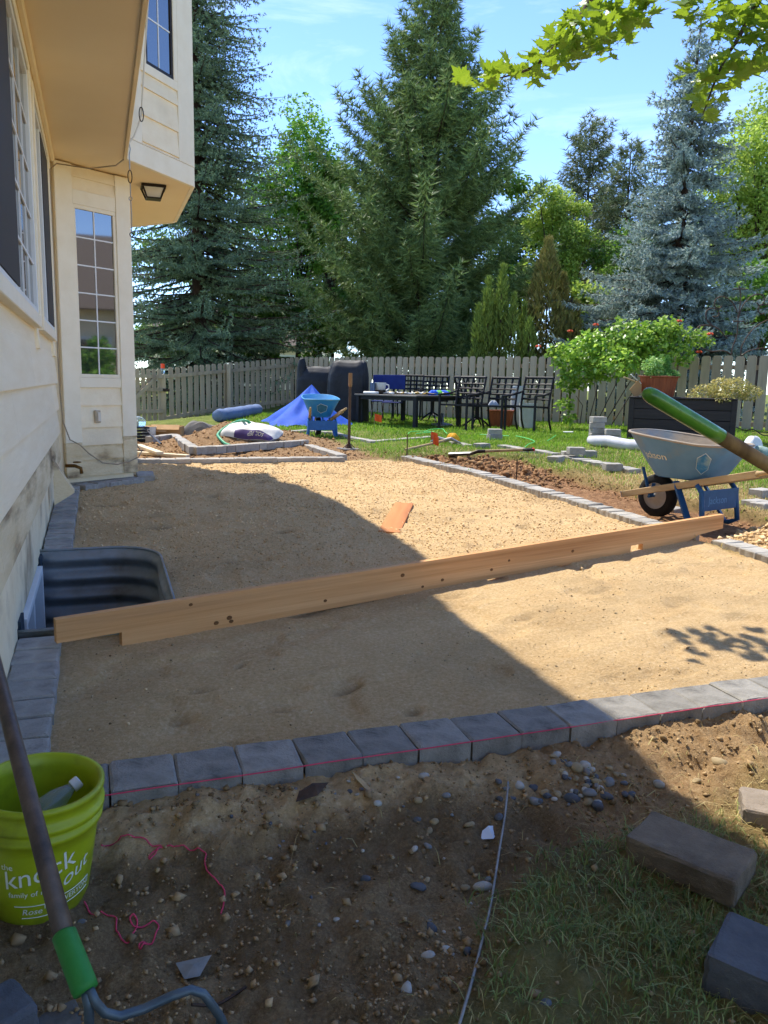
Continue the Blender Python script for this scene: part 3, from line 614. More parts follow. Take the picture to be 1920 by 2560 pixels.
# ------------------------------------------------------------------ pavers
m_pav = mat('grey_paver', '#8c8880', '#b5b1a7', scale=5, rough=.9, bump=.8, bscale=70, c3='#787570', big=5, vary=.14)
m_pavd = mat('charcoal_paver', '#726e66', '#a8a49a', scale=5, rough=.9, bump=.8, bscale=70, c3='#5d5a54', big=5, vary=.2)
m_pavt = mat('tan_grey_paver', '#9a958b', '#b0aba0', scale=7, rough=.9, bump=.5, bscale=90, c3='#8a857c', big=4, vary=.12)
def paver_mesh(name, lx, ly, lz, m, seed, groove=False):
    r = random.Random(seed); bm = bmesh.new(); nx, nyy, nz_ = (9 if groove else 7), 6, 3
    bmesh.ops.create_cube(bm, size=1.0)
    bm.free(); mb = MB()
    def cs(n): # coordinates bunched at the edges
        e = [0, .035, .12] if n > 5 else [0, .1]
        mid = list(np.linspace(e[-1], 1 - e[-1], n - 2 * len(e) + 2))[1:-1]
        return e + mid + [1 - q for q in reversed(e)]
    ux, uy = cs(nx), cs(nyy)
    def top(i, j):
        x = ux[i]; y = uy[j]; ed = min(x, 1 - x) * lx, min(y, 1 - y) * ly; rad = .009
        dz = 0
        for e_ in ed:
            if e_ < rad: dz -= .006 * (1 - e_ / rad) ** 2
        jx = (r.random() - .5) * (.006 if 0 < i < nx - 1 else .004); jy = (r.random() - .5) * (.006 if 0 < j < nyy - 1 else .003)
        return ((x - .5) * lx + jx, (y - .5) * ly + jy, dz + (r.random() - .5) * .0035)
    T = {}
    for i in range(nx):
        for j in range(nyy): T[i, j] = len(mb.v); mb.v.append(top(i, j))
    for i in range(nx - 1):
        for j in range(nyy - 1): mb.f.append((T[i, j], T[i + 1, j], T[i + 1, j + 1], T[i, j + 1]))
    per = [(i, 0) for i in range(nx)] + [(nx - 1, j) for j in range(1, nyy)] + [(i, nyy - 1) for i in range(nx - 2, -1, -1)] + [(0, j) for j in range(nyy - 2, 0, -1)]
    b0 = len(mb.v)
    for k, (i, j) in enumerate(per):
        x, y, z = mb.v[T[i, j]]
        if groove and (j in (0, nyy - 1)) and i in (3, 6): y *= .955
        mb.v.append((x, y, -lz))
    n = len(per)
    for k in range(n):
        a = T[per[k]]; b = T[per[(k + 1) % n]]; mb.f.append((a, b0 + k, b0 + (k + 1) % n, b))
    mb.f.append(tuple(b0 + k for k in range(n)))
    if groove:
        for i in (3, 6):
            for j in (0, nyy - 1):
                x, y, z = mb.v[T[i, j]]; mb.v[T[i, j]] = (x, y * .965, z - .004)
    me_ = mb.mesh(name, m); return me_
PV = {}
def pv(lx, ly, lz, m, groove=False):
    k = (lx, ly, lz, m.name, groove)
    if k not in PV: PV[k] = [paver_mesh('paver', lx, ly, lz, m, 31 * i + 5, groove) for i in range(4)]
    return R.choice(PV[k])
def border(label, pts, lx, ly, lz, m, groove=False, gap=.004, dz=0.0, cat='paver border', side=0.0, jit=.004):
    """pavers laid end to end along a ground polyline"""
    P0 = Vector((pts[0][0], pts[0][1], 0)); root = thing('paver_border', label, cat, (P0.x, P0.y, float(zbase(P0.x, P0.y))))
    for a, b in zip(pts[:-1], pts[1:]):
        A = Vector((a[0], a[1], 0)); B = Vector((b[0], b[1], 0)); d = B - A; Ln = d.length; d.normalize(); n = max(1, round(Ln / (lx + gap))); st = Ln / n
        ang = math.atan2(d.y, d.x); nrm = Vector((-d.y, d.x, 0))
        for k in range(n):
            c = A + d * st * (k + .5) + nrm * (side + R.uniform(-jit, jit))
            z = float(zbase(c.x, c.y)) + dz + R.uniform(-.003, .003)
            dzx = (float(zbase(c.x + d.x * .1, c.y + d.y * .1)) - float(zbase(c.x - d.x * .1, c.y - d.y * .1))) / .2
            o = link('paver', pv(lx, ly, lz, m, groove), root, (c.x - root.location.x, c.y - root.location.y, z - root.location.z), (R.uniform(-.012, .012), -math.atan(dzx) + R.uniform(-.012, .012), ang + R.uniform(-.02, .02) + (math.pi if R.random() < .5 else 0)))
            o.scale = (min(1.06, (st - gap) / lx), 1, 1)
    return root
border('row of large charcoal pavers along the front edge with a pink string', [(-.41, 2.465), (3.2, 2.445)], .192, .205, .12, m_pavd)
border('short run of grey pavers along the house wall before the window well', [(-.29, 2.62), (-.29, 3.83)], .167, .185, .10, m_pav)
border('long run of grey pavers along the house wall past the window well', [(-.285, 5.43), (-.285, 7.95)], .165, .18, .10, m_pav)
border('short angled run of grey pavers at the foot of the lower bay', [(-.19, 8.00), (.37, 8.38)], .135, .17, .09, m_pav, True, side=0)
border('two grey pavers at the bay corner beside the sand', [(.44, 8.43), (.44, 8.80)], .18, .17, .09, m_pav)
border('long straight row of ribbed grey pavers between sand bed and dug strip', [(3.80, 9.74), (4.16, 8.3), (4.32, 6.67), (4.40, 5.0)], .148, .185, .10, m_pavt, True)
border('short row of ribbed grey pavers beyond the end of the long board', [(4.51, 4.80), (4.53, 3.0)], .148, .185, .10, m_pavt, True)
border('straight row of pale pavers closing the far end of the sand bed', [(.33, 9.76), (2.93, 9.70)], .165, .17, .09, m_pavt)
def px(*pp, dz=0.0): return [tuple(G(u, v, dz)[:2]) for u, v in pp]
border('zigzag garden edging of pale pavers around the mulch mound', px((373, 1103), (436, 1096), (484, 1131), (560, 1127), (660, 1119), (764, 1112)), .17, .13, .10, m_pavt, dz=.075, jit=.012)
border('slanting row of pale pavers joining the two garden rows', px((770, 1114), (856, 1141)), .16, .14, .10, m_pavt, dz=.02, jit=.01)
border('curved garden edging of grey pavers beside the blue wheelbarrow', px((702, 1085), (764, 1079), (838, 1086), (875, 1097), (937, 1108)), .17, .14, .10, m_pavt, dz=.04, jit=.012)
border('flat edging row of pale pavers sunk in lawn by the yellow glove', px((940, 1104), (1078, 1094), (1172, 1116)), .19, .14, .08, m_pavt, dz=.025, jit=.01)
border('staggered row of pale pavers on the lawn below the paver stacks', px((1252, 1118), (1390, 1141)), .19, .15, .08, m_pavt, dz=.04, jit=.03)
border('slanting row of loose pale pavers on lawn edge by the dug strip', px((1402, 1144), (1590, 1182)), .17, .2, .07, m_pavt, dz=.045, jit=.02)
# loose and stacked pavers
def loose(u, v, dz, ang, label, m=m_pavt, dims=(.21, .16, .09), group='spare pavers lying on the lawn', tilt=(0, 0)):
    p = G(u, v, dz); o = link('paver', pv(*dims, m), None, p, (tilt[0], tilt[1], ang))
    return tag(o, label, 'paver', group)
for u, v, k, lab in ((1235, 1100, 2, 'lone pair of stacked pavers by the green string'), (1490, 1112, 5, 'tall stack of pavers on the lawn beside the white tube'), (1530, 1116, 3, 'lower stack of pavers leaning against the tall stack')):
    b = G(u, v)
    for i in range(k):
        lv = ('bottom', 'second', 'third', 'fourth', 'fifth')[i] if i < k - 1 else 'topmost'
        o = link('paver', pv(.23, .17, .088, m_pavt), None, (b.x + R.uniform(-.02, .02), b.y + R.uniform(-.02, .02), zg(b.x, b.y) + .09 * (i + 1)), (0, 0, -.35 + R.uniform(-.25, .25)))
        tag(o, f'grey paver, {lv} of the {lab}', 'paver', 'pavers stacked on the lawn')
for u, v, dz, a, lab in ((1205, 1108, .07, .3, 'flat pale paver lying beside the lone pair on the lawn'), (1440, 1118, .17, -.3, 'grey paver resting on top of two flat ones near tall stack'), (1425, 1128, .085, -.3, 'left one of two flat pavers in front of tall stack'), (1470, 1126, .085, -.25, 'right one of two flat pavers in front of tall stack'),
                         (1532, 1158, .09, -.3, 'single thick paver alone on the grass below the stacks'), (1390, 1140, .08, .6, 'tilted paver leaning at the corner of the staggered row'),
                         (1800, 1232, .07, .1, 'pale paver on the grass behind the rusty wheelbarrow'), (1905, 1222, .08, .2, 'upright-edged paver on dry grass behind the wooden handles'), (1890, 1250, .06, .1, 'flat paver on dry grass nearest the gravel heap'), (1912, 1256, .06, .1, 'flat paver beside another on dry grass past the gravel heap'), (1680, 1268, -.06, .4, 'small paver lying behind the wheelbarrow wheel in the dug strip')):
    loose(u, v, dz, a, lab)
# big block and dark stones in the foreground
def block(name, label, c, d, rot, m, seed, bev=.012):
    r = random.Random(seed); mb = MB(); nx, nyy = 7, 5
    mb.box((0, 0, 0), d); me_ = mb.mesh(name, None); bm = bmesh.new(); bm.from_mesh(me_)
    bmesh.ops.bevel(bm, geom=bm.edges[:], offset=bev, segments=2, affect='EDGES', profile=.5)
    bmesh.ops.subdivide_edges(bm, edges=[e for e in bm.edges if e.calc_length() > .06], cuts=3, use_grid_fill=True)
    for v in bm.verts: v.co += Vector((r.uniform(-1, 1), r.uniform(-1, 1), r.uniform(-1, 1))) * .0022
    bm.to_mesh(me_); bm.free(); me_.materials.append(m)
    return tag(link(name, me_, None, c, rot), label, 'block')
m_blk = mat('brown_concrete', '#6e6150', '#837562', scale=16, rough=.95, bump=.6, bscale=120, c3='#5d5244', big=5, vary=0)
cB = G(1728, 2105, .08, False)
block('retaining_block', 'big brown concrete block half in shade on the worn grass', (cB.x, cB.y, cB.z - .045), (.31, .19, .085), (.02, .02, math.radians(-60.4)), m_blk, 3)
m_blk2 = mat('slate_grey_block', '#4f5257', '#63666a', scale=14, rough=.95, bump=.5, bscale=110, vary=0)
cD = G(1925, 2410, .10, False)
block('retaining_block', 'dark slate grey block cut off by the right picture edge on grass', (cD.x + .045, cD.y, cD.z - .055), (.30, .20, .11), (.0, .03, math.radians(-57)), m_blk2, 8)
cE = G(1925, 2010, .07, False)
block('retaining_block', 'pale tan paver lying in sunlight on dry grass', (cE.x + .03, cE.y, cE.z - .04), (.21, .16, .08), (0, 0, math.radians(-40)), mat('tan_block', '#7d7264', '#93877a', scale=14, rough=.95, bump=.5, bscale=110, vary=0), 4)
cF = G(5, 2500, .10, False)
block('retaining_block', 'small blue grey block under the rake beside a flat slab', (cF.x - .025, cF.y - .02, cF.z - .05), (.16, .12, .10), (0, 0, .5), m_blk2, 5)
cH = G(105, 2560, .03, False)
block('flat_slab', 'flat mottled grey slab lying under the rake head', (cH.x - .03, cH.y - .05, cH.z - .02), (.24, .15, .03), (.06, -.06, .25), mat('mottled_slab', '#55524c', '#6b675f', scale=20, rough=.95, bump=.4, vary=0), 6)
# pallet stack of pavers just outside, carrying the shovel
for i in range(6):
    for j in range(3):
        tag(link('paver', pv(.23, .17, .088, m_pavt), None, (1.98 + j * .24, 1.52 + R.uniform(-.01, .01), zg(2.0, 1.5) + .09 * (i + 1)), (0, 0, R.uniform(-.05, .05))), 'grey paver in the block stack holding up the green-tipped shovel', 'paver', 'pavers in the stack under the shovel')

# mason string along the front border
m_pink = mat('pink_string', '#d24a63', '#c23c58', rough=.7, vary=0)
zs = lambda x: float(zbase(x, 2.35)) + .001
pts = [(-.1 + i * .11, 2.349 + R.uniform(-.001, .001), zs(0) + .0 + R.uniform(-.0015, .0015)) for i in range(31)]
tag(MB().tube(pts, .0022, 5).build('mason_string', m_pink), 'taut pink string line stretched along the front pavers', 'string')
def string(pxs, label, r=.0021, lift=.004):
    cps = [G(u, v, .0, False) for u, v in pxs]; out = []
    n = len(cps)
    for i in range(n - 1):
        p0, p1, p2, p3 = cps[max(0, i - 1)], cps[i], cps[i + 1], cps[min(n - 1, i + 2)]
        for k in range(6):
            t = k / 6; q = .5 * ((2 * p1) + (p2 - p0) * t + (2 * p0 - 5 * p1 + 4 * p2 - p3) * t * t + (3 * p1 - p0 - 3 * p2 + p3) * t ** 3)
            out.append(Vector((q.x, q.y, zg(q.x, q.y) + lift)))
    out.append(Vector((cps[-1].x, cps[-1].y, zg(cps[-1].x, cps[-1].y) + lift)))
    return tag(MB().tube(out, r, 5).build('pink_string', m_pink), label, 'string')
zz = lambda a: [(x * .4219, 1850 + y * .4219) for x, y in a]
string(zz([(600, 615), (680, 597), (800, 603), (900, 618), (960, 625), (930, 640), (885, 665), (890, 688), (920, 660), (965, 628), (1060, 652), (1140, 668), (1200, 690), (1222, 710), (1215, 780), (1240, 840), (1300, 885), (1330, 920), (1325, 970), (1308, 1020)]), 'loose pink string trailing from behind the green bucket across the soil')
string(zz([(500, 970), (560, 1025), (640, 1065), (690, 1085), (690, 1150), (720, 1190), (760, 1205), (800, 1150), (815, 1110), (790, 1095), (770, 1110), (790, 1130), (830, 1125), (900, 1100), (938, 1105), (935, 1140), (900, 1200), (850, 1205), (825, 1225), (835, 1250), (870, 1215), (890, 1200)]), 'curly tangle of pink string lying in front of the green bucket')
string(zz([(0, 810), (15, 850), (35, 900), (45, 930), (10, 950), (0, 900), (25, 870), (40, 940)]), 'small snarl of pink string left of the green bucket')

# window well
m_galv = mat('galvanised_steel', '#7f8484', '#9ca09f', scale=6, rough=.5, metal=.35, bump=.05, c3='#6d675c', big=3.0, vary=0)
def well_path(n=60):
    x0, x1, y0, y1 = WELL; r = .30; pts = []
    pts += [(x0 + (x1 - r - x0) * k / 8, y1) for k in range(8)]
    pts += [(x1 - r + r * math.sin(a), y1 - r + r * math.cos(a)) for a in np.linspace(0, math.pi / 2, 12)]
    pts += [(x1, y1 - r + (y0 - y1 + 2 * r) * k / 8) for k in range(1, 8)]
    pts += [(x1 - r + r * math.cos(a), y0 + r - r * math.sin(a)) for a in np.linspace(0, math.pi / 2, 12)]
    pts += [(x1 - r + (x0 - x1 + r) * k / 8, y0) for k in range(1, 9)]
    return pts
wp = well_path(); cx_, cy_ = -.05, 4.63
ww = thing('window_well', 'corrugated galvanised window well sunk against the house wall', 'window well', (-.385, 4.63, -1.0))
zt0 = .0
def wpt(i, j, nj=121, depth=1.22):
    x, y = wp[i]; a = np.array([x - cx_, y - cy_]); a = a / (np.hypot(*a) + 1e-9)
    ztop = .04 * y + .012; zz_ = ztop - depth * j / (nj - 1); o = -.021 * (1 - math.cos(2 * math.pi * (depth * j / (nj - 1)) / .125)) * (1 if x > WELL[0] + .02 else .3)
    return (x + a[0] * o, y + a[1] * o, zz_)
mb = MB(); nj = 121
mb.v = [wpt(i, j) for i in range(len(wp)) for j in range(nj)]
mb.f = [(i * nj + j, (i + 1) * nj + j, (i + 1) * nj + j + 1, i * nj + j + 1) for i in range(len(wp) - 1) for j in range(nj - 1)]
mb.build('corrugated_wall', m_galv, ww, smooth_=True, world=True)
MB().tube([(x, y, .04 * y + .012) for x, y in wp], .009, 8).build('rolled_rim', m_galv, ww, smooth_=True, world=True)
struct(MB().bb(-.6, .5, 3.7, 5.55, -1.25, -1.02).build('well_floor', mat('well_gravel', '#5a554d', '#746e64', scale=60, rough=.95, bump=.8)))
# wall of earth behind the well so the cut is closed
# long screed board
m_lum = mat('fresh_lumber', '#c28e58', '#dba973', scale=5, rough=.75, bump=.2, bscale=70, stretch=(.15, 2.2, 7), c3='#9f6f42', big=1.3, vary=0)
A = Vector((-.215, 3.652)); B = Vector((4.745, 5.055)); dB = (B - A).normalized(); LB = (B - A).length
def zbd(s): q = A + dB * s; return .04 * q.y - .05
prof = [(0, .072), (.285, .072), (.285, .0), (3.98, .0), (3.98, .055), (4.12, .055), (4.12, -.005), (4.62, -.01), (4.82, .045), (LB, .065), (LB, .180), (0, .180)]
mb = MB(); fr_ = [(A.x + dB.x * s, A.y + dB.y * s, zbd(s) + h) for s, h in prof]; nrm = Vector((dB.y, -dB.x)) * .02
n = len(prof); mb.v = [(x + nrm.x, y + nrm.y, z) for x, y, z in fr_] + [(x - nrm.x, y - nrm.y, z) for x, y, z in fr_]
mb.f = [tuple(range(n)), tuple(range(2 * n - 1, n - 1, -1))] + [(i, n + i, n + (i + 1) % n, (i + 1) % n) for i in range(n)]
bo = mb.mesh('screed_board', None)
bm = bmesh.new(); bm.from_mesh(bo); bmesh.ops.triangulate(bm, faces=[f for f in bm.faces if len(f.verts) > 4]); bmesh.ops.recalc_face_normals(bm, faces=bm.faces); bm.to_mesh(bo); bm.free()
bo.transform(Matrix.Translation((-A.x, -A.y, 0))); bo.transform(Matrix.Rotation(-math.atan2(dB.y, dB.x), 4, 'Z')); bo.materials.append(m_lum)
o = link('screed_board', bo, None, (A.x, A.y, 0), (0, 0, math.atan2(dB.y, dB.x)))
tag(o, 'long notched fresh timber board standing on edge across the sand', 'board')
# knots on its face
m_knot = mat('dark_knot', '#5e3d20', '#7a5530', scale=40, rough=.8, vary=0)
for s, h, r in ((.62, .15, .010), (.75, .035, .013), (.82, .05, .012), (.83, .03, .01), (1.38, .05, .008), (1.9, .12, .012), (2.2, .05, .010), (2.6, .06, .009), (2.75, .10, .008), (3.35, .09, .012), (2.05, .03, .008)):
    q = A + dB * s + Vector((dB.y, -dB.x)) * .0205
    kn = MB().lathe([(r * R.uniform(.8, 1.1), 0), (r * .6, .0008), (.0005, .001)], 9, cap=False).build('knot', m_knot, o)
    kn.location = (s, -.0203, zbd(s) + h); kn.rotation_euler = (math.pi / 2, 0, 0); kn.scale = (1.35, 1, 1)
p0, p1, p2, p3 = [G(u, v, .0, False) for u, v in ((943, 1328), (1002, 1334), (1037, 1267), (985, 1258))]
c = (p0 + p1 + p2 + p3) / 4; dv = ((p2 + p3) - (p0 + p1)) / 2
tag(MB().box((0, 0, 0), (dv.length, .17, .02)).build('short_plank', mat('orange_lumber', '#b06f3c', '#c4854f', scale=5, rough=.75, bump=.1, stretch=(.2, 2, 3), c3='#94562c', big=1.4, vary=0), bevel=.002), 'short orange plank lying alone on the sunlit sand', 'plank')
pl = COL.objects['short_plank']; pl.location = (c.x, c.y, zg(c.x, c.y) + .016); pl.rotation_euler = (.02, -math.atan(.04) - .01, math.atan2(dv.y, dv.x))

# ------------------------------------------------------------------ bucket, bottle, rake, shovel
m_lime = mat('lime_plastic', '#97a414', '#a6b21c', scale=4, rough=.45, bump=.06, c3='#7d8618', big=7, vary=0, spec=.45)
m_lett = mat('white_print', '#d9dccb', '#e3e5d8', scale=30, rough=.6, vary=0)
bp = G(100, 2226, .0, False); BKH = .335; RB, RT = .118, .146
bk = thing('bucket', 'lime green plastic bucket with white lettering on the dark soil', 'bucket', (bp.x, bp.y, zg(bp.x, bp.y) - .012), (math.radians(2.5), math.radians(3.0), 0))
def br(z): return RB + (RT - RB) * min(1, z / .27)
prof = [(.001, 0), (RB - .008, 0), (RB, .008), (br(.1), .1), (br(.2), .2), (br(.235), .235), (br(.235) + .009, .238), (br(.25) + .009, .252), (br(.25) + .001, .255), (br(.262) + .001, .268), (br(.27) + .010, .271), (br(.27) + .010, .285), (br(.27) + .002, .288), (br(.27) + .003, .318), (br(.27) + .009, .322), (br(.27) + .009, BKH), (br(.27) + .002, BKH + .002), (br(.27) - .004, BKH), (RT - .008, .30), (RT - .012, .24), (RB - .006, .012), (.001, .008)]
MB().lathe(prof, 48, cap=False).build('shell', m_lime, bk, smooth_=False)
bk.children[0].data.polygons.foreach_set('use_smooth', [True] * len(bk.children[0].data.polygons))
def text_mesh(body, size, shear=0.0, space=1.0):
    cu = bpy.data.curves.new('lettering', 'FONT'); cu.body = body; cu.size = size; cu.shear = shear; cu.space_character = space; cu.extrude = 0.0; cu.resolution_u = 3
    ob = bpy.data.objects.new('lettering', cu); COL.objects.link(ob); dg = bpy.context.evaluated_depsgraph_get(); dg.update()
    me_ = bpy.data.meshes.new_from_object(ob.evaluated_get(dg)); bpy.data.objects.remove(ob); bpy.data.curves.remove(cu); return me_
camdir = math.atan2(-bp.y, -bp.x)
def bucket_text(body, size, az_deg, z, slope=0.0, shear=0.0, sx=1.0, bold=0.0):
    me_ = text_mesh(body, size, shear)
    for v in me_.vertices:
        zz_ = z + v.co.y + slope * v.co.x; r_ = br(zz_) + .0012; a = camdir + math.radians(az_deg) + v.co.x * sx / r_
        v.co = Vector((r_ * math.cos(a), r_ * math.sin(a), zz_))
    me_.materials.append(m_lett); return link('lettering', me_, bk)
bucket_text('the', .024, -42, .170, .05)
bucket_text('knock', .076, -40, .112, .26, sx=.96)
bucket_text('out', .060, 21, .100, .42, shear=.12, sx=.9)
bucket_text('family of roses', .021, -36, .090, .10)
bucket_text('FOR EVERYONE', .022, 2, .054, .09, sx=.85)
bucket_text('Rose', .024, -22, .040, .06, shear=.2)
def bline(a0, a1, z, slope):
    m_ = MB(); pts = []
    for k in range(13):
        a = math.radians(a0 + (a1 - a0) * k / 12); zz_ = z + slope * math.radians(a1 - a0) * k / 12 * RB; r_ = br(zz_) + .001
        pts.append((r_ * math.cos(camdir + a), r_ * math.sin(camdir + a), zz_))
    m_.tube(pts, .0011, 4); m_.build('print_line', m_lett, bk)
bline(6, 60, .076, .10); bline(6, 60, .046, .10); bline(-30, 6, .064, .05); bline(-22, 6, .030, .05)
# bottle
m_pet = mat('clear_plastic', '#cfe0dd', '#d8e6e3', scale=5, rough=.12, vary=0, trans=.8, spec=.5)
bt = thing('water_bottle', 'empty clear plastic bottle with white cap inside the green bucket', 'bottle', (bp.x + .005, bp.y - .005, bk.location.z + .235), (math.radians(-12), math.radians(62), math.radians(10)))
MB().lathe([(.002, -.13), (.030, -.128), (.033, -.12), (.033, -.06), (.031, -.05), (.033, -.04), (.033, .03), (.030, .06), (.016, .095), (.013, .10), (.013, .112)], 20).build('body', m_pet, bt, smooth_=True)
MB().lathe([(.0165, .104), (.0175, .106), (.0175, .124), (.015, .127), (.001, .127)], 18).build('cap', m_white, bt)
# rake
m_tool = mat('weathered_handle', '#4b3d33', '#5f4f42', scale=10, rough=.45, bump=.1, stretch=(3, 3, .4), c3='#39302a', big=4, vary=0, spec=.4)
m_grn = mat('green_grip', '#2c7a33', '#38893c', scale=12, rough=.55, bump=.15, c3='#5c9a5a', big=6, vary=0)
m_rake = mat('grey_rake_steel', '#4d5a62', '#5f6c73', scale=20, rough=.5, metal=.5, vary=0)
rk = thing('garden_rake', 'bow rake with dark handle and green sleeve in front of the bucket', 'rake', P(215, 2478, 1.38))
r0 = rk.location
top = P(-55, 1500, 2.08); sl = P(160, 2335, 1.43); end = Vector(r0)
hp_ = lambda p: Vector(p) - r0
dirv = (top - end).normalized()
MB().tube([hp_(sl), hp_(sl.lerp(top, .5)), hp_(top)], [.0182, .0175, .017], 16).build('handle', m_tool, rk, smooth_=True)
MB().tube([hp_(end), hp_(end.lerp(sl, .1)), hp_(sl), hp_(sl + dirv * .001)], [.0215, .0225, .0215, .0185], 18).build('sleeve', m_grn, rk, smooth_=True)
zg0 = zg(.2, 1.2)
def P2(u, v, t): return hp_(P(u, v, t))
MB().tube([P2(222, 2470, 1.385), P2(238, 2505, 1.39), P2(262, 2532, 1.40), P2(300, 2541, 1.41), P2(360, 2522, 1.43), P2(430, 2490, 1.45), P2(478, 2474, 1.46), P2(508, 2484, 1.47), P2(532, 2515, 1.48), P2(552, 2545, 1.50), P2(566, 2580, 1.50)], .0085, 10).build('bow', m_rake, rk, smooth_=True)
MB().tube([P2(214, 2478, 1.385), P2(222, 2520, 1.39), P2(224, 2580, 1.40), P2(230, 2640, 1.42)], .0085, 10).build('bow', m_rake, rk, smooth_=True)
hd = MB().bar(P2(160, 2660, 1.44), P2(640, 2600, 1.52), .022, .014); hd.build('head_bar', m_rake, rk, bevel=.002)
for k in range(10):
    q = P2(160, 2660, 1.44).lerp(P2(640, 2600, 1.52), (k + .5) / 10); q2 = q + Vector((0, -.03, -.075)); tz = zg((q2 + r0).x, (q2 + r0).y); q2.z = max(q2.z, tz - r0.z - .02)
    MB().tube([q, q.lerp(q2, .5) + Vector((0, .008, 0)), q2], [.007, .006, .003], 6).build('tine', m_rake, rk)
for du, dv2 in ((545, 2560), (575, 2565)): MB().tube([P2(548, 2540, 1.50), P2(du, dv2 + 20, 1.50)], .006, 6).build('brace', m_rake, rk)
# shovel with green tipped handle
t0 = P(1622, 985, 1.9); t1 = P(1920, 1163, 2.02); dS = (t1 - t0).normalized(); tE = t0 + dS * 1.35
sh = thing('shovel', 'wooden shovel handle with painted green tip reaching over the wheelbarrow', 'shovel', t0)
m_gh = mat('green_gloss_paint', '#4c7f22', '#5b922b', scale=8, rough=.3, bump=.03, vary=0, coat=.3, c3='#365d18', big=9)
m_wh = mat('varnished_handle', '#8a6a42', '#a5834f', scale=6, rough=.45, bump=.08, stretch=(3, 3, .3), vary=0, c3='#6d5230', big=5)
loc = lambda s: dS * s
MB().tube([loc(-.017), loc(-.012), loc(-.004), loc(.008), loc(.03), loc(.20), loc(.235)], [.002, .011, .0165, .019, .0198, .0192, .0190], 18).build('green_tip', m_gh, sh, smooth_=True)
MB().tube([loc(.236), loc(.6), loc(1.2)], [.0186, .0182, .018], 16).build('handle', m_wh, sh, smooth_=True)
bl = MB().grid(lambda a, b: tuple(loc(1.18 + .3 * b) + Vector((0, (a - .5) * .22 * (1 - .6 * max(0, b - .6)), -.02 + .05 * (2 * a - 1) ** 2))), 9, 9); bl.build('blade', m_rake, sh, smooth_=True)

# ------------------------------------------------------------------ fence
m_fen = mat('weathered_fence', '#a6967a', '#b6a588', scale=7, rough=.9, bump=.3, bscale=50, stretch=(3, 3, .3), c3='#94846a', big=2, vary=.10)
Cn = P(748, 893, 24.4); Rn = P(1888, 890, 15.35); Gt = P(407, 920, 20.4)
def picket_mesh(w_, h, th=.022):
    e = .028; pr = [(-w_ / 2, 0), (w_ / 2, 0), (w_ / 2, h - e), (w_ / 2 - e * .8, h), (-w_ / 2 + e * .8, h), (-w_ / 2, h - e)]
    return MB().prism(pr, -th / 2, th / 2, (0, 0, 0), (1, 0, 0), (0, 0, 1), (0, 1, 0)).mesh('picket', m_fen)
PKM = [picket_mesh(.118, 1.0) for _ in range(1)]
def fence(label, A, B, pitch, rail_front, pw=.118, posts=2.4, extra=0.0, skip_first_post=False):
    A = Vector(A); B = Vector(B); d = Vector((B.x - A.x, B.y - A.y, 0)); Lf = d.length; d.normalize(); ang = math.atan2(d.y, d.x); nn = Vector((-d.y, d.x, 0))
    if nn.dot(Vector((-A.x, -A.y, 0))) < 0: nn = -nn      # towards the viewer
    ztop = lambda s: A.z + (B.z - A.z) * s / Lf
    root = thing('picket_fence', label, 'fence', (A.x, A.y, zg(A.x, A.y)))
    n = int((Lf + extra) / pitch)
    for k in range(n):
        s = (k + .5) * pitch; q = A + d * s; g = zg(q.x, q.y) + .03; h = ztop(s) - g + R.uniform(-.012, .012)
        o = link('picket', PKM[0], root, (q.x - root.location.x, q.y - root.location.y, g - root.location.z), (R.uniform(-.008, .008), R.uniform(-.006, .006), ang), (pw / .118, 1, h))
    for rel in (-.16, -.0):
        for a in np.arange(0, Lf + extra - .01, posts):
            b = min(a + posts, Lf + extra); pa = A + d * a + nn * (.045 if rail_front else -.045); pb = A + d * b + nn * (.045 if rail_front else -.045)
            if rel < -.1: za, zb_ = ztop(a) - .22, ztop(b) - .22
            else: za, zb_ = zg(pa.x, pa.y) + .16, zg(pb.x, pb.y) + .16
            MB().bar(Vector((pa.x, pa.y, za)), Vector((pb.x, pb.y, zb_)), .04, .09).build('rail', m_fen, root, world=True)
    for a in np.arange(0, Lf + extra + .01, posts):
        q = A + d * a + nn * (.11 if rail_front else -.11); g = zg(q.x, q.y)
        MB().bb(q.x - .05, q.x + .05, q.y - .05, q.y + .05, g - .05, ztop(a) - .03).build('post', m_fen, root, world=True, bevel=.005)
    return root
def pitch_for(A, B, u_px, want):
    d = (B - A); d.z = 0; d.normalize(); best = .14
    q = B; c0 = MC.T @ np.array([q.x, q.y, q.z - CAMZ]); q2 = q + d * .1; c1 = MC.T @ np.array([q2.x, q2.y, q2.z - CAMZ])
    return want / abs(F_PX * (c1[0] / c1[2] - c0[0] / c0[2])) * .1
pR = pitch_for(Cn, Rn, 1888, 30.5); pL = pitch_for(Cn, Gt, 407, 16.6)
fence('weathered grey picket fence behind table and vine, rails at the back', Cn, Rn, pR, False, pw=.78 * pR, extra=3.2)
fence('weathered grey picket fence with front rails running to the gate', Cn, Gt, pL, True, pw=.66 * pL, posts=3.0)
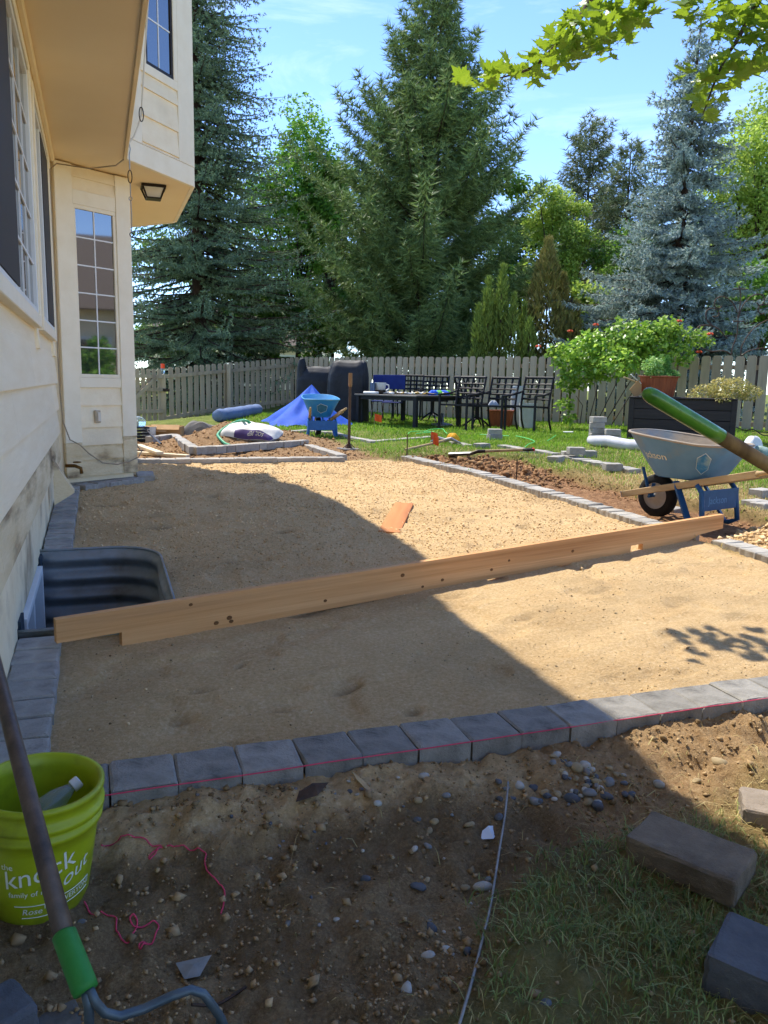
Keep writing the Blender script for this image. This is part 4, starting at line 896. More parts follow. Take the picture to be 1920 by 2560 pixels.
# gate
gd = (Gt - Cn); gd.z = 0; gd.normalize(); gate = thing('picket_gate', 'grey picket gate with diagonal brace and black latch by the bay', 'gate', (Gt.x, Gt.y, zg(Gt.x, Gt.y)))
ge = Gt + gd * 1.5; nn = Vector((gd.y, -gd.x, 0)); nn = nn if nn.dot(-Gt) > 0 else -nn
gang = math.atan2(gd.y, gd.x)
for k in range(9):
    q = Gt + gd * (.12 + k * .165); g = zg(q.x, q.y) + .06
    link('picket', PKM[0], gate, (q.x - gate.location.x, q.y - gate.location.y, g - gate.location.z), (0, 0, gang), (.92, 1, Gt.z - .03 - g))
for z_ in (-.22, -.55, -1.1):
    a, b = Gt + gd * .05 + nn * .045, ge + nn * .045; MB().bar(Vector((a.x, a.y, Gt.z + z_)), Vector((b.x, b.y, Gt.z + z_)), .04, .09).build('rail', m_fen, gate, world=True)
a, b = Gt + gd * .25 + nn * .09, Gt + gd * 1.35 + nn * .09
MB().bar(Vector((a.x, a.y, Gt.z - .22)), Vector((b.x, b.y, Gt.z - 1.1)), .035, .09).build('brace', m_fen, gate, world=True)
q = Gt + nn * .12; MB().box((q.x, q.y, Gt.z - .56), (.16, .06, .07)).build('latch', m_bronze, gate, world=True, bevel=.01)
MB().bb(Gt.x - .06, Gt.x + .06, Gt.y - .06, Gt.y + .06, gate.location.z - .05, Gt.z - .16).build('gate_post', m_fen, gate, world=True, bevel=.005)
ob_ = thing('marker_bottle', 'small clear bottle with bright orange cap on the gate post', 'bottle', (Gt.x, Gt.y, Gt.z - .16))
MB().lathe([(.03, 0), (.05, .01), (.05, .15), (.035, .17)], 14).build('body', m_pet, ob_, smooth_=True)
MB().lathe([(.052, .15), (.052, .25), (.045, .27)], 14).build('cap', mat('orange_plastic', '#ff4a16', '#ff5a22', rough=.4, vary=0), ob_)

# ------------------------------------------------------------------ wheelbarrows
m_blue = mat('worn_blue_paint', '#4d7595', '#5b83a2', scale=5, rough=.5, bump=.06, c3='#6c7a80', big=3, vary=0, spec=.4)
m_bluein = mat('dusty_tray', '#8a7d6d', '#a39584', scale=5, rough=.85, bump=.3, c3='#6f7f8a', big=2.5, vary=0)
m_bluedk = mat('navy_blue_paint', '#1f4a72', '#2a5680', scale=8, rough=.45, vary=0)
m_bright = mat('bright_blue_tray', '#1c6fb0', '#2a80c2', scale=5, rough=.4, vary=0, c3='#3a86bd', big=3)
m_ash = mat('ash_wood', '#a58b62', '#bda278', scale=6, rough=.7, bump=.15, stretch=(.3, 3, 3), c3='#8c7350', big=3, vary=0)
m_tyre = mat('black_tyre', '#1d1c1b', '#2b2926', scale=20, rough=.85, bump=.3, vary=0)
m_rim = mat('cream_rim', '#a49a88', '#b5ab99', scale=9, rough=.5, vary=0)
def barrow(label, loc, rotz, m_out, m_in, m_leg, sc_=1.0, tilt=0.0):
    t = thing('wheelbarrow', label, 'wheelbarrow', loc, (0, tilt, rotz)); t.scale = (sc_,) * 3
    def rim(a, h):   # a 0..1 round, h 0 bottom..1 rim; +x is the front
        an = 2 * math.pi * a; ca, sa_ = math.cos(an), math.sin(an); e = .62
        sx = math.copysign(abs(ca) ** e, ca); sy = math.copysign(abs(sa_) ** e, sa_)
        lf, lb = .30 + .27 * h, .26 + .19 * h; wf = .17 + .15 * h
        wy = wf * (1 - .10 * max(0, sx) * h); x = .24 + (lf if sx > 0 else lb) * sx
        return Vector((x, wy * sy, .385 + .30 * h + h * .05 * max(0, x) / .57))
    nU = 48
    mb = MB(); mb.grid(lambda a, b: tuple(rim(a, b)), nU, 9, closed=True); n0 = len(mb.v)
    bot = [rim(k / nU, 0) for k in range(nU)]; mb.add(bot, [tuple(range(nU - 1, -1, -1))])
    tray = mb.build('tray', m_out, t, smooth_=True)
    mb = MB(); ins = lambda a, b: Vector((rim(a, b).x * .985, rim(a, b).y * .975, rim(a, b).z + .006 * (1 - b)))
    mb.grid(lambda a, b: tuple(ins(a, b)), nU, 9, closed=True); mb.add([ins(k / nU, 0) for k in range(nU)], [tuple(range(nU))]); mb.build('tray_lining', m_in, tray, smooth_=True)
    MB().tube([rim(k / nU, 1) for k in range(nU + 1)], .011, 8, cap=False).build('rolled_rim', m_in, tray, smooth_=True)
    wz = .19; wx = .56
    wh = MB(); prof = [(.115, -.04), (.17, -.045), (.187, -.03), (.192, 0), (.187, .03), (.17, .045), (.115, .04)]
    rotx = Matrix.Rotation(math.pi / 2, 3, 'X')
    ty = MB().lathe(prof, 32, (wx, 0, wz), cap=False, mtx=rotx).build('wheel', m_tyre, t, smooth_=True)
    MB().lathe([(.02, -.05), (.05, -.03), (.11, -.035), (.117, -.042), (.117, .042), (.11, .035), (.05, .03), (.02, .05)], 28, (wx, 0, wz), mtx=rotx).build('hub', m_rim, ty, smooth_=True)
    MB().tube([(wx, -.13, wz), (wx, .13, wz)], .012, 8).build('axle', m_leg, t)
    for s in (-1, 1):
        f = Vector((.84, s * .125, .175)); r_ = Vector((-.72, s * .30, .56))
        g0 = f.lerp(r_, .86); hnd = MB().bar(f, g0, .042, .055).build('handle', m_ash, t, bevel=.004)
        MB().tube([g0, f.lerp(r_, .885), f.lerp(r_, .95), f.lerp(r_, 1.0)], [.024, .018, .020, .016], 10).build('grip', m_ash, hnd, smooth_=True)
        MB().bar(f + Vector((.004, 0, 0)), f - Vector((.03, 0, -.01)), .042, .05).build('end_cap', m_leg, hnd)
        MB().bar((wx, s * .085, wz), (.52, s * .12, .31), .03, .006).build('wheel_bracket', m_leg, t)
        # rear leg: an inverted U of strap
        MB().tube([(.02, s * .235, .36), (-.03, s * .24, .30), (-.06, s * .25, .05), (.02, s * .25, .015), (.08, s * .25, .015)], .022, 8).build('leg', m_leg, t, smooth_=True)
        MB().bar((.26, s * .18, .36), (.05, s * .25, .02), .055, .018).build('leg_brace', m_leg, t)
        MB().bar((.66, s * .10, .44), (.57, s * .10, .20), .03, .012).build('tray_brace', m_leg, t)
    MB().box((-.05, 0, .235), (.010, .50, .17)).build('cross_plate', m_leg, t, bevel=.004)
    MB().box((.24, 0, .385), (.5, .22, .025)).build('tray_support', m_leg, t)
    return t, rim
def barrow_text(t, rim, body, size, a0, h0, m, sgn=1, name='lettering', plane=None):
    me_ = text_mesh(body, size)
    tray = [c for c in t.children if c.name.startswith('tray') and 'lining' not in c.name and 'brace' not in c.name and 'support' not in c.name][0]
    per = 2.6
    for v in me_.vertices:
        a = a0 + sgn * v.co.x / per; h = h0 + v.co.y / .33; p = rim(a % 1, h); q = rim((a + .002) % 1, h); up = rim(a % 1, h + .05) - p
        nrm_ = (q - p).cross(up).normalized(); c = Vector((0, 0, p.z)); 
        if nrm_.dot(Vector((p.x, p.y, 0))) < 0: nrm_ = -nrm_
        v.co = p + nrm_ * .003
    me_.materials.append(m); return link(name, me_, tray)
wpos = G(1640, 1290, -.105)
fwd2 = Vector((.335, .928, 0)).normalized(); rgt2 = Vector((.942, -.336, 0)).normalized()
def heading(lat, dep): v = rgt2 * lat + fwd2 * dep; return math.atan2(v.y, v.x)
h1 = heading(-.57, .82); S1 = 1.06
b1loc = Vector((wpos.x, wpos.y, 0)) - Vector((math.cos(h1), math.sin(h1), 0)) * .56 * S1
bw1, rim1 = barrow('rusty-lined grey blue wheelbarrow with wooden handles in the dug strip', (b1loc.x, b1loc.y, zg(wpos.x, wpos.y) - .005), h1, m_blue, m_bluein, m_bluedk, S1)
m_dec = mat('cream_decal', '#cfc8ad', '#dad4bd', rough=.6, vary=0)
barrow_text(bw1, rim1, 'Jackson', .078, .150, .46, m_dec)
def tray_of(t): return [c for c in t.children if c.name.split('.')[0] == 'tray'][0]
def hexdecal(t, rim, a0, h0, m, s=.09, off=.004):
    mb = MB(); pts = []
    for k in range(6):
        an = math.pi / 2 + k * math.pi / 3; x, y = s * math.cos(an), s * math.sin(an) * 1.05
        a = a0 + x / 2.6; h = h0 + y / .33; p = rim(a % 1, h); q = rim((a + .002) % 1, h); up = rim(a % 1, h + .05) - p; nr = (q - p).cross(up).normalized()
        if nr.dot(Vector((p.x, p.y, 0))) < 0: nr = -nr
        pts.append(p + nr * off)
    c = sum(pts, Vector()) / 6; nr = (pts[1] - pts[0]).cross(pts[2] - pts[0]).normalized(); pts.append(c + nr * 0.0)
    mb.add(pts, [(k, (k + 1) % 6, 6) for k in range(6)]); return mb.build('decal', m, tray_of(t))
hexdecal(bw1, rim1, .345, .50, mat('decal_border', '#b9c6cc', '#c6d2d6', rough=.5, vary=0), .098, .004)
hexdecal(bw1, rim1, .345, .50, mat('decal_blue', '#2c6c98', '#3a7aa5', scale=9, rough=.5, vary=0, c3='#8fa6a6', big=6), .090, .007)
barrow_text(bw1, rim1, 'Jackson', .030, .328, .58, m_dec)
tm = text_mesh('Jackson', .085)
for v in tm.vertices: v.co = Vector((-.0555, .175 - v.co.x, .205 + v.co.y))
tm.materials.append(mat('embossed_navy', '#4a7aa2', '#5384ab', rough=.4, vary=0)); link('lettering', tm, bw1)
g2 = G(805, 1094, 0, False); h2 = heading(-.22, .97); S2 = .97
bw2, rim2 = barrow('bright blue wheelbarrow seen from behind next to the tarp', (g2.x, g2.y, zg(g2.x, g2.y) - .01), h2, m_bright, mat('bright_blue_lining', '#3d8fc4', '#6aa3c4', scale=4, rough=.5, vary=0, c3='#a5b2b6', big=2), mat('royal_blue_paint', '#1d5a9c', '#2767aa', rough=.4, vary=0), S2)
hexdecal(bw2, rim2, .49, .5, mat('decal_border', '#b9c6cc'), .09, .004); hexdecal(bw2, rim2, .49, .5, mat('decal_teal', '#2a5f7c', '#3b7390', rough=.5, vary=0), .082, .007)

# ------------------------------------------------------------------ tarp, grills, roll, pile things
m_tarp = mat('blue_tarp', '#2a52b0', '#3a66c4', scale=4, rough=.7, bump=.3, bscale=14, vary=0, spec=.15)
tp = P(745, 1050, 16.8); tp.z = zg(tp.x, tp.y); tr = thing('tarp', 'bright blue tarp draped in a peak over a pile by the fence', 'tarp', tp)
peak = P(779, 961, 17.0) - tp
def tarpf(a, b):
    an = 2 * math.pi * a; rr = (1.0 + .13 * math.sin(3 * an + .6) + .10 * math.sin(5 * an)) ; lat, dep = math.cos(an) * (.78 if math.cos(an) < 0 else .95) * rr, math.sin(an) * .62 * rr
    foot = rgt2 * lat + fwd2 * dep + rgt2 * .03; foot.z = zg(tp.x + foot.x, tp.y + foot.y) - tp.z + .012
    k = b ** 1.0; q = peak.lerp(foot, k); sag = -.03 * math.sin(math.pi * k) * (1 - .5 * math.cos(an)); ridge = .045 * math.cos(3 * an + 1.2 + 2 * k) * math.sin(math.pi * min(1, k * 1.1)) + .02 * math.sin(7 * an + 6 * k) * k + .012 * math.sin(13 * an - 9 * k) * k
    q.z += sag + ridge; q.z = max(q.z, zg(tp.x + q.x, tp.y + q.y) - tp.z + .012); return tuple(q)
MB().grid(tarpf, 72, 18, closed=True).build('sheet', m_tarp, tr, smooth_=True)
m_cover = mat('black_cover_cloth', '#16171a', '#24262a', scale=5, rough=.65, bump=.35, bscale=9, vary=0, spec=.35, c3='#2f3136', big=2)
def cover(label, base, w_, dpt, rot, profile, seed):
    r = random.Random(seed); t = thing('covered_grill', label, 'grill', base, rot); ph = [r.uniform(0, 6) for _ in range(6)]
    def fn(a, b):
        i = b * (len(profile) - 1); k = min(int(i), len(profile) - 2); f = i - k
        z, sx, sy, ox = [p + (q - p) * f for p, q in zip(profile[k], profile[k + 1])]
        an = 2 * math.pi * a; ca, sa_ = math.cos(an), math.sin(an); x = math.copysign(abs(ca) ** .45, ca) * sx * w_ / 2; y = math.copysign(abs(sa_) ** .45, sa_) * sy * dpt / 2
        fold = .022 * math.sin(9 * an + ph[0]) * (1 - b) + .012 * math.sin(17 * an + ph[1] + 3 * b) * (1 - .5 * b)
        return (x * (1 + fold) + ox, y * (1 + fold), z + .012 * math.sin(7 * an + ph[2]) * (b > .05) * (b < .9))
    mb = MB(); mb.grid(fn, 60, 34, closed=True); nv_ = 34; mb.f.append(tuple(i * nv_ + nv_ - 1 for i in range(60))); mb.build('cover', m_cover, t, smooth_=True)
    return t
gA = P(938 - 10, 1037, 18.6); gz = zg(gA.x, gA.y); gB = P(870, 1036, 18.2)
facing = math.atan2(rgt2.y, rgt2.x) - .25
gB.z = zg(gB.x, gB.y); hB = P(870, 902, 18.2).z - gB.z
cover('grill under a tall black domed cover in front of fence', gB, .90, .62, facing, [(0, 1.0, 1.0, 0), (.05, 1.02, 1.02, 0), (hB * .45, 1.0, 1.0, 0), (hB * .66, .99, 1.0, 0), (hB * .78, .96, .92, .01), (hB * .9, .90, .72, .02), (hB * .97, .84, .50, .03), (hB, .72, .28, .04), (hB + .004, .3, .1, .04)], 4)
gC = P(790, 1028, 19.4); gC.z = zg(gC.x, gC.y); hC = P(790, 917, 19.4).z - gC.z
t = cover('second covered grill with an upright hump beside the tarp', gC, .98, .6, facing, [(0, 1.0, 1.0, .02), (.05, 1.0, 1.0, .02), (hC * .5, .98, 1.0, .02), (hC * .72, .96, .95, .02), (hC * .88, .92, .74, .04), (hC * .97, .8, .46, .08), (hC, .62, .25, .1), (hC + .004, .2, .1, .1)], 9)
hx = P(762, 899, 19.2).z - gC.z
MB().grid(lambda a, b: ((-.33 + .11 * math.cos(2 * math.pi * a) * (1 - .35 * max(0, b - .8) * 5)), -.12 + .12 * math.sin(2 * math.pi * a) * (1 - .35 * max(0, b - .8) * 5), hC * .5 + (hx - hC * .5) * b + .03 * math.cos(2 * math.pi * a)), 20, 10, closed=True).build('hump', m_cover, t, smooth_=True)
MB().lathe([(.005, .03), (.06, .0), (.078, -.04)], 14, (-.33, -.12, hx)).build('hump_top', m_cover, t, smooth_=True)
# roll of blue grey fabric by the fence
ra, rb_ = P(543, 1051, 16.6), P(645, 1024, 18.6); ra.z = zg(ra.x, ra.y) + .13; rb_.z = zg(rb_.x, rb_.y) + .13
m_fab = mat('slate_fabric', '#5d6f8e', '#6f82a2', scale=5, rough=.8, bump=.4, bscale=12, vary=0)
n = 16; rl = thing('fabric_roll', 'roll of slate blue landscape fabric lying along the fence', 'roll', (ra.x, ra.y, ra.z - .13))
MB().tube([ra.lerp(rb_, k / n) - rl.location + Vector((0, 0, .006 * math.sin(k * 1.7))) for k in range(n + 1)], [.135 + .004 * math.sin(k * 2.1) if 0 < k < n else .12 for k in range(n + 1)], 16).build('roll', m_fab, rl, smooth_=True)
# bag of soil on the mound
bgp = G(628, 1086, 0, False); bgp.z = zg(bgp.x, bgp.y) + .0
bag = thing('soil_bag', 'slumped white and purple soil bag lying on the mulch mound', 'bag', bgp, (math.radians(14), math.radians(3), math.atan2(rgt2.y, rgt2.x) - .32))
def bagf(a, b, off=0.0):
    x = (a - .5) * .92; y = (b - .5) * .50; u2 = 1 - abs(2 * a - 1) ** 3; v2 = 1 - abs(2 * b - 1) ** 2.5
    return (x * (1 - .10 * (1 - v2)), y * (1 - .06 * (1 - u2)), .02 + .15 * (max(0, u2) * max(0, v2)) ** .6 + .012 * math.sin(9 * a + 6 * b) * u2 + .01 * math.sin(21 * a - 9 * b) * v2 + off)
m_bag = mat('white_bag_plastic', '#cfcac0', '#dbd7ce', scale=5, rough=.5, bump=.3, bscale=16, vary=0)
MB().grid(bagf, 34, 22).grid(lambda a, b: (bagf(1 - a, b)[0], bagf(1 - a, b)[1], .0), 10, 10).build('bag_film', m_bag, bag, smooth_=True)
MB().grid(lambda a, b: bagf(.32 + .68 * a, .0 + .17 * b, .004), 30, 8).build('purple_panel', mat('purple_film', '#3b2a58', '#4a376b', scale=6, rough=.45, vary=0), bag, smooth_=True)
tm = text_mesh('SOIL PEP', .062)
for v in tm.vertices: a, b = .86 - v.co.x / .82, .125 - v.co.y / .46; v.co = Vector(bagf(a, b, .008))
tm.materials.append(m_dec); link('lettering', tm, bag)
# hose
hz_ = []
for u, v, t_, zo in ((690 - 60, 1091, 12.6, .18), (634, 1074, 12.9, .26), (629, 1062, 13.0, .30), (613, 1051, 13.1, .30), (590, 1055, 13.0, .26), (560, 1071, 12.7, .16), (545, 1085, 12.4, .12), (548, 1096, 12.2, .08), (562, 1108, 12.0, .02), (575, 1114, 11.8, .0)):
    tb2 = bgp.y / ray(628, 1086)[1]; q = P(u, v, tb2 - .06) if u > 600 else G(u, v, .03, False); q.z = max(q.z, zg(q.x, q.y) + .02); hz_.append(q)
def spline(cps, k=6):
    out = []; n = len(cps)
    for i in range(n - 1):
        p0, p1, p2, p3 = cps[max(0, i - 1)], cps[i], cps[i + 1], cps[min(n - 1, i + 2)]
        for j in range(k):
            t = j / k; out.append(.5 * ((2 * p1) + (p2 - p0) * t + (2 * p0 - 5 * p1 + 4 * p2 - p3) * t * t + (3 * p1 - p0 - 3 * p2 + p3) * t ** 3))
    return out + [cps[-1]]
tag(MB().tube(spline(hz_), .021, 8).build('garden_hose', mat('green_hose', '#3c8f62', '#48a070', rough=.45, vary=0), smooth_=True), 'green garden hose looping over the soil bag and mound', 'hose')
# grey sheet behind mound
def crumple(name, label, cat, u, v, t_, w_, d_, h, m, seed, zoff=0.0):
    r = random.Random(seed); q = P(u, v, t_); q.z = zg(q.x, q.y) + zoff; ph = [r.uniform(0, 6) for _ in range(6)]
    def fn(a, b):
        x = (a - .5) * w_; y = (b - .5) * d_; p = q + rgt2 * x + fwd2 * y
        z = h * (.45 + .55 * math.sin(4.5 * a + ph[0]) * math.cos(4 * b + ph[1])) * (1 - abs(2 * a - 1) ** 4) * (1 - abs(2 * b - 1) ** 4) + .15 * h * math.sin(13 * a + ph[2]) * math.sin(11 * b + ph[3])
        g_ = zg(p.x, p.y) - q.z + zoff
        return tuple(rgt2 * x + fwd2 * y + Vector((0, 0, max(z, 0) + g_ + .012)))
    o = MB().grid(fn, 22, 14).build(name, m, smooth_=False); o.location = q; return tag(o, label, cat)
crumple('ground_sheet', 'grey landscape sheet crumpled at the back of the mulch mound', 'sheet', 505, 1066, 13.6, .9, .6, .28, mat('grey_sheet', '#6a665f', '#7e7a72', scale=5, rough=.9, vary=0), 2)
# cardboard box
m_card = mat('cardboard', '#b08a5c', '#bd976a', scale=5, rough=.9, vary=.05, bump=.1)
cb = P(413, 1088, 13.2); cb.z = zg(cb.x, cb.y); bx_ = thing('cardboard_box', 'low open cardboard box near the gate with flaps up', 'box', cb, math.atan2(rgt2.y, rgt2.x) + .06)
for c_, d_, nm in (((0, -.17, .10), (.56, .012, .20), 'side_panel'), ((0, .17, .10), (.56, .012, .20), 'side_panel'), ((-.28, 0, .10), (.012, .33, .20), 'side_panel'), ((.28, 0, .10), (.012, .33, .20), 'side_panel'), ((0, 0, .01), (.55, .33, .012), 'floor_panel')): MB().box(c_, d_).build(nm, m_card, bx_)
MB().bar((-.10, -.18, .205), (-.10, -.30, .12), .36, .008, (0, 1, 0)).build('flap', m_card, bx_); MB().box((.05, -.235, .19), (.46, .012, .12), Matrix.Rotation(-.9, 3, 'X')).build('flap', m_card, bx_); MB().box((-.36, 0, .19), (.15, .32, .01), Matrix.Rotation(.5, 3, 'Y')).build('flap', m_card, bx_)
# clutter at the bay corner: plastic bag, tools, white pot, planks
pb = P(345, 1066, 12.6); pb.z = zg(pb.x, pb.y) + .30
cr = thing('clutter_crate', 'black crate with tools and a plastic bag by the bay corner', 'crate', (pb.x, pb.y, zg(pb.x, pb.y)), .3)
for k in range(5): MB().box((0, 0, .04 + k * .05), (.30, .22, .028)).build('crate_slat', mat('black_plastic', '#1b1b1d', '#28282b', rough=.5), cr, bevel=.006)
MB().lathe([(.02, .24), (.10, .27), (.11, .34), (.07, .40), (.02, .42)], 9, (.02, 0, 0)).build('bag_film', m_pet, cr)
tp0, tp1 = G(335, 1083, .02), G(403, 1110, .02)
tl = thing('loppers', 'black pole tool with red grip lying near the gate', 'tool', (tp1.x, tp1.y, zg(tp1.x, tp1.y)))
MB().tube([Vector((0, 0, .03)), Vector((tp0.x - tp1.x, tp0.y - tp1.y, .25))], .016, 8).build('pole', m_bronze, tl); MB().tube([Vector((tp0.x - tp1.x, tp0.y - tp1.y, .25)) * .72, Vector((tp0.x - tp1.x, tp0.y - tp1.y, .25)) * .95], .03, 8).build('grip', mat('red_grip', '#b5231f', '#c62c26', rough=.5), tl)
wpz = P(372, 1090, 12.9); wpz.z = zg(wpz.x, wpz.y)
tag(MB().lathe([(.085, 0), (.10, .01), (.12, .22), (.125, .23), (.115, .225), (.09, .02), (.01, .015)], 20).build('white_pot', mat('chalk_plastic', '#cfcabf', '#d8d4ca', rough=.6)), 'white plastic pot between crate and cardboard box', 'pot'); COL.objects['white_pot'].location = wpz
for i, (a, b, lab) in enumerate((((340, 1128), (470, 1136), 'weathered pale plank lying on soil behind the far paver row'), ((345, 1118), (400, 1137), 'shorter pale plank crossing another behind the far paver row'))):
    pa, pb2 = G(*a), G(*b); d_ = pb2 - pa; o = MB().box((0, 0, 0), (d_.length, .09, .035)).build('scrap_plank', mat('bleached_wood', '#c7b899', '#d6c8aa', scale=6, rough=.85, stretch=(.3, 3, 3)), bevel=.003); o.location = (pa + pb2) / 2; o.location.z = zg(o.location.x, o.location.y) + .03 + .036 * i; o.rotation_euler = (0, 0, math.atan2(d_.y, d_.x)); tag(o, lab, 'plank')
# tamper
tb = G(872, 1120, -.02); tb.z = zg(tb.x, tb.y); tmx = thing('hand_tamper', 'upright rusty hand tamper with square steel foot at sand corner', 'tamper', tb, (0, .012, .2))
m_rust = mat('rusty_steel', '#4f3d30', '#64503f', scale=15, rough=.7, metal=.3, bump=.2, vary=0)
MB().box((0, 0, .014), (.27, .27, .022)).build('foot_plate', m_steel, tmx, bevel=.003)
ht = P(868, 932, tb.y / ray(868, 932)[1]).z - tb.z
MB().tube([(0, 0, .02), (0, 0, .06), (0, 0, .10), (0, 0, ht - .2)], [.05, .03, .022, .021], 10).build('shaft', m_rust, tmx)
for a in range(4): MB().bar((.10 * math.cos(a * math.pi / 2), .10 * math.sin(a * math.pi / 2), .025), (0, 0, .11), .02, .008).build('gusset', m_rust, tmx)
MB().tube([(0, 0, ht - .2), (0, 0, ht - .18), (0, 0, ht)], [.022, .030, .028], 10).build('grip', mat('tan_grip', '#8a6845', '#9b7850', rough=.7), tmx)

# ------------------------------------------------------------------ table and chairs
m_alu = mat('charcoal_aluminium', '#19181a', '#232225', scale=20, rough=.6, vary=0, spec=.25)
m_top = mat('table_top_grey', '#3d3a37', '#4a4743', scale=14, rough=.38, vary=0, spec=.5)
FRc = P(1038, 1072, 16.6); gzt = zg(FRc.x, FRc.y); vL = rgt2 * -.77 + fwd2 * .64; vR = rgt2 * .64 + fwd2 * .77; TS = 1.66; TH = .69
tc_ = FRc + (vL + vR) * TS / 2; tz0 = zg(tc_.x, tc_.y)
tb_ = thing('patio_table', 'square dark metal patio table on lawn heaped with tools', 'table', (tc_.x, tc_.y, tz0), math.atan2(vR.y, vR.x))
MB().box((0, 0, TH - .02), (TS + .08, TS + .08, .035)).build('table_top', m_top, tb_, bevel=.006)
for a, b in (((-1, -1), (1, -1)), ((1, -1), (1, 1)), ((1, 1), (-1, 1)), ((-1, 1), (-1, -1))):
    hsz = TS / 2 - .04; MB().bar((a[0] * hsz, a[1] * hsz, TH - .075), (b[0] * hsz, b[1] * hsz, TH - .075), .03, .075).build('apron', m_alu, tb_)
for a in ((-1, -1), (1, -1), (1, 1), (-1, 1)):
    x, y = a[0] * (TS / 2 - .03), a[1] * (TS / 2 - .03); wq = Matrix.Rotation(math.atan2(vR.y, vR.x), 3, 'Z') @ Vector((x, y, 0)); gq = zg(tc_.x + wq.x, tc_.y + wq.y) - tz0 - .01
    MB().bb(x - .042, x + .042, y - .042, y + .042, gq, TH - .038).build('leg', m_alu, tb_, bevel=.004)
def chair(name, label, loc, rot, swivel=False, group='black lattice patio chairs'):
    t = thing(name, label, 'chair', loc, rot, group); t.scale = (1.17,) * 3; hw = .27
    # +x is the front
    seat = MB(); nS = 7
    st = MB().bar((-.22, -hw + .03, .42), (.26, -hw + .03, .44), .03, .03).bar((-.22, hw - .03, .42), (.26, hw - .03, .44), .03, .03).bar((.26, -hw, .44), (.26, hw, .44), .03, .03).bar((-.22, -hw, .42), (-.22, hw, .42), .03, .03).build('seat', m_alu, t)
    for k in range(7): MB().bar((-.20 + k * .074, -hw + .05, .43 + k * .003), (-.20 + k * .074, hw - .05, .43 + k * .003), .045, .008).build('seat_slat', m_alu, st)
    bk_ = MB().tube([(-.22, -hw, .40), (-.26, -hw, .62), (-.36, -hw, .94)], .019, 6).build('back_upright', m_alu, t); MB().tube([(-.22, hw, .40), (-.26, hw, .62), (-.36, hw, .94)], .019, 6).build('back_upright', m_alu, t)
    def bx(z): return -.22 - .04 * min(1, (z - .40) / .22) - .10 * max(0, (z - .62) / .32)
    MB().tube([(bx(.925) - .02 * math.sin(math.pi * k / 6), -hw + 2 * hw * k / 6, .925) for k in range(7)], .022, 6).build('top_rail', m_alu, t)
    for i, z in enumerate((.56, .645, .73, .815)): MB().tube([(bx(z) - .015 * math.sin(math.pi * k / 4), -hw + 2 * hw * k / 4, z) for k in range(5)], .018, 4).build('lattice_bar', m_alu, t)
    for y in (-.13, 0, .13): MB().tube([(bx(z) - .018, y, z) for z in (.53, .62, .75, .92)], .021, 4).build('lattice_bar', m_alu, t)
    for s in (-1, 1):
        MB().tube([(-.29, s * hw, .70), (-.20, s * (hw + .02), .665), (0, s * (hw + .03), .63), (.2, s * (hw + .03), .62), (.285, s * (hw + .02), .61)], .018, 6).build('arm', m_alu, t)
        if not swivel:
            MB().bar((.27, s * (hw + .015), 0), (.27, s * (hw + .015), .61), .032, .032).build('leg', m_alu, t)
            MB().tube([(-.23, s * hw, .42), (-.26, s * hw, .2), (-.36, s * hw, 0)], .018, 6).build('leg', m_alu, t)
        else: MB().bar((.27, s * (hw + .015), .43), (.27, s * (hw + .015), .61), .032, .032).build('arm_post', m_alu, t)
    if swivel:
        MB().tube([(0, 0, .14), (0, 0, .41)], .04, 10).build('pedestal', m_alu, t)
        for k in range(4):
            a = k * math.pi / 2 + .5; MB().tube([(0, 0, .2), (.12 * math.cos(a), .12 * math.sin(a), .13), (.27 * math.cos(a), .27 * math.sin(a), .01)], .018, 6).build('foot', m_alu, t)
    return t
def chair_at(u, v, t_, ang, label, swivel=False):
    q = P(u, v, t_); q.z = zg(q.x, q.y); return chair('patio_chair', label, q, ang, swivel)
fA = heading(-.64, -.77)
chair_at(1318, 1066, 16.0, fA, 'black lattice chair in front of the white cylinder by the fence')
chair_at(1236, 1063, 16.3, fA + .05, 'black lattice chair with a bundle on its seat beside a terracotta box')
chair_at(1152, 1062, 16.5, fA + .02, 'black lattice chair pulled up to the table corner by the gloves')
chair_at(1192, 1050, 17.6, heading(-.4, -.9) + 2.6, 'swivel lattice chair with its back turned behind the other chairs', True)
chair_at(1080, 1048, 19.3, heading(-.25, -.97), 'swivel lattice chair behind the table near the fence', True)
chair_at(1020, 1046, 19.8, heading(-.15, -.99), 'lattice chair behind the table beside the blue folding chairs')
m_navy = mat('navy_cloth', '#1c2c66', '#24367a', scale=6, rough=.7, vary=.05)
for i, (u, lab) in enumerate(((982, 'navy folding chair tucked behind the table next to lattice chair'), (955, 'navy folding chair tucked behind the table beside covered grill'))):
    q = P(u, 1046, 18.9 + .5 * i); q.z = zg(q.x, q.y); t = thing('folding_chair', lab, 'chair', q, heading(-.1, -.99), 'navy folding chairs')
    zt = P(u, 937, 18.9 + .5 * i).z - q.z
    MB().box((-.22, 0, zt - .17), (.03, .52, .34)).build('backrest', m_navy, t, bevel=.014, seg=2); MB().box((0, 0, .45), (.42, .50, .03)).build('seat', m_navy, t, bevel=.01)
    for s in (-1, 1): MB().tube([(-.24, s * .25, zt - .05), (-.22, s * .25, .45), (.24, s * .25, 0)], .014, 6).build('leg', m_alu, t); MB().tube([(.2, s * .25, .45), (-.24, s * .25, 0)], .014, 6).build('leg', m_alu, t)

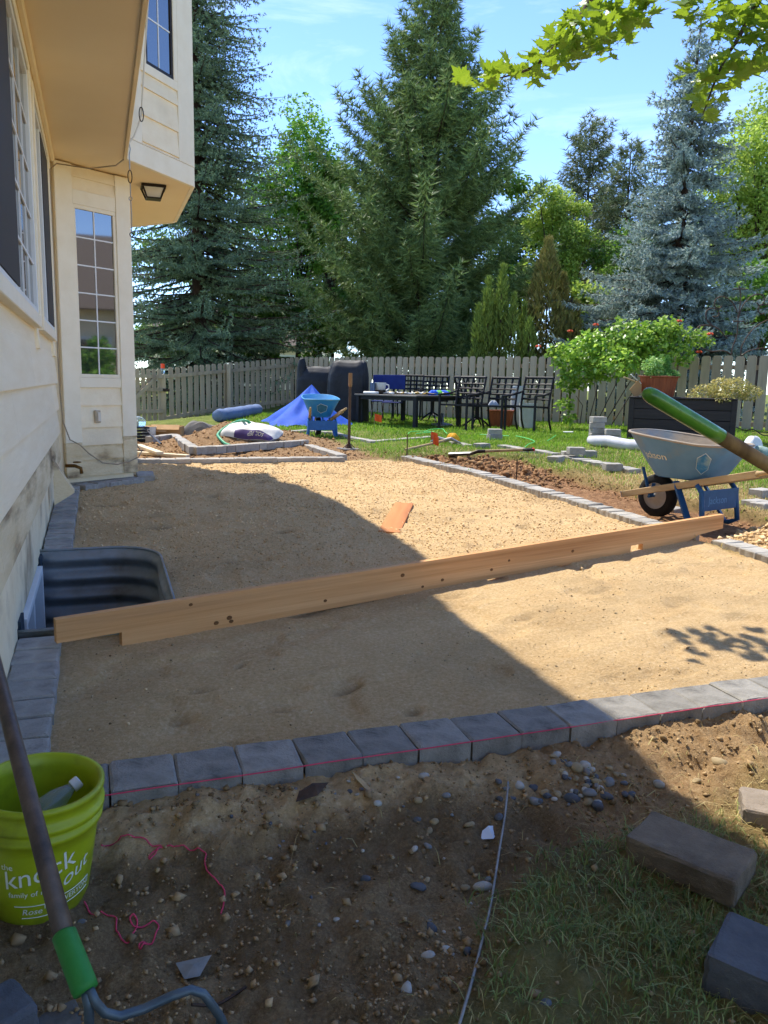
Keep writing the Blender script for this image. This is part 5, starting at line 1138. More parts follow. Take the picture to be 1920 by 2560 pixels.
# ------------------------------------------------------------------ things on and round the table
RT_ = Matrix.Rotation(math.atan2(vR.y, vR.x), 3, 'Z')
def ont(u, v):   # point of the table top seen at u, v
    r = ray(u, v); t = (tz0 + TH - CAMZ) / r[2] if abs(r[2]) > 1e-6 else 18
    if t < 12 or t > 24: t = 17.6
    q = Vector((r[0] * t, r[1] * t, 0)) - Vector((tc_.x, tc_.y, 0)); q = RT_.transposed() @ q
    q.x = max(-TS / 2 + .06, min(TS / 2 - .06, q.x)); q.y = max(-TS / 2 + .06, min(TS / 2 - .06, q.y)); w_ = RT_ @ q
    return Vector((tc_.x + w_.x, tc_.y + w_.y, tz0 + TH - .0005))
def tloc(a, b): w_ = RT_ @ Vector((a * TS / 2, b * TS / 2, 0)); return Vector((tc_.x + w_.x, tc_.y + w_.y, tz0 + TH - .0005))
# local axes of table: +x = vR (towards back right), +y roughly towards back left
pc = thing('pitcher', 'white plastic jug with dark base on the patio table', 'jug', tloc(-.35, .72))
MB().lathe([(.11, 0), (.12, .02), (.12, .09)], 18).build('base', m_bronze, pc); MB().lathe([(.105, .09), (.125, .25), (.13, .255), (.12, .25), (.1, .1)], 18).build('cup', mat('milky_plastic', '#cdd6dc', '#dbe2e6', rough=.35), pc, smooth_=True)
MB().tube([(.12, 0, .22), (.19, 0, .2), (.2, 0, .12), (.13, 0, .07)], .016, 8).build('handle', m_white, pc)
tn = MB().lathe([(.055, 0), (.06, .01), (.06, .24), (.05, .25)], 14).build('tumbler', mat('steel_blue_tumbler', '#4d5f7d', '#5d6f8c', rough=.35, metal=.4)); tn.location = tloc(-.55, .83); tag(tn, 'tall steel blue tumbler standing beside the white jug', 'tumbler')
for i, (a, b, lab) in enumerate((((-.86, .86), (-.92, .40), 'white plastic pipe lying near the table edge with the jug'), ((-.30, .55), (-.72, .05), 'white elbow pipe lying between jug and tool heap'))):
    p0, p1 = tloc(*a), tloc(*b); o = MB().tube([Vector((0, 0, .03)), (p1 - p0) * .8 + Vector((0, 0, .03)), (p1 - p0) + Vector((.04, -.04, .03))], .028, 8).build('white_pipe', m_white, smooth_=True); o.location = p0; tag(o, lab, 'pipe')
mats_t = [m_steel, m_bronze, m_white, mat('yellow_handle', '#b8923c', '#c9a24a', rough=.5), mat('sage_tool', '#6f7d74', '#828f86', rough=.6)]
tools = ('grey pliers', 'long spanner', 'dark pruning saw', 'pale hose fitting', 'brass sprinkler head', 'steel trowel', 'black clamp', 'white valve', 'bent steel rod', 'short wrench', 'dark tin snips', 'pale tube end')
for i, nm in enumerate(tools):
    a = -.55 + .105 * i + R.uniform(-.05, .05); b = .28 - .085 * i + R.uniform(-.2, .2); q = tloc(a, b); an = R.uniform(0, 3.1); l_ = R.uniform(.16, .32)
    t = thing('hand_tool', f'{nm} lying in the heap of tools on the table', 'tool', q, an)
    MB().tube([(-l_, 0, .025), (-l_ * .3, .02, .04), (l_ * .2, 0, .03)], [.014, .018, .013], 6).build('handle', mats_t[i % 5], t)
    MB().tube([(l_ * .2, 0, .03), (l_ * .6, .03, .045), (l_, .01, .02)], [.012, .026, .006], 6).build('head', mats_t[(i + 1) % 5], t); MB().tube([(l_ * .2, 0, .03), (l_ * .6, -.035, .035), (l_, -.015, .02)], [.01, .018, .005], 6).build('jaw', mats_t[(i + 2) % 5], t)
def lump(name, label, cat, q, w_, d_, h, m, seed, rot=0.0):
    r = random.Random(seed); ph = [r.uniform(0, 6) for _ in range(4)]; mb = MB()
    def fn(a, b):
        an = 2 * math.pi * a; k = math.sin(b * math.pi / 2); rr = 1 + .22 * math.sin(3 * an + ph[0]) + .13 * math.sin(7 * an + ph[1])
        return (math.cos(an) * w_ / 2 * k * rr, math.sin(an) * d_ / 2 * k * rr, h * (math.cos(b * math.pi / 2) * (1 + .25 * math.sin(4 * an + ph[2]) * k)))
    mb.grid(fn, 20, 7, closed=True); o = mb.build(name, m, smooth_=True); o.location = q; o.rotation_euler = (0, 0, rot); return tag(o, label, cat)
gb, gg = mat('blue_glove', '#2259c8', '#2f6ad8', scale=12, rough=.7), mat('green_glove', '#4fae2c', '#5fbf38', scale=12, rough=.7)
for i, (a, b, m_, lab) in enumerate(((.38, -.52, gb, 'blue glove at the tool heap end of the glove pile'), (.55, -.60, gg, 'green glove lying in front of the glove pile'), (.66, -.48, gb, 'blue glove in the middle of the glove pile'), (.86, -.62, gg, 'green glove at the far end of the table edge'), (.55, -.40, m_white, 'white cloth tucked under the gloves on the table'), (.72, -.60, gb, 'blue glove hanging at the table edge'))):
    lump('work_glove', lab, 'glove', tloc(a, b), .26, .18, .11, m_, 40 + i, i * 1.1)
# bundle on chair, terracotta planter, white cylinders, umbrella base
q = P(1234, 1012, 16.3); q.z = zg(q.x, q.y) + .50
lump('cloth_bundle', 'small grey bundle left on the seat of a lattice chair', 'bundle', q, .2, .16, .12, mat('grey_cloth', '#9aa0a6', '#adb2b6', rough=.8), 77)
m_terra = mat('red_brown_wood', '#7d3f22', '#96502c', scale=7, rough=.65, bump=.15, stretch=(3, 3, .4), vary=.08)
def slat_planter(name, label, q, w_, d_, h, rot, nsl, m=m_terra, taper=.82, rimw=.03):
    t = thing(name, label, 'planter', q, rot)
    for side in range(4):
        Rz = Matrix.Rotation(side * math.pi / 2, 3, 'Z'); ww_, dd = (w_, d_) if side % 2 == 0 else (d_, w_)
        for k in range(nsl):
            a0, a1 = -ww_ / 2 + ww_ * k / nsl + .002, -ww_ / 2 + ww_ * (k + 1) / nsl - .002; y = -dd / 2
            vs = [Rz @ Vector((a * (taper if z == 0 else 1), (y + o) * (taper if z == 0 else 1), z)) for o in (0, .02) for a, z in ((a0, 0), (a1, 0), (a1, h), (a0, h))]
            MB().add(vs, [(0, 1, 2, 3), (7, 6, 5, 4), (0, 4, 5, 1), (1, 5, 6, 2), (2, 6, 7, 3), (3, 7, 4, 0)]).build('slat', m, t)
        MB().box(Rz @ Vector((0, -dd / 2, h + .012)), (ww_ + .04, rimw + .02, .024), Rz).build('rim', m, t, bevel=.004)
    MB().box((0, 0, h * .88), (w_ * .95, d_ * .95, .02)).build('soil', mat('potting_soil', '#2b2118', '#3a2d21', scale=30, rough=.95), t)
    return t
q = P(1252, 1050, 17.4); q.z = zg(q.x, q.y)
slat_planter('planter_box', 'low terracotta coloured wooden planter behind the lattice chairs', q, .52, .42, .34, math.atan2(rgt2.y, rgt2.x) - .3, 4)
terr2 = q.copy()
m_pale = mat('pale_drum', '#b7bab2', '#c6c9c1', scale=4, rough=.55, vary=0)
q = P(1292, 1048, 17.6); q.z = zg(q.x, q.y); hdr = P(1292, 965, 17.6).z - q.z
tag(MB().lathe([(.15, 0), (.155, .01), (.155, hdr - .01), (.15, hdr), (.14, hdr - .006), (.14, .1), (.01, .09)], 24).build('tall_tube', m_pale, smooth_=False), 'tall pale cardboard tube standing against the fence behind chairs', 'tube'); COL.objects['tall_tube'].location = q
q = P(1318, 1064, 17.0); q.z = zg(q.x, q.y); hdr = P(1318, 1008, 17.0).z - q.z
wb = thing('white_bucket', 'white plastic bucket on the grass under the lattice chair', 'bucket', q)
MB().lathe([(.15, 0), (.165, .02), (.185, hdr - .1), (.195, hdr - .09), (.195, hdr - .05), (.188, hdr - .045), (.19, hdr), (.18, hdr), (.155, .03), (.01, .02)], 24).build('shell', m_pale, wb); MB().tube([(.19 * math.cos(a), -.1 * math.sin(a), hdr - .08 - .15 * math.sin(a)) for a in np.linspace(0, math.pi, 10)], .006, 5).build('bail_handle', m_steel, wb)
q = P(1105, 1053, 18.0); q.z = zg(q.x, q.y)
ub = thing('umbrella_base', 'round grey umbrella base on the grass below the table', 'umbrella base', q); MB().lathe([(.25, 0), (.26, .02), (.24, .045), (.08, .07), (.04, .09), (.035, .28)], 24).build('disc', m_steel, ub, smooth_=True)

# deck box planter by the fence
m_resin = mat('dark_brown_resin', '#2a2524', '#363030', scale=9, rough=.6, bump=.2, stretch=(.2, 3, 3), vary=.06)
pa = P(1570, 1078, 14.2); pbx = P(1835, 1083, 13.6); dd_ = pbx - pa; dd_.z = 0; Lp = dd_.length; dd_.normalize(); pn_ = Vector((-dd_.y, dd_.x, 0)); pn_ = pn_ if pn_.dot(fwd2) > 0 else -pn_
pc_ = (pa + pbx) / 2 + pn_ * .3; gz_ = zg(pc_.x, pc_.y); zt_ = P(1570, 995, 14.2).z
db = thing('deck_box', 'long dark brown resin deck box against the fence with plants on top', 'box', (pc_.x, pc_.y, gz_ - .02), math.atan2(dd_.y, dd_.x))
Hd = zt_ - gz_ + .02
for k in range(4):
    MB().box((0, -.30, Hd * (k + .5) / 4), (Lp - .12 - .012, .025, Hd / 4 - .008)).build('plank', m_resin, db, bevel=.004); MB().box((0, .30, Hd * (k + .5) / 4), (Lp - .12 - .012, .025, Hd / 4 - .008)).build('plank', m_resin, db, bevel=.004)
    for s in (-1, 1): MB().box((s * (Lp / 2 - .02), 0, Hd * (k + .5) / 4), (.025, .58, Hd / 4 - .008)).build('plank', m_resin, db, bevel=.004)
for sx in (-1, 1):
    for sy in (-1, 1): MB().box((sx * (Lp / 2 - .03), sy * .295, Hd / 2), (.09, .06, Hd)).build('corner_post', m_resin, db, bevel=.006)
MB().box((0, 0, Hd + .018), (Lp + .03, .68, .036)).build('lid', m_resin, db, bevel=.01)
Rdb = Matrix.Rotation(math.atan2(dd_.y, dd_.x), 3, 'Z')
def ondb(x, y): v = Rdb @ Vector((x, y, 0)); return Vector((pc_.x + v.x, pc_.y + v.y, gz_ - .02 + Hd + .036))
pq = ondb(-.42, .0); pl2 = slat_planter('planter_box', 'red brown wooden planter of herbs standing on the deck box', pq, .52, .40, .34, math.atan2(dd_.y, dd_.x) - .5, 4)
q = ondb(-.78, -.12); cbd = thing('cardboard_sheet', 'bent cardboard piece with pale sticks beside the red brown planter', 'cardboard', q, .2)
MB().box((0, 0, .12), (.24, .006, .24), Matrix.Rotation(.75, 3, 'Y') @ Matrix.Rotation(.15, 3, 'X')).build('sheet', m_card, cbd); MB().tube([(-.35, 0, .33), (.12, .02, .22)], .014, 6).build('stick', m_ash, cbd); MB().tube([(-.2, -.02, .38), (.16, 0, .19)], .011, 6).build('stick', m_white, cbd)
# foliage helpers
def leaf_cloud(X, S, aspect=.55, fold=.25, up=.3, droop=.3):
    """leaf shaped kites: 4 vertices, 2 triangles, at points X of size S"""
    n = len(X); d = RN.normal(size=(n, 3)); d[:, 2] = d[:, 2] * .6 - droop; d /= np.linalg.norm(d, axis=1)[:, None]
    nn_ = RN.normal(size=(n, 3)); nn_[:, 2] = np.abs(nn_[:, 2]) + up; s = np.cross(d, nn_); s /= np.linalg.norm(s, axis=1)[:, None]; u_ = np.cross(s, d)
    S_ = S[:, None]; base = X; tip = X + d * S_; l_ = X + d * S_ * .45 + s * S_ * aspect * .5 + u_ * S_ * fold * .3; r_ = X + d * S_ * .45 - s * S_ * aspect * .5 + u_ * S_ * fold * .3
    V = np.stack([base, l_, tip, r_], 1).reshape(-1, 3); k = np.arange(n)[:, None] * 4
    return V, np.concatenate([k + np.array([[0, 1, 2]]), k + np.array([[0, 2, 3]])], 1).reshape(-1, 3)
def lobes(cs, rs, per, shell=.55):
    out = []
    for c, r, n in zip(cs, rs, per):
        d = RN.normal(size=(n, 3)); d /= np.linalg.norm(d, axis=1)[:, None]; q = shell + (1 - shell) * RN.random(n) ** .5
        out.append(np.asarray(c)[None] + d * (q[:, None] * np.asarray(r)[None]))
    return np.concatenate(out)
def foliage(name, X, S, m, parent, **k):
    V, T = leaf_cloud(X, S, **k); loc = parent.location; V = V - np.array([loc.x, loc.y, loc.z]); return link(name, npmesh(name, V, T, m), parent)
# herbs
herbm = leafmat('herb_leaf', '#6f9a4a', '#a3c070', transl=.35); herb2 = leafmat('dill_leaf', '#4e8a45', '#79a850', transl=.3)
hb = thing('herb_plant', 'leafy green herbs growing in the red brown planter', 'plant', pq + Vector((0, 0, .31)))
c0 = np.array(hb.location); foliage('leaves', lobes([c0 + (-.1, 0, .14), c0 + (.0, .05, .2), c0 + (-.16, .03, .24)], [(.16, .15, .16)] * 3, [260] * 3), RN.uniform(.04, .075, 780), herbm, hb)
MB().tube([(-.1, 0, 0), (-.12, .01, .2)], .008, 5).build('stem', herb2, hb)
dl = thing('dill_plant', 'feathery dark green dill growing at the planter rim', 'plant', pq + Vector((.1, -.05, .31))); c0 = np.array(dl.location)
foliage('leaves', lobes([c0 + (.02, 0, .16), c0 + (.1, -.05, .08), c0 + (-.08, -.1, .05), c0 + (.02, .02, .3)], [(.1, .1, .13), (.14, .12, .08), (.16, .1, .06), (.05, .05, .14)], [500] * 4, .2), RN.uniform(.04, .08, 2000), herb2, dl, aspect=.12)
MB().tube([(.02, 0, 0), (.03, .01, .3)], .006, 5).build('stem', herb2, dl)
sedm = leafmat('sedum_leaf', '#9a9a44', '#c9b878', transl=.3)
sq = ondb(.58, 0); sd_ = thing('sedum_plant', 'sprawling yellow green sedum spilling over the deck box', 'plant', sq); c0 = np.array(sq)
dx = np.array([dd_.x, dd_.y, 0]); px_ = np.array([pn_.x, pn_.y, 0])
foliage('leaves', lobes([c0 + dx * .05 + (0, 0, .16), c0 + dx * .28 + (0, 0, .17), c0 + dx * .5 + (0, 0, .1), c0 - dx * .22 + (0, 0, .1), c0 - dx * .42 - px_ * .2 + (0, 0, .0), c0 + dx * .1 - px_ * .3 + (0, 0, .02)], [(.26, .26, .2), (.26, .26, .2), (.2, .22, .14), (.24, .24, .15), (.14, .12, .08), (.2, .12, .1)], [700, 700, 420, 520, 160, 200]), RN.uniform(.03, .06, 2700), sedm, sd_)
MB().tube([(0, 0, 0), (.05, 0, .12)], .012, 5).build('stem', sedm, sd_)
# trumpet vine on the fence
vinem = leafmat('vine_leaf', '#608f2c', '#b3cf58', rough=.4, transl=.45, spec=.5); m_bark = mat('brown_bark', '#3b2e24', '#54443a', scale=9, rough=.95, bump=.6, stretch=(2, 2, .5), vary=0)
vc = P(1590, 1060, 15.9); vn = thing('trumpet_vine', 'bright green trumpet vine sprawling over the picket fence', 'vine', (vc.x, vc.y, zg(vc.x, vc.y)))
cs, rs, pn2 = [], [], []
for u, v, t_, r, n_ in ((1420, 900, 16.7, .35, 380), (1425, 955, 16.7, .28, 260), (1412, 1010, 16.8, .2, 110), (1425, 1045, 16.8, .16, 80), (1460, 880, 16.4, .45, 600), (1470, 930, 16.4, .4, 460), (1520, 880, 16.2, .5, 720), (1525, 915, 16.0, .4, 480), (1580, 870, 16.0, .5, 760), (1600, 840, 16.0, .45, 620), (1650, 850, 15.8, .48, 660), (1670, 820, 15.8, .36, 360), (1700, 880, 15.8, .36, 330), (1560, 905, 15.6, .36, 360), (1630, 905, 15.7, .3, 250), (1740, 840, 15.8, .25, 160), (1770, 850, 15.6, .14, 50), (1400, 870, 16.7, .2, 110), (1376, 880, 16.8, .12, 40), (1480, 850, 16.3, .35, 260), (1556, 826, 16.2, .35, 260)):
    q = P(u, v, t_); cs.append(np.array(q)); rs.append((r, r * .8, r * .75)); pn2.append(n_)
X = lobes(cs, rs, [int(k * .78) for k in pn2], .35); foliage('leaves', X, RN.uniform(.07, .15, len(X)), vinem, vn, aspect=.6, droop=.5)
for k, (u, v) in enumerate(((1430, 1050), (1475, 1000), (1560, 940), (1640, 880), (1700, 830))):
    a = P(1450 + 20 * k, 1060, 16.4); b = P(u + 10, v - 60, 16.0); MB().tube([a - vn.location, a.lerp(b, .5) - vn.location + Vector((.1, 0, .1)), b - vn.location], [.010, .008, .004], 6).build('stem', m_bark, vn)
m_flow = mat('orange_flower', '#c2431f', '#d95a30', rough=.6, vary=.1)
for u, v, t_ in ((1346, 866, 16.9), (1426, 828, 16.4), (1698, 803, 15.6), (1776, 835, 15.5), (1748, 880, 15.6), (1490, 812, 16.1)):
    q = P(u, v, t_) - vn.location; fb = MB()
    for j in range(5): a = j * 1.256; fb.tube([q, q + Vector((.03 * math.cos(a), .03 * math.sin(a), .02)), q + Vector((.055 * math.cos(a), .055 * math.sin(a), -.01))], [.008, .014, .02], 6)
    bm_ = fb.build('flower', m_flow, vn)
# trellis of scrolled iron above the fence
m_iron = mat('rusty_iron', '#4a3a30', '#5d4a3d', rough=.7, metal=.4, vary=0)
tq = P(1850, 905, 15.4); tre = thing('scroll_trellis', 'rusty iron scroll trellis rising behind the picket fence', 'trellis', (tq.x, tq.y, zg(tq.x, tq.y)))
def iron(pxs, r=.012, t_=15.9): MB().tube(spline([P(u, v, t_) - tre.location for u, v in pxs], 5), r, 6).build('scroll', m_iron, tre, smooth_=True)
z5 = lambda a: [(1450 + x * .2833, 700 + y * .2833) for x, y in a]
for path in ([(1340, 1000), (1335, 660), (1385, 480), (1395, 330), (1420, 160), (1400, 40)], [(1420, 1000), (1420, 650), (1440, 560), (1520, 440), (1640, 360), (1760, 330)], [(1335, 660), (1270, 625), (1160, 630), (1080, 600), (1075, 590)], [(1300, 520), (1220, 430), (1130, 400), (1050, 410), (1015, 470), (1050, 510), (1090, 500)], [(1180, 415), (1120, 350), (1115, 280), (1160, 250), (1220, 270), (1215, 320), (1170, 320)], [(1390, 280), (1340, 190), (1260, 145), (1200, 170), (1190, 230), (1230, 250), (1250, 230)], [(1400, 330), (1440, 220), (1520, 140), (1600, 130), (1630, 180), (1590, 225), (1560, 200)], [(1425, 670), (1480, 630), (1580, 605), (1659, 605), (1760, 620)], [(1130, 505), (1160, 520), (1150, 555), (1120, 565)], [(1659, 215), (1590, 225), (1570, 270), (1600, 300), (1630, 290)], [(1350, 80), (1480, 80)], [(1350, 365), (1450, 365)]):
    iron(z5(path))

# ------------------------------------------------------------------ small things on the lawn and dug strip
a, b = P(1475, 1078, 12.6), P(1690, 1094, 11.2)
for p_ in (a, b): p_.z = zg(p_.x, p_.y) + .095
o = MB().tube([(a - a) + (b - a) * (k / 8) + Vector((0, 0, -.012 * math.sin(k * 2.2))) for k in range(9)], [.06, .092, .088, .09, .085, .085, .088, .084, .08], 14).build('fabric_tube', mat('white_fleece', '#b9b9bd', '#c9c9cc', scale=7, rough=.8, bump=.3, bscale=14, vary=0), smooth_=True); o.location = a
tag(o, 'long white rolled fleece lying on the lawn before the deck box', 'roll')
def stone(name, q, s, m, seed, label, cat='stone', group=None):
    r = random.Random(seed); bm = bmesh.new(); bmesh.ops.create_icosphere(bm, subdivisions=2, radius=1.0)
    ph = [Vector((r.uniform(-1, 1), r.uniform(-1, 1), r.uniform(-1, 1))).normalized() for _ in range(6)]
    for v in bm.verts:
        k = 1.0
        for p_ in ph: k -= .17 * max(0, v.co.normalized().dot(p_) - .35) * 2
        v.co *= k * r.uniform(.97, 1.03); v.co.x *= s[0]; v.co.y *= s[1]; v.co.z *= s[2]
    me_ = bpy.data.meshes.new(name); bm.to_mesh(me_); bm.free(); me_.materials.append(m); me_.polygons.foreach_set('use_smooth', [True] * len(me_.polygons))
    return tag(link(name, me_, None, q, (r.uniform(-.2, .2), r.uniform(-.2, .2), r.uniform(0, 6))), label, cat, group)
m_st = [mat('grey_river_stone', '#6c6c6a', '#83827e', scale=14, rough=.8, bump=.2, bscale=60, vary=.15), mat('tan_river_stone', '#8b7a5c', '#a4926f', scale=12, rough=.85, bump=.2, bscale=60, vary=.15), mat('dark_river_stone', '#4a4c50', '#5c5e61', scale=12, rough=.7, bump=.15, bscale=60, vary=.15), mat('pale_granite_stone', '#9a958a', '#b3aea2', scale=50, rough=.85, bump=.2, bscale=60, vary=.12, c3='#7d8278', big=6)]
m_gst = mat('green_marble_stone', '#6f8478', '#9db0a4', scale=9, rough=.6, bump=.15, vary=.08, c3='#5c7164', big=4)
for i, (u, v, t_, s, lab) in enumerate(((1762, 1090, 11.6, .2, 'green veined boulder left of the bundle behind wheelbarrow'), (1833, 1075, 12.2, .16, 'grey green boulder behind the white bundle near the fence'), (1905, 1110, 11.6, .16, 'dark green boulder beside the wires near the fence'))):
    q = P(u, v, t_); q.z = zg(q.x, q.y) + s * .45; stone('boulder', q, (s, s * .8, s * .65), m_gst, 50 + i, lab)
q = P(1882, 1085, 11.7); q.z = zg(q.x, q.y); lump('white_bundle', 'white plastic bundle tied with black wires by the fence', 'bundle', q, .32, .26, .30, m_white, 81)
wr = [P(1840 + 22 * k, 1068 + 3 * k * k * .5 + (6 if k % 2 else 0), 11.5) for k in range(6)]
for w_ in wr: w_.z = max(w_.z, zg(w_.x, w_.y) + .02)
tag(MB().tube(spline(wr), .008, 5).build('black_wire', m_bronze), 'black wire looping over the white bundle and boulders', 'wire')
for i, (u, v, dz, lab) in enumerate(((1690, 1100, .07, 'flat paver row end behind the rusty wheelbarrow tray'), (1725, 1103, .07, 'second flat paver behind the rusty wheelbarrow tray'), (1765, 1108, .09, 'thick paver behind the rusty wheelbarrow next to boulder'))): loose(u, v, dz, -.25, lab, dims=(.23, .17, .088))
# flags and stakes
m_org = mat('orange_flag', '#e0501f', '#ee6330', rough=.6, vary=0)
def flag(u, v0, v1, t_, label, w_=.10):
    q = P(u, v1, t_); g = zg(q.x, q.y); f = thing('marker_flag', label, 'flag', (q.x, q.y, g), heading(1, 0)); top = P(u, v0, t_).z - g
    MB().tube([(0, 0, -.02), (.0, 0, max(top, .2))], .0035, 5).build('wire', m_steel, f); h = .13
    MB().grid(lambda a, b: (.004 + a * w_, .02 * math.sin(4 * a + b * 2), max(top, .2) - h * (1 - b) - .03 * a), 6, 5).build('pennant', m_org, f)
flag(936, 1034, 1056, 14.6, 'small orange flag on the lawn under the table edge', .13); flag(1077, 1078, 1104, 12.2, 'orange flag standing by the sunken paver row')
flag(1082, 1096, 1108, 11.5, 'short orange flag next to the mattock handle', .08)
def stake(u, v0, v1, label, dz=-.1):
    q = G(u, v1, dz); t_ = q.y / ray(u, v1)[1]; h = P(u, v0, t_).z - q.z; o = MB().tube([(0, 0, -.1), (.004, 0, h * .5), (0, 0, h)], .0085, 6).build('steel_stake', m_rust); o.location = q; tag(o, label, 'stake')
stake(1017, 1086, 1137, 'thin rusty stake at the far end of ribbed pavers', 0); stake(1290, 1147, 1206, 'thin rusty stake in the dug strip beside the pavers')
m_twine = mat('green_twine', '#4fbf62', '#66cf74', rough=.6, vary=0)
def twine(pxs, label, t_lift=.06, r=.007):
    c_ = [G(u, v, t_lift) for u, v in pxs]; tag(MB().tube(spline(c_, 5), r, 5).build('green_twine', m_twine), label, 'twine')
twine([(1020, 1085), (1028, 1079), (1060, 1078), (1085, 1080), (1060, 1082), (1040, 1084)], 'green twine knotted to the rusty stake end')
twine([(1060, 1080), (1075, 1074), (1105, 1072), (1112, 1079), (1118, 1084)], 'green twine running over grass towards the glove')
twine([(1200, 1086), (1235, 1088), (1272, 1090)], 'pale green twine straight across the lawn before chairs'); twine([(1290, 1090), (1310, 1094), (1336, 1103), (1322, 1110), (1312, 1118)], 'green twine bent in a corner on the lawn'); twine([(1368, 1102), (1380, 1095), (1390, 1088)], 'short green twine lying near the white fleece')
tag(MB().tube([(0, 0, 0), (.12, -.16, .01)], .012, 6).build('white_stick', m_white), 'short white stick lying on the lawn near fleece', 'stick'); COL.objects['white_stick'].location = G(1408, 1080, .05)
q = G(1133, 1102, .05); lump('yellow_glove', 'bright yellow glove lying on the sunken paver row', 'glove', q, .2, .16, .12, mat('yellow_glove', '#d99a10', '#e8ab1c', rough=.7, vary=0), 91)
# mattock on the dry patch
ma, mb2 = G(1012, 1128, .02), G(1112, 1112, .02); mt = thing('mattock', 'mattock with pale wooden handle lying past the ribbed pavers', 'mattock', (ma.x, ma.y, zg(ma.x, ma.y) + .03))
d_ = mb2 - ma; d_.z = .05; MB().tube([Vector((0, 0, 0)), d_ * .5, d_], [.02, .018, .022], 8).build('handle', m_ash, mt)
pr_ = Vector((d_.y, -d_.x, 0)).normalized(); MB().tube([d_ + pr_ * .26 + Vector((0, 0, -.03)), d_ + pr_ * .1 + Vector((0, 0, .03)), d_, d_ - pr_ * .1 + Vector((0, 0, .03)), d_ - pr_ * .24 + Vector((0, 0, -.03))], [.012, .03, .035, .03, .012], 8).build('head', m_steel, mt)
# spade in the clods
sa_, sb_ = G(1120, 1146, 0.03, False), G(1258, 1156, 0.03, False); spd = thing('spade', 'spade with red grip lying on broken clods of soil', 'spade', (sa_.x, sa_.y, sa_.z + .02), 0)
d_ = sb_ - sa_; d_.z = 0.05; u_ = d_.normalized(); s_ = Vector((-u_.y, u_.x, 0))
MB().grid(lambda a, b: tuple(u_ * (b * .34) + s_ * ((a - .5) * .26 * (1 - .15 * b)) + Vector((0, 0, .05 - .04 * (1 - (2 * a - 1) ** 2)))), 7, 7).build('blade', m_steel, spd, smooth_=True)
MB().tube([u_ * .30 + Vector((0, 0, .03)), u_ * .40 + Vector((0, 0, .06)), u_ * .5 + Vector((0, 0, .06))], [.02, .026, .022], 8).build('socket', m_bronze, spd); MB().tube([u_ * .5 + Vector((0, 0, .06)), u_ * 1.0 + Vector((0, 0, .06))], .019, 8).build('handle', m_ash, spd)
e = u_ * 1.0 + Vector((0, 0, .06)); MB().tube([e, e + u_ * .05 + s_ * .06, e + u_ * .14 + s_ * .06], .017, 8).build('yoke', m_bronze, spd); MB().tube([e, e + u_ * .05 - s_ * .06, e + u_ * .14 - s_ * .06], .017, 8).build('yoke', m_bronze, spd); MB().tube([e + u_ * .14 - s_ * .07, e + u_ * .14 + s_ * .07], .019, 8).build('grip', mat('red_grip', '#b5231f'), spd)
# ------------------------------------------------------------------ stones, rod and litter on the front soil
z8 = lambda x, y: (700 + x * .4219, 1850 + y * .4219); z9 = lambda x, y: (1300 + x * .3737, 1850 + y * .3737)
SL = [(z8(848, 250), 42, 3), (z8(815, 385), 34, 1), (z8(812, 505), 30, 2), (z8(918, 495), 33, 1), (z8(880, 533), 26, 1), (z8(1118, 530), 34, 1), (z8(1290, 483), 36, 2), (z8(870, 645), 28, 0), (z8(793, 673), 28, 3), (z8(510, 825), 40, 2), (z8(815, 855), 46, 2), (z8(830, 798), 20, 1), (z8(875, 805), 24, 1), (z8(1097, 835), 40, 1), (z8(1200, 825), 60, 3), (z8(1240, 768), 30, 0), (z8(745, 1510), 55, 3), (z8(985, 350), 30, 0), (z8(575, 425), 30, 3), (z8(113, 520), 22, 1), (z8(1297, 247), 28, 2), (z8(1415, 275), 40, 3), (z8(1500, 245), 30, 2), (z8(1340, 280), 26, 0), (z8(1515, 370), 34, 0), (z8(1560, 320), 26, 1), (z8(1640, 330), 28, 1), (z8(1300, 350), 26, 2), (z8(1380, 325), 28, 2), (z8(340, 1078), 24, 3), (z8(50, 1130), 22, 0), (z8(410, 255), 24, 1), (z8(415, 310), 24, 2), (z8(525, 285), 15, 1), (z8(455, 348), 15, 3), (z8(683, 745), 16, 1), (z8(1190, 285), 16, 1), (z8(870, 1290), 44, 3), (z8(1000, 1250), 52, 3), (z8(1110, 1240), 40, 2), (z8(895, 1110), 44, 2),
      (z9(250, 115), 38, 3), (z9(285, 165), 30, 2), (z9(370, 220), 50, 1), (z9(440, 195), 42, 3), (z9(455, 245), 36, 0), (z9(455, 295), 34, 2), (z9(435, 350), 36, 3), (z9(500, 270), 26, 2), (z9(165, 355), 32, 1), (z9(245, 375), 36, 1), (z9(175, 395), 28, 2), (z9(110, 415), 38, 0), (z9(230, 420), 24, 3), (z9(340, 405), 52, 2), (z9(365, 365), 30, 2), (z9(455, 400), 50, 0), (z9(440, 430), 46, 1), (z9(570, 410), 44, 2), (z9(520, 465), 50, 2), (z9(580, 320), 46, 0), (z9(595, 215), 26, 1), (z9(640, 240), 28, 1), (z9(935, 290), 40, 3), (z9(1325, 140), 56, 1), (z9(1180, 235), 30, 1), (z9(95, 280), 32, 2), (z9(740, 385), 30, 2), (z9(225, 130), 26, 1), (z9(160, 1770), 40, 2),
      ((205, 2310), 26, 0), ((495, 2000), 18, 0)] + [((R.gauss(1445, 50), R.gauss(1965, 30)), R.uniform(14, 34), R.randrange(4)) for _ in range(34)] + [((R.uniform(560, 1230), R.uniform(1950, 2330)), R.uniform(9, 17), R.randrange(4)) for _ in range(40)]
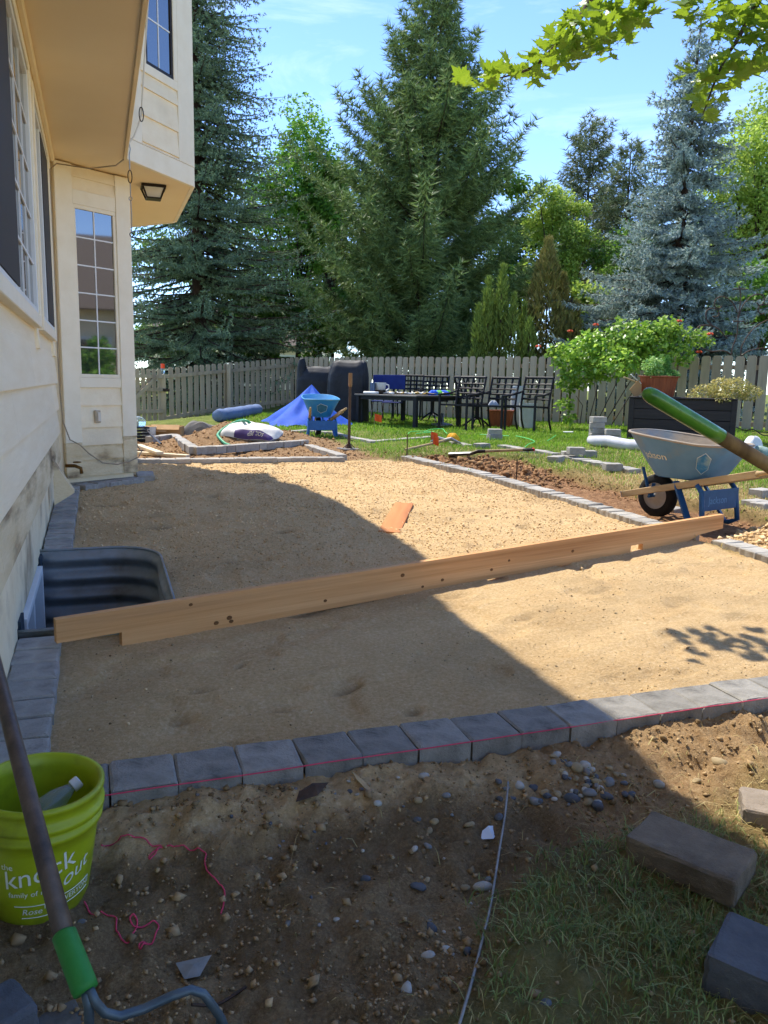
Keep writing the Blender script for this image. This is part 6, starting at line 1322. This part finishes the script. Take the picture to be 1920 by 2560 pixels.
def area(u, v):
    if u > 1560: return 'on the sunlit bare soil'
    if v > 2290 and u > 700: return 'in the worn grass edge'
    if u > 1350: return 'in the stone heap behind the paper scrap'
    if u > 1150: return 'close beside the metal rod'
    if v > 2120: return 'on bare soil between bucket and rod'
    return 'on dark soil just below the front pavers'
for i, ((u, v), wpx, k) in enumerate(SL):
    if wpx < 10: continue
    q = G(u, v, 0, False); t_ = q.y / ray(u, v)[1]; s = wpx * t_ / F_PX * .56
    q.z = zg(q.x, q.y) + s * .08; kind = ('grey', 'tan', 'dark', 'pale')[k]
    stone('river_stone', q, (s * R.uniform(.75, 1), s * R.uniform(.6, .8), s * R.uniform(.42, .58)), m_st[k], 200 + i, f'{"larger" if wpx >= 36 else "small"} {kind} river stone {area(u, v)}', 'stone', f'{kind} river stones {area(u, v)}')
rod = [P(u, v, 1) for u, v in ()]
rp_ = []
for u, v in ((1270, 1962), (1262, 2040), (1248, 2120), (1228, 2230), (1205, 2340), (1180, 2450), (1150, 2560), (1125, 2640)):
    q = G(u, v, .02, False); q.z = zg(q.x, q.y) + .012; rp_.append(q)
rp_[0].z += .03
tag(MB().tube(spline(rp_), [.0038] * (len(rp_) * 6 - 5), 8).build('edging_rod', mat('dark_rod_steel', '#77726b', '#9a958d', scale=30, rough=.45, metal=.3, vary=0), smooth_=True), 'thin metal rod lying from the soil into the grass', 'rod')
q = G(1228, 2088, 0, False); crumple_m = mat('white_tissue', '#c9d0d8', '#d6dce2', rough=.8, vary=0)
mb = MB(); mb.add([(-.035, 0, 0), (0, -.014, .004), (.03, .012, .002), (.034, .03, .016), (0, .02, .028), (-.022, .018, .016)], [(0, 1, 5), (1, 4, 5), (1, 2, 4), (2, 3, 4)]); o = mb.build('paper_scrap', crumple_m); o.location = (q.x, q.y, zg(q.x, q.y) + .006); tag(o, 'crumpled white paper scrap at the hole by the stones', 'litter')
q = G(485, 2422, 0, False); mb = MB(); mb.add([(-.04, .03, .004), (.045, .028, .006), (.01, -.03, .003), (-.025, -.03, .004), (0, .005, .009)], [(0, 3, 4), (3, 2, 4), (2, 1, 4), (1, 0, 4)]); o = mb.build('plastic_scrap', mat('dull_film', '#77756f', '#8a8882', scale=30, rough=.6, vary=0)); o.location = (q.x, q.y, zg(q.x, q.y) + .008); tag(o, 'torn grey plastic film pressed in the soil near the rake', 'litter')
q = G(903, 1975, 0, False); o = MB().prism([(-.008, -.05), (.008, -.05), (.01, .0), (.002, .06), (-.007, .02)], 0, .006).build('wood_splinter', m_ash); o.location = (q.x, q.y, zg(q.x, q.y) + .004); o.rotation_euler = (.2, 0, .3); tag(o, 'pale wood splinter lying on soil below the front pavers', 'splinter')
q = G(790, 2005, 0, False); mb = MB(); mb.add([(-.07, -.02, 0), (.0, -.02, .01), (.05, .03, .02), (-.0, .05, .015), (-.05, .02, .01), (0, .01, .03)], [(0, 1, 5), (1, 2, 5), (2, 3, 5), (3, 4, 5), (4, 0, 5)]); o = mb.build('bark_piece', m_bark); o.location = (q.x, q.y, zg(q.x, q.y) + .004); tag(o, 'curled dark bark piece below the front pavers', 'bark')
tw = [G(u, v, 0, False) for u, v in ((1165 - 10, 2549), (480, 2549), (545, 2515), (615, 2478))][1:]
for p_ in tw: p_.z = zg(p_.x, p_.y) + .012
tag(MB().tube(spline(tw), .004, 5).build('twig', m_bark), 'dark twig on soil behind the rake bow', 'twig')

# ------------------------------------------------------------------ trees
def tris_from(Pt, D, k, ln, wd, spread, jitter=.3):
    """k slim needle triangles at each point Pt leaning along D"""
    n = len(Pt); P_ = np.repeat(Pt, k, 0); D_ = np.repeat(D, k, 0); a = RN.normal(size=(n * k, 3)); a -= (a * D_).sum(1)[:, None] * D_; a /= np.linalg.norm(a, axis=1)[:, None] + 1e-9
    d = D_ * (1 - spread) + a * spread; d /= np.linalg.norm(d, axis=1)[:, None]; s = np.cross(d, RN.normal(size=(n * k, 3))); s /= np.linalg.norm(s, axis=1)[:, None] + 1e-9
    l_ = ln * RN.uniform(1 - jitter, 1 + jitter, (n * k, 1)); V = np.stack([P_ - s * wd, P_ + s * wd, P_ + d * l_], 1).reshape(-1, 3)
    return V, np.arange(n * k * 3).reshape(-1, 3)
def conifer(name, label, base, H, prof, foli, kind='spruce', z0=.06, step=.30, per=8, seed=0, lean=(0, 0), wood=m_bark, trunk_r=.16, cat='tree', density=1.0, group=None, gap=None, nk=8, rag=.12):
    rg = np.random.default_rng(seed); t = thing(name, label, cat, base, group=group)
    mb = MB(); mb.tube([Vector((lean[0] * k / 8, lean[1] * k / 8, H * k / 8 - .3 * (k == 0))) for k in range(9)], [trunk_r * (1 - .93 * k / 8) for k in range(9)], 9)
    pts, dirs = [], []; z = H * z0; wi = 0
    while z < H * .985:
        f = z / H; Rm = np.interp(f, [p[0] for p in prof], [p[1] for p in prof]); n = max(4, int(per * (.6 + .4 * min(1, Rm / 2)))); off = rg.uniform(0, 6.28)
        for k in range(n):
            az_ = off + 6.283 * k / n + rg.uniform(-.25, .25); Lb = Rm * rg.uniform(.72, 1.12) * (1 + rag * float(np.sin(2.2 * az_ + 1.7 * z + seed) * np.sin(1.3 * z - 1.1 * az_ + 2 * seed) + .6 * np.sin(5 * az_ + 3.1 * z)))
            if Lb < .08: continue
            if gap is not None and rg.random() < gap: continue
            o = np.array([math.cos(az_), math.sin(az_), 0]); sd2 = np.array([-o[1], o[0], 0]); c0 = np.array([lean[0] * f, lean[1] * f, z + rg.uniform(-.28, .28)]); dr = rg.uniform(.2, 2.0)
            if kind == 'spruce': zf = lambda s: Lb * dr * (-.20 * s - .10 * s * s + .22 * s ** 3) + Lb * (.18 * (1 - dr * .5)) * s ** 2 - .05 * Lb * (1 - f) * s
            else: zf = lambda s: Lb * (.16 * s - .12 * s * s + .42 * s ** 3) + Lb * .25 * f * s
            if Lb > .5:
                mb.tube([Vector(c0 + o * (Lb * s) + np.array([0, 0, zf(s)])) for s in (0, .35, .7, .95)], [.03 * min(1, Lb / 2) + .006, .022 * min(1, Lb / 2) + .004, .012, .005], 4, cap=False)
            ss = np.arange(.10 if kind == 'spruce' else .25, 1.0, (.125 if kind == 'spruce' else .20) / max(Lb, .2) / density)
            for i, s in enumerate(ss):
                side = 1 if (i + k) % 2 else -1; p0 = c0 + o * (Lb * s) + np.array([0, 0, zf(s)]); lt = (.12 + .42 * (1 - s) * min(Lb, 2.2) * .75) * rg.uniform(.7, 1.2) if kind == 'spruce' else (.22 + .30 * (1 - s) * min(Lb, 2.4)) * rg.uniform(.6, 1.3)
                d = o * rg.uniform(.5, .8) + sd2 * side * rg.uniform(.5, .9); d[2] += (-.22 if kind == 'spruce' else rg.uniform(.25, .7)); d /= np.linalg.norm(d)
                st = .085 if kind == 'spruce' else .15; m_ = max(1, int(lt / st))
                q = (np.arange(m_) + .6) / m_ * lt
                pts.append(p0[None] + d[None] * q[:, None]); dirs.append(np.repeat(d[None], m_, 0))
                if kind == 'pine':
                    up = np.array([d[0] * .4, d[1] * .4, 1.0]); up /= np.linalg.norm(up); pts.append((p0 + d * lt)[None] + up[None] * .08); dirs.append(up[None])
            tp_ = c0 + o * Lb + np.array([0, 0, zf(1.0)]); pts.append(tp_[None]); dirs.append((o * .8 + np.array([0, 0, .5 if kind == 'pine' else .1]))[None])
        z += step * (1.15 - .45 * f) * rg.uniform(.85, 1.15)
    pts.append(np.array([[lean[0], lean[1], H * k] for k in (.95, .965, .98, .995)])); dirs.append(np.repeat(np.array([[0, 0, 1.0]]), 4, 0))
    Pt = np.concatenate(pts); D = np.concatenate(dirs); D /= np.linalg.norm(D, axis=1)[:, None]
    if kind == 'spruce': V, T = tris_from(Pt, D, nk, .105, .019, .52)
    else: V, T = tris_from(Pt, D, nk, .27, .0145, .60)
    mb.build('trunk', wood, t, smooth_=True); link('crown', npmesh('crown', V, T, foli), t); return t, len(T)
spm = leafmat('spruce_needles', '#55704f', '#98ab84', rough=.6, transl=.25); bsm = leafmat('blue_spruce_needles', '#768d84', '#bccac0', rough=.6, transl=.28)
pim = leafmat('pine_needles', '#4c6b38', '#92a562', rough=.55, transl=.2); pi2 = leafmat('far_pine_needles', '#5d6c48', '#8a9468', rough=.55, transl=.2)
def onground(u, v, t_): q = P(u, v, t_); q.z = zg(q.x, q.y) - .05; return q
q = onground(500, 900, 27.0); H_ = P(500, -330, 27.0).z - q.z
conifer('spruce_tree', 'tall grey green spruce towering behind fence and house bay', q, H_, [(0, 4.9), (.12, 5.4), (.25, 4.7), (.45, 3.3), (.62, 2.35), (.8, 1.25), (1, .05)], spm, 'spruce', .04, .27, 11, 1, trunk_r=.28, density=.85, nk=7, rag=.2, gap=.08)
q = onground(1045, 890, 26.5); H_ = P(1062, 5, 26.5).z - q.z
conifer('pine_tree', 'broad dark green pine with upturned branches behind the table', q, H_, [(0, 2.7), (.1, 3.5), (.25, 3.8), (.38, 3.5), (.5, 2.9), (.6, 2.25), (.7, 1.7), (.8, 1.25), (.9, .8), (1, .15)], pim, 'pine', .05, .40, 8, 2, (.25, 0), trunk_r=.30, density=1.9, nk=18, rag=.24)
q = onground(1668, 880, 20.0); H_ = P(1690, 92, 20.0).z - q.z
conifer('blue_spruce_tree', 'pale blue spruce standing behind the vine covered fence', q, H_, [(0, 2.1), (.1, 2.25), (.3, 2.3), (.42, 2.05), (.5, 1.7), (.56, 1.15), (.68, 1.05), (.8, .8), (.92, .35), (1, .04)], bsm, 'spruce', .04, .21, 11, 3, (.2, -.07), trunk_r=.18, density=1.4, gap=.12, nk=9, rag=.26)
q = onground(1448, 870, 33.0); H_ = P(1448, 330, 33.0).z - q.z
conifer('pine_tree', 'distant thin pine showing between broad pine and blue spruce', q, H_, [(0, 1.2), (.4, 1.6), (.55, 1.9), (.7, 1.3), (.8, 1.1), (.92, .8), (1, .15)], pi2, 'pine', .2, .36, 8, 5, trunk_r=.16, gap=.1, nk=14)
q = onground(1545, 870, 30.0); H_ = P(1552, 372, 30.0).z - q.z
conifer('pine_tree', 'small olive pine half hidden behind the blue spruce', q, H_, [(0, 1.5), (.5, 1.6), (.75, 1.0), (1, .1)], pi2, 'pine', .15, .36, 8, 6, trunk_r=.14, nk=14)
q = onground(1850, 900, 24.0); H_ = P(1850, 360, 24.0).z - q.z
# junipers
junm = leafmat('juniper_scales', '#5c7430', '#93a44a', rough=.65, transl=.15); jund = leafmat('juniper_scales_brown', '#6f7a38', '#9a8a4e', rough=.65, transl=.15)
def juniper(label, spires, t_, m, seed):
    rg = np.random.default_rng(seed); ub = np.mean([s[0] for s in spires]); b = onground(ub, 900, t_); t = thing('juniper_shrub', label, 'shrub', b, group='columnar junipers behind the fence'); pts, dirs = [], []; mb = MB()
    for u, v, wpx in spires:
        top = P(u, v, t_ + rg.uniform(-.3, .3)); g = P(u, 900, t_); h = top.z - b.z; r0 = wpx / 2 * t_ / F_PX; c = np.array([top.x - b.x, top.y - b.y])
        mb.tube([Vector((c[0] * .3, c[1] * .3, 0)), Vector((c[0] * .8, c[1] * .8, h * .4)), Vector((c[0], c[1], h * .85))], [.05, .03, .01], 5)
        n = int(260 * h * max(.5, r0 / .5)); zf = rg.random(n) ** .8; rr = r0 * np.interp(zf, [0, .25, .6, .85, 1], [.75, 1, .8, .42, .03]) * np.sqrt(rg.uniform(.15, 1, n)) * (1 + .35 * np.sin(zf * 19 + rg.uniform(0, 6)) * np.sin(zf * 7))
        an = rg.uniform(0, 6.28, n); pts.append(np.stack([c[0] + rr * np.cos(an), c[1] + rr * np.sin(an), zf * h], -1)); dirs.append(np.stack([.28 * np.cos(an), .28 * np.sin(an), np.ones(n)], -1))
    Pt = np.concatenate(pts); D = np.concatenate(dirs); D /= np.linalg.norm(D, axis=1)[:, None]; V, T = tris_from(Pt, D, 7, .15, .016, .30); mb.build('trunk', m_bark, t); link('crown', npmesh('crown', V, T, m), t)
juniper('tall olive juniper spire with a brown patch between pine and spruce', [(1372, 600, 130), (1340, 690, 90), (1408, 690, 95), (1440, 760, 60)], 20.6, jund, 11)
juniper('many tipped bright green juniper left of the tall olive one', [(1258, 668, 55), (1222, 700, 60), (1285, 740, 50), (1196, 768, 40), (1240, 760, 80)], 20.2, junm, 12)
juniper('short juniper tuft between the two taller junipers', [(1310, 762, 36), (1325, 800, 60)], 20.0, junm, 13)
# broadleaf trees
def broadleaf(name, label, base, crown_c, crown_r, m, nl, per, leaf, seed, trunk_r=.14, group=None, shell=.55, cat='tree', sph=1.0):
    global RN
    rg = np.random.default_rng(seed); t = thing(name, label, cat, base, group=group); cs, rs = [], []; b = np.array(base)
    for k in range(nl):
        d = rg.normal(size=3); d /= np.linalg.norm(d); q = rg.uniform(.35, .95); c = np.array(crown_c) + d * q * np.array(crown_r); c[2] = max(c[2], b[2] + .25); cs.append(c); r = rg.uniform(.20, .36) * float(np.mean(crown_r)) * sph; rs.append((r, r, r * .75))
    X = lobes(cs, rs, [per] * nl, .3); foliage('crown', X, RN.uniform(leaf * .65, leaf * 1.25, len(X)), m, t, droop=.35)
    mb = MB(); cc = Vector(crown_c) - Vector(base); mb.tube([Vector((0, 0, -.2)), cc * .35 + Vector((.1, 0, 0)), cc * .7, cc], [trunk_r, trunk_r * .75, trunk_r * .5, trunk_r * .25], 8)
    for c in cs[::3]: e = Vector(c) - Vector(base); mb.tube([cc * .4, cc * .45 + (e - cc * .45) * .5 + Vector((0, 0, -.1)), e], [trunk_r * .35, trunk_r * .2, .012], 5, cap=False)
    mb.build('trunk', m_bark, t, smooth_=True); return t
blm = leafmat('broad_leaf_green', '#4f7d2a', '#8db848', transl=.45, rough=.5); bly = leafmat('broad_leaf_yellow_green', '#7f9c38', '#b9cc62', transl=.45, rough=.5); bld = leafmat('broad_leaf_deep', '#466a2a', '#76993e', transl=.4, rough=.5)
def bl_at(label, ub, t_, u, v, ru, rv, m, nl, per, leaf, seed, name='broadleaf_tree', **k):
    base = onground(ub, 900, t_); c = P(u, v, t_); r = (ru * t_ / F_PX, ru * t_ / F_PX * .9, rv * t_ / F_PX); return broadleaf(name, label, base, c, r, m, nl, per, leaf, seed, **k)
bl_at('airy light green tree between the spruce and broad pine', 740, 31, 745, 500, 120, 230, blm, 70, 230, .17, 21, trunk_r=.13)
bl_at('second slim light green tree just left of the broad pine', 830, 31.5, 820, 480, 70, 120, blm, 34, 200, .16, 22, trunk_r=.10)
bl_at('rounded yellow green tree behind the tall olive juniper', 1400, 27, 1402, 590, 88, 175, bly, 52, 260, .12, 23)
bl_at('tall leafy green tree at the right behind the blue spruce', 1900, 26, 1910, 520, 175, 300, bly, 110, 300, .15, 24, trunk_r=.2)
bl_at('leafy green shrub tree below the tall right tree behind fence', 1880, 21.5, 1890, 760, 120, 110, blm, 46, 260, .12, 25)
GRP = 'leafy shrubs behind the fence'
for i, (u, v, ru, rv, t_, m_, lab) in enumerate(((640, 800, 110, 110, 30, bld, 'deep green shrub in shade behind the slate fabric roll'), (800, 800, 110, 110, 30.5, blm, 'light green shrub between spruce and pine above the fence'), (960, 830, 110, 80, 32, bld, 'deep green shrub in the shade under the broad pine'), (1130, 830, 100, 90, 32, bld, 'deep green shrub to the right of the pine trunk'), (1490, 790, 90, 90, 25, bly, 'yellow green shrub between juniper and blue spruce'), (1780, 850, 100, 80, 23, bld, 'deep green shrub behind the scroll trellis'), (420, 850, 120, 60, 33, bld, 'dark shrub below the spruce beside the gate'), (1300, 620, 110, 200, 34, bld, 'deep green tree filling the gap right of the broad pine'), (1590, 700, 130, 150, 27, bld, 'dark leafy tree behind the blue spruce trunk'), (900, 620, 170, 230, 37, bld, 'dark distant tree mass behind the broad pine'), (520, 640, 190, 240, 38, bld, 'dark distant tree behind the tall spruce'), (690, 640, 130, 250, 35, bld, 'dark tree filling the gap right of the tall spruce'), (860, 720, 120, 160, 35, bld, 'dark tree low between the pale tree and broad pine'), (1230, 730, 120, 130, 34, bld, 'deep green tree behind the many tipped juniper'), (1860, 640, 130, 200, 28, bld, 'deep green tree right of the blue spruce'))):
    bl_at(lab, u, t_, u, v, ru, rv, m_, 30 if ru < 150 else 44, 230, .16 if t_ < 30 else .2, 60 + i, 'leafy_shrub' if rv < 140 else 'broadleaf_tree', cat='shrub' if rv < 140 else 'tree', group=GRP if rv < 140 else None, trunk_r=.09)
# neighbour house glimpsed through the spruce
nb = P(585, 900, 46.0); nb.z = zg(nb.x, nb.y); nh = thing('neighbour_house', 'pale neighbouring house with grey shingle roof behind the spruce', 'house', nb, heading(1, 0))
MB().bb(-5, 5, 0, 8, -.3, 2.7).build('wall', m_sid, nh)
MB().add([(-5.5, -.5, 2.6), (5.5, -.5, 2.6), (5.5, 4, 5.2), (-5.5, 4, 5.2), (-5.5, 8.5, 2.6), (5.5, 8.5, 2.6)], [(0, 1, 2, 3), (3, 2, 5, 4), (0, 3, 4), (1, 5, 2), (0, 4, 5, 1)]).build('roof', m_roof, nh)
for x in (-3, 0, 3):
    wn_ = MB().bb(x - .6, x + .6, -.06, .02, .9, 2.1).build('window', m_white, nh); MB().bb(x - .5, x + .5, -.07, .0, 1.0, 2.0).build('pane', m_glass, wn_)

# ------------------------------------------------------------------ maple overhead
mpm = bpy.data.materials.new('maple_leaf')
mpm = leafmat('maple_leaf', '#54701f', '#8ba53a', rough=.4, transl=.42, tc='#93ad2c', spec=.45)
half = [(0, 0), (.10, -.05), (.30, -.10), (.26, .03), (.50, .12), (.38, .20), (.56, .42), (.40, .40), (.34, .50), (.22, .42), (.25, .66), (.14, .64), (.0, 1.0)]
outl = half + [(-x, y) for x, y in reversed(half[1:-1])]
def maple_mesh(seed):
    r = random.Random(seed); cu, cv = r.uniform(.1, .35), r.uniform(-.25, .1); pts = []
    for x, y in outl: pts.append((x, y - .0, -cu * x * x * 1.2 + cv * y * y + r.uniform(-.02, .02)))
    n = len(pts); pts.append((0, .28, .02)); mb = MB(); mb.add(pts, [(i, (i + 1) % n, n) for i in range(n)])
    mb.tube([(0, 0, 0), (.02, -.22, .03), (0, -.45, .10)], .012, 4, cap=False); me_ = mb.mesh('leaf', mpm); return me_
LM = [maple_mesh(i) for i in range(6)]
mtb = Vector((6.4, 2.7, zg(6.4, 2.7))); mp_t = thing('maple_tree', 'maple tree whose sunlit branches hang into the top of view', 'tree', mtb)
MB().tube([Vector((0, 0, -.1)), Vector((-.05, .05, 1.2)), Vector((-.15, .1, 2.4)), Vector((-.2, .2, 3.8))], [.17, .14, .12, .08], 12).build('trunk', m_bark, mp_t, smooth_=True)
fk = mtb + Vector((-.15, .1, 2.4)); fk2 = mtb + Vector((-.2, .2, 3.7))
def branch(start, pxs, r0):
    pts = [Vector(start)] + [P(u, v, t_) for u, v, t_ in pxs]; pts = spline(pts, 5); n = len(pts)
    return MB().tube([p - mtb for p in pts], [r0 * (1 - .88 * k / (n - 1)) for k in range(n)], 7).build('branch', m_bark, mp_t, smooth_=True)
brA = branch(fk2, [(1640, -190, 5.2), (1520, -60, 5.1), (1476, 0, 5.05), (1446, 49, 5.0), (1367, 138, 5.0), (1322, 173, 4.95), (1250, 195, 4.9)], .035)
brB = branch(fk2, [(1990, -130, 5.3), (1898, 0, 5.2), (1846, 94, 5.1), (1802, 168, 5.05), (1757, 287, 5.0)], .03)
brC = branch(fk2, [(1800, -150, 5.4), (1700, -60, 5.4), (1620, 0, 5.3), (1545, 70, 5.3)], .02)
def leafcluster(br, u, v, ru, rv, n, t0=5.0):
    for _ in range(int(n * 1.7)):
        a, q = R.uniform(0, 6.28), math.sqrt(R.random()); p = P(u + ru * q * math.cos(a), v + rv * q * math.sin(a), t0 + R.uniform(-.28, .28)) - mtb
        s = R.uniform(.075, .13); o = link('leaf', R.choice(LM), br, p, (R.uniform(2.2, 3.6), R.uniform(-.7, .7), R.uniform(0, 6.28)), (s, s, s))
for c in ((1205, 200, 48, 28, 10), (1265, 185, 50, 28, 10), (1330, 165, 42, 38, 9), (1395, 110, 52, 58, 24), (1470, 60, 58, 58, 26), (1440, 125, 42, 38, 13), (1505, 120, 40, 30, 10), (1330, 205, 14, 14, 2)): leafcluster(brA, *c)
for c in ((1540, 60, 52, 62, 24), (1590, 25, 42, 42, 14), (1640, -40, 80, 50, 14)): leafcluster(brC, *c, t0=5.25)
for c in ((1755, 25, 48, 46, 16), (1830, 55, 58, 58, 26), (1890, 140, 46, 68, 26), (1820, 185, 52, 48, 24), (1765, 230, 38, 48, 15), (1895, 30, 40, 40, 14), (1765, 278, 28, 22, 6), (1900, -60, 100, 50, 22), (1960, 80, 50, 90, 20), (1710, 180, 25, 20, 4)): leafcluster(brB, *c, t0=5.1)

# ------------------------------------------------------------------ across the garden: house and hedge that the bay window mirrors
oh = thing('neighbour_house', 'tall shingle roofed house across the garden mirrored in the bay window', 'house', (19.5, -.5, .4), math.radians(-112))
MB().bb(-6, 6, 0, 7, -.5, 3.3).build('wall', m_sid, oh)
MB().add([(-6.5, -.6, 3.2), (6.5, -.6, 3.2), (6.5, 4, 6.3), (-6.5, 4, 6.3), (-6.5, 8, 3.2), (6.5, 8, 3.2)], [(0, 1, 2, 3), (3, 2, 5, 4), (0, 3, 4), (1, 5, 2), (0, 4, 5, 1)]).build('roof', m_roof, oh)
for x in (-4, -1, 2): wn_ = MB().bb(x - .6, x + .6, -.06, .02, 1.0, 2.3).build('window', m_white, oh); MB().bb(x - .5, x + .5, -.07, .0, 1.1, 2.2).build('pane', m_glass, wn_)
for i, (x, y) in enumerate(((15.5, 1.6), (16.5, 4.2), (15.2, -1.0), (17.5, 7.0))):
    broadleaf('leafy_shrub', 'leafy shrub before the house across the garden', Vector((x, y, .5)), (x, y, 1.9), (1.3, 1.3, 1.1), blm, 14, 130, .2, 90 + i, .06, 'shrubs across the garden', cat='shrub')
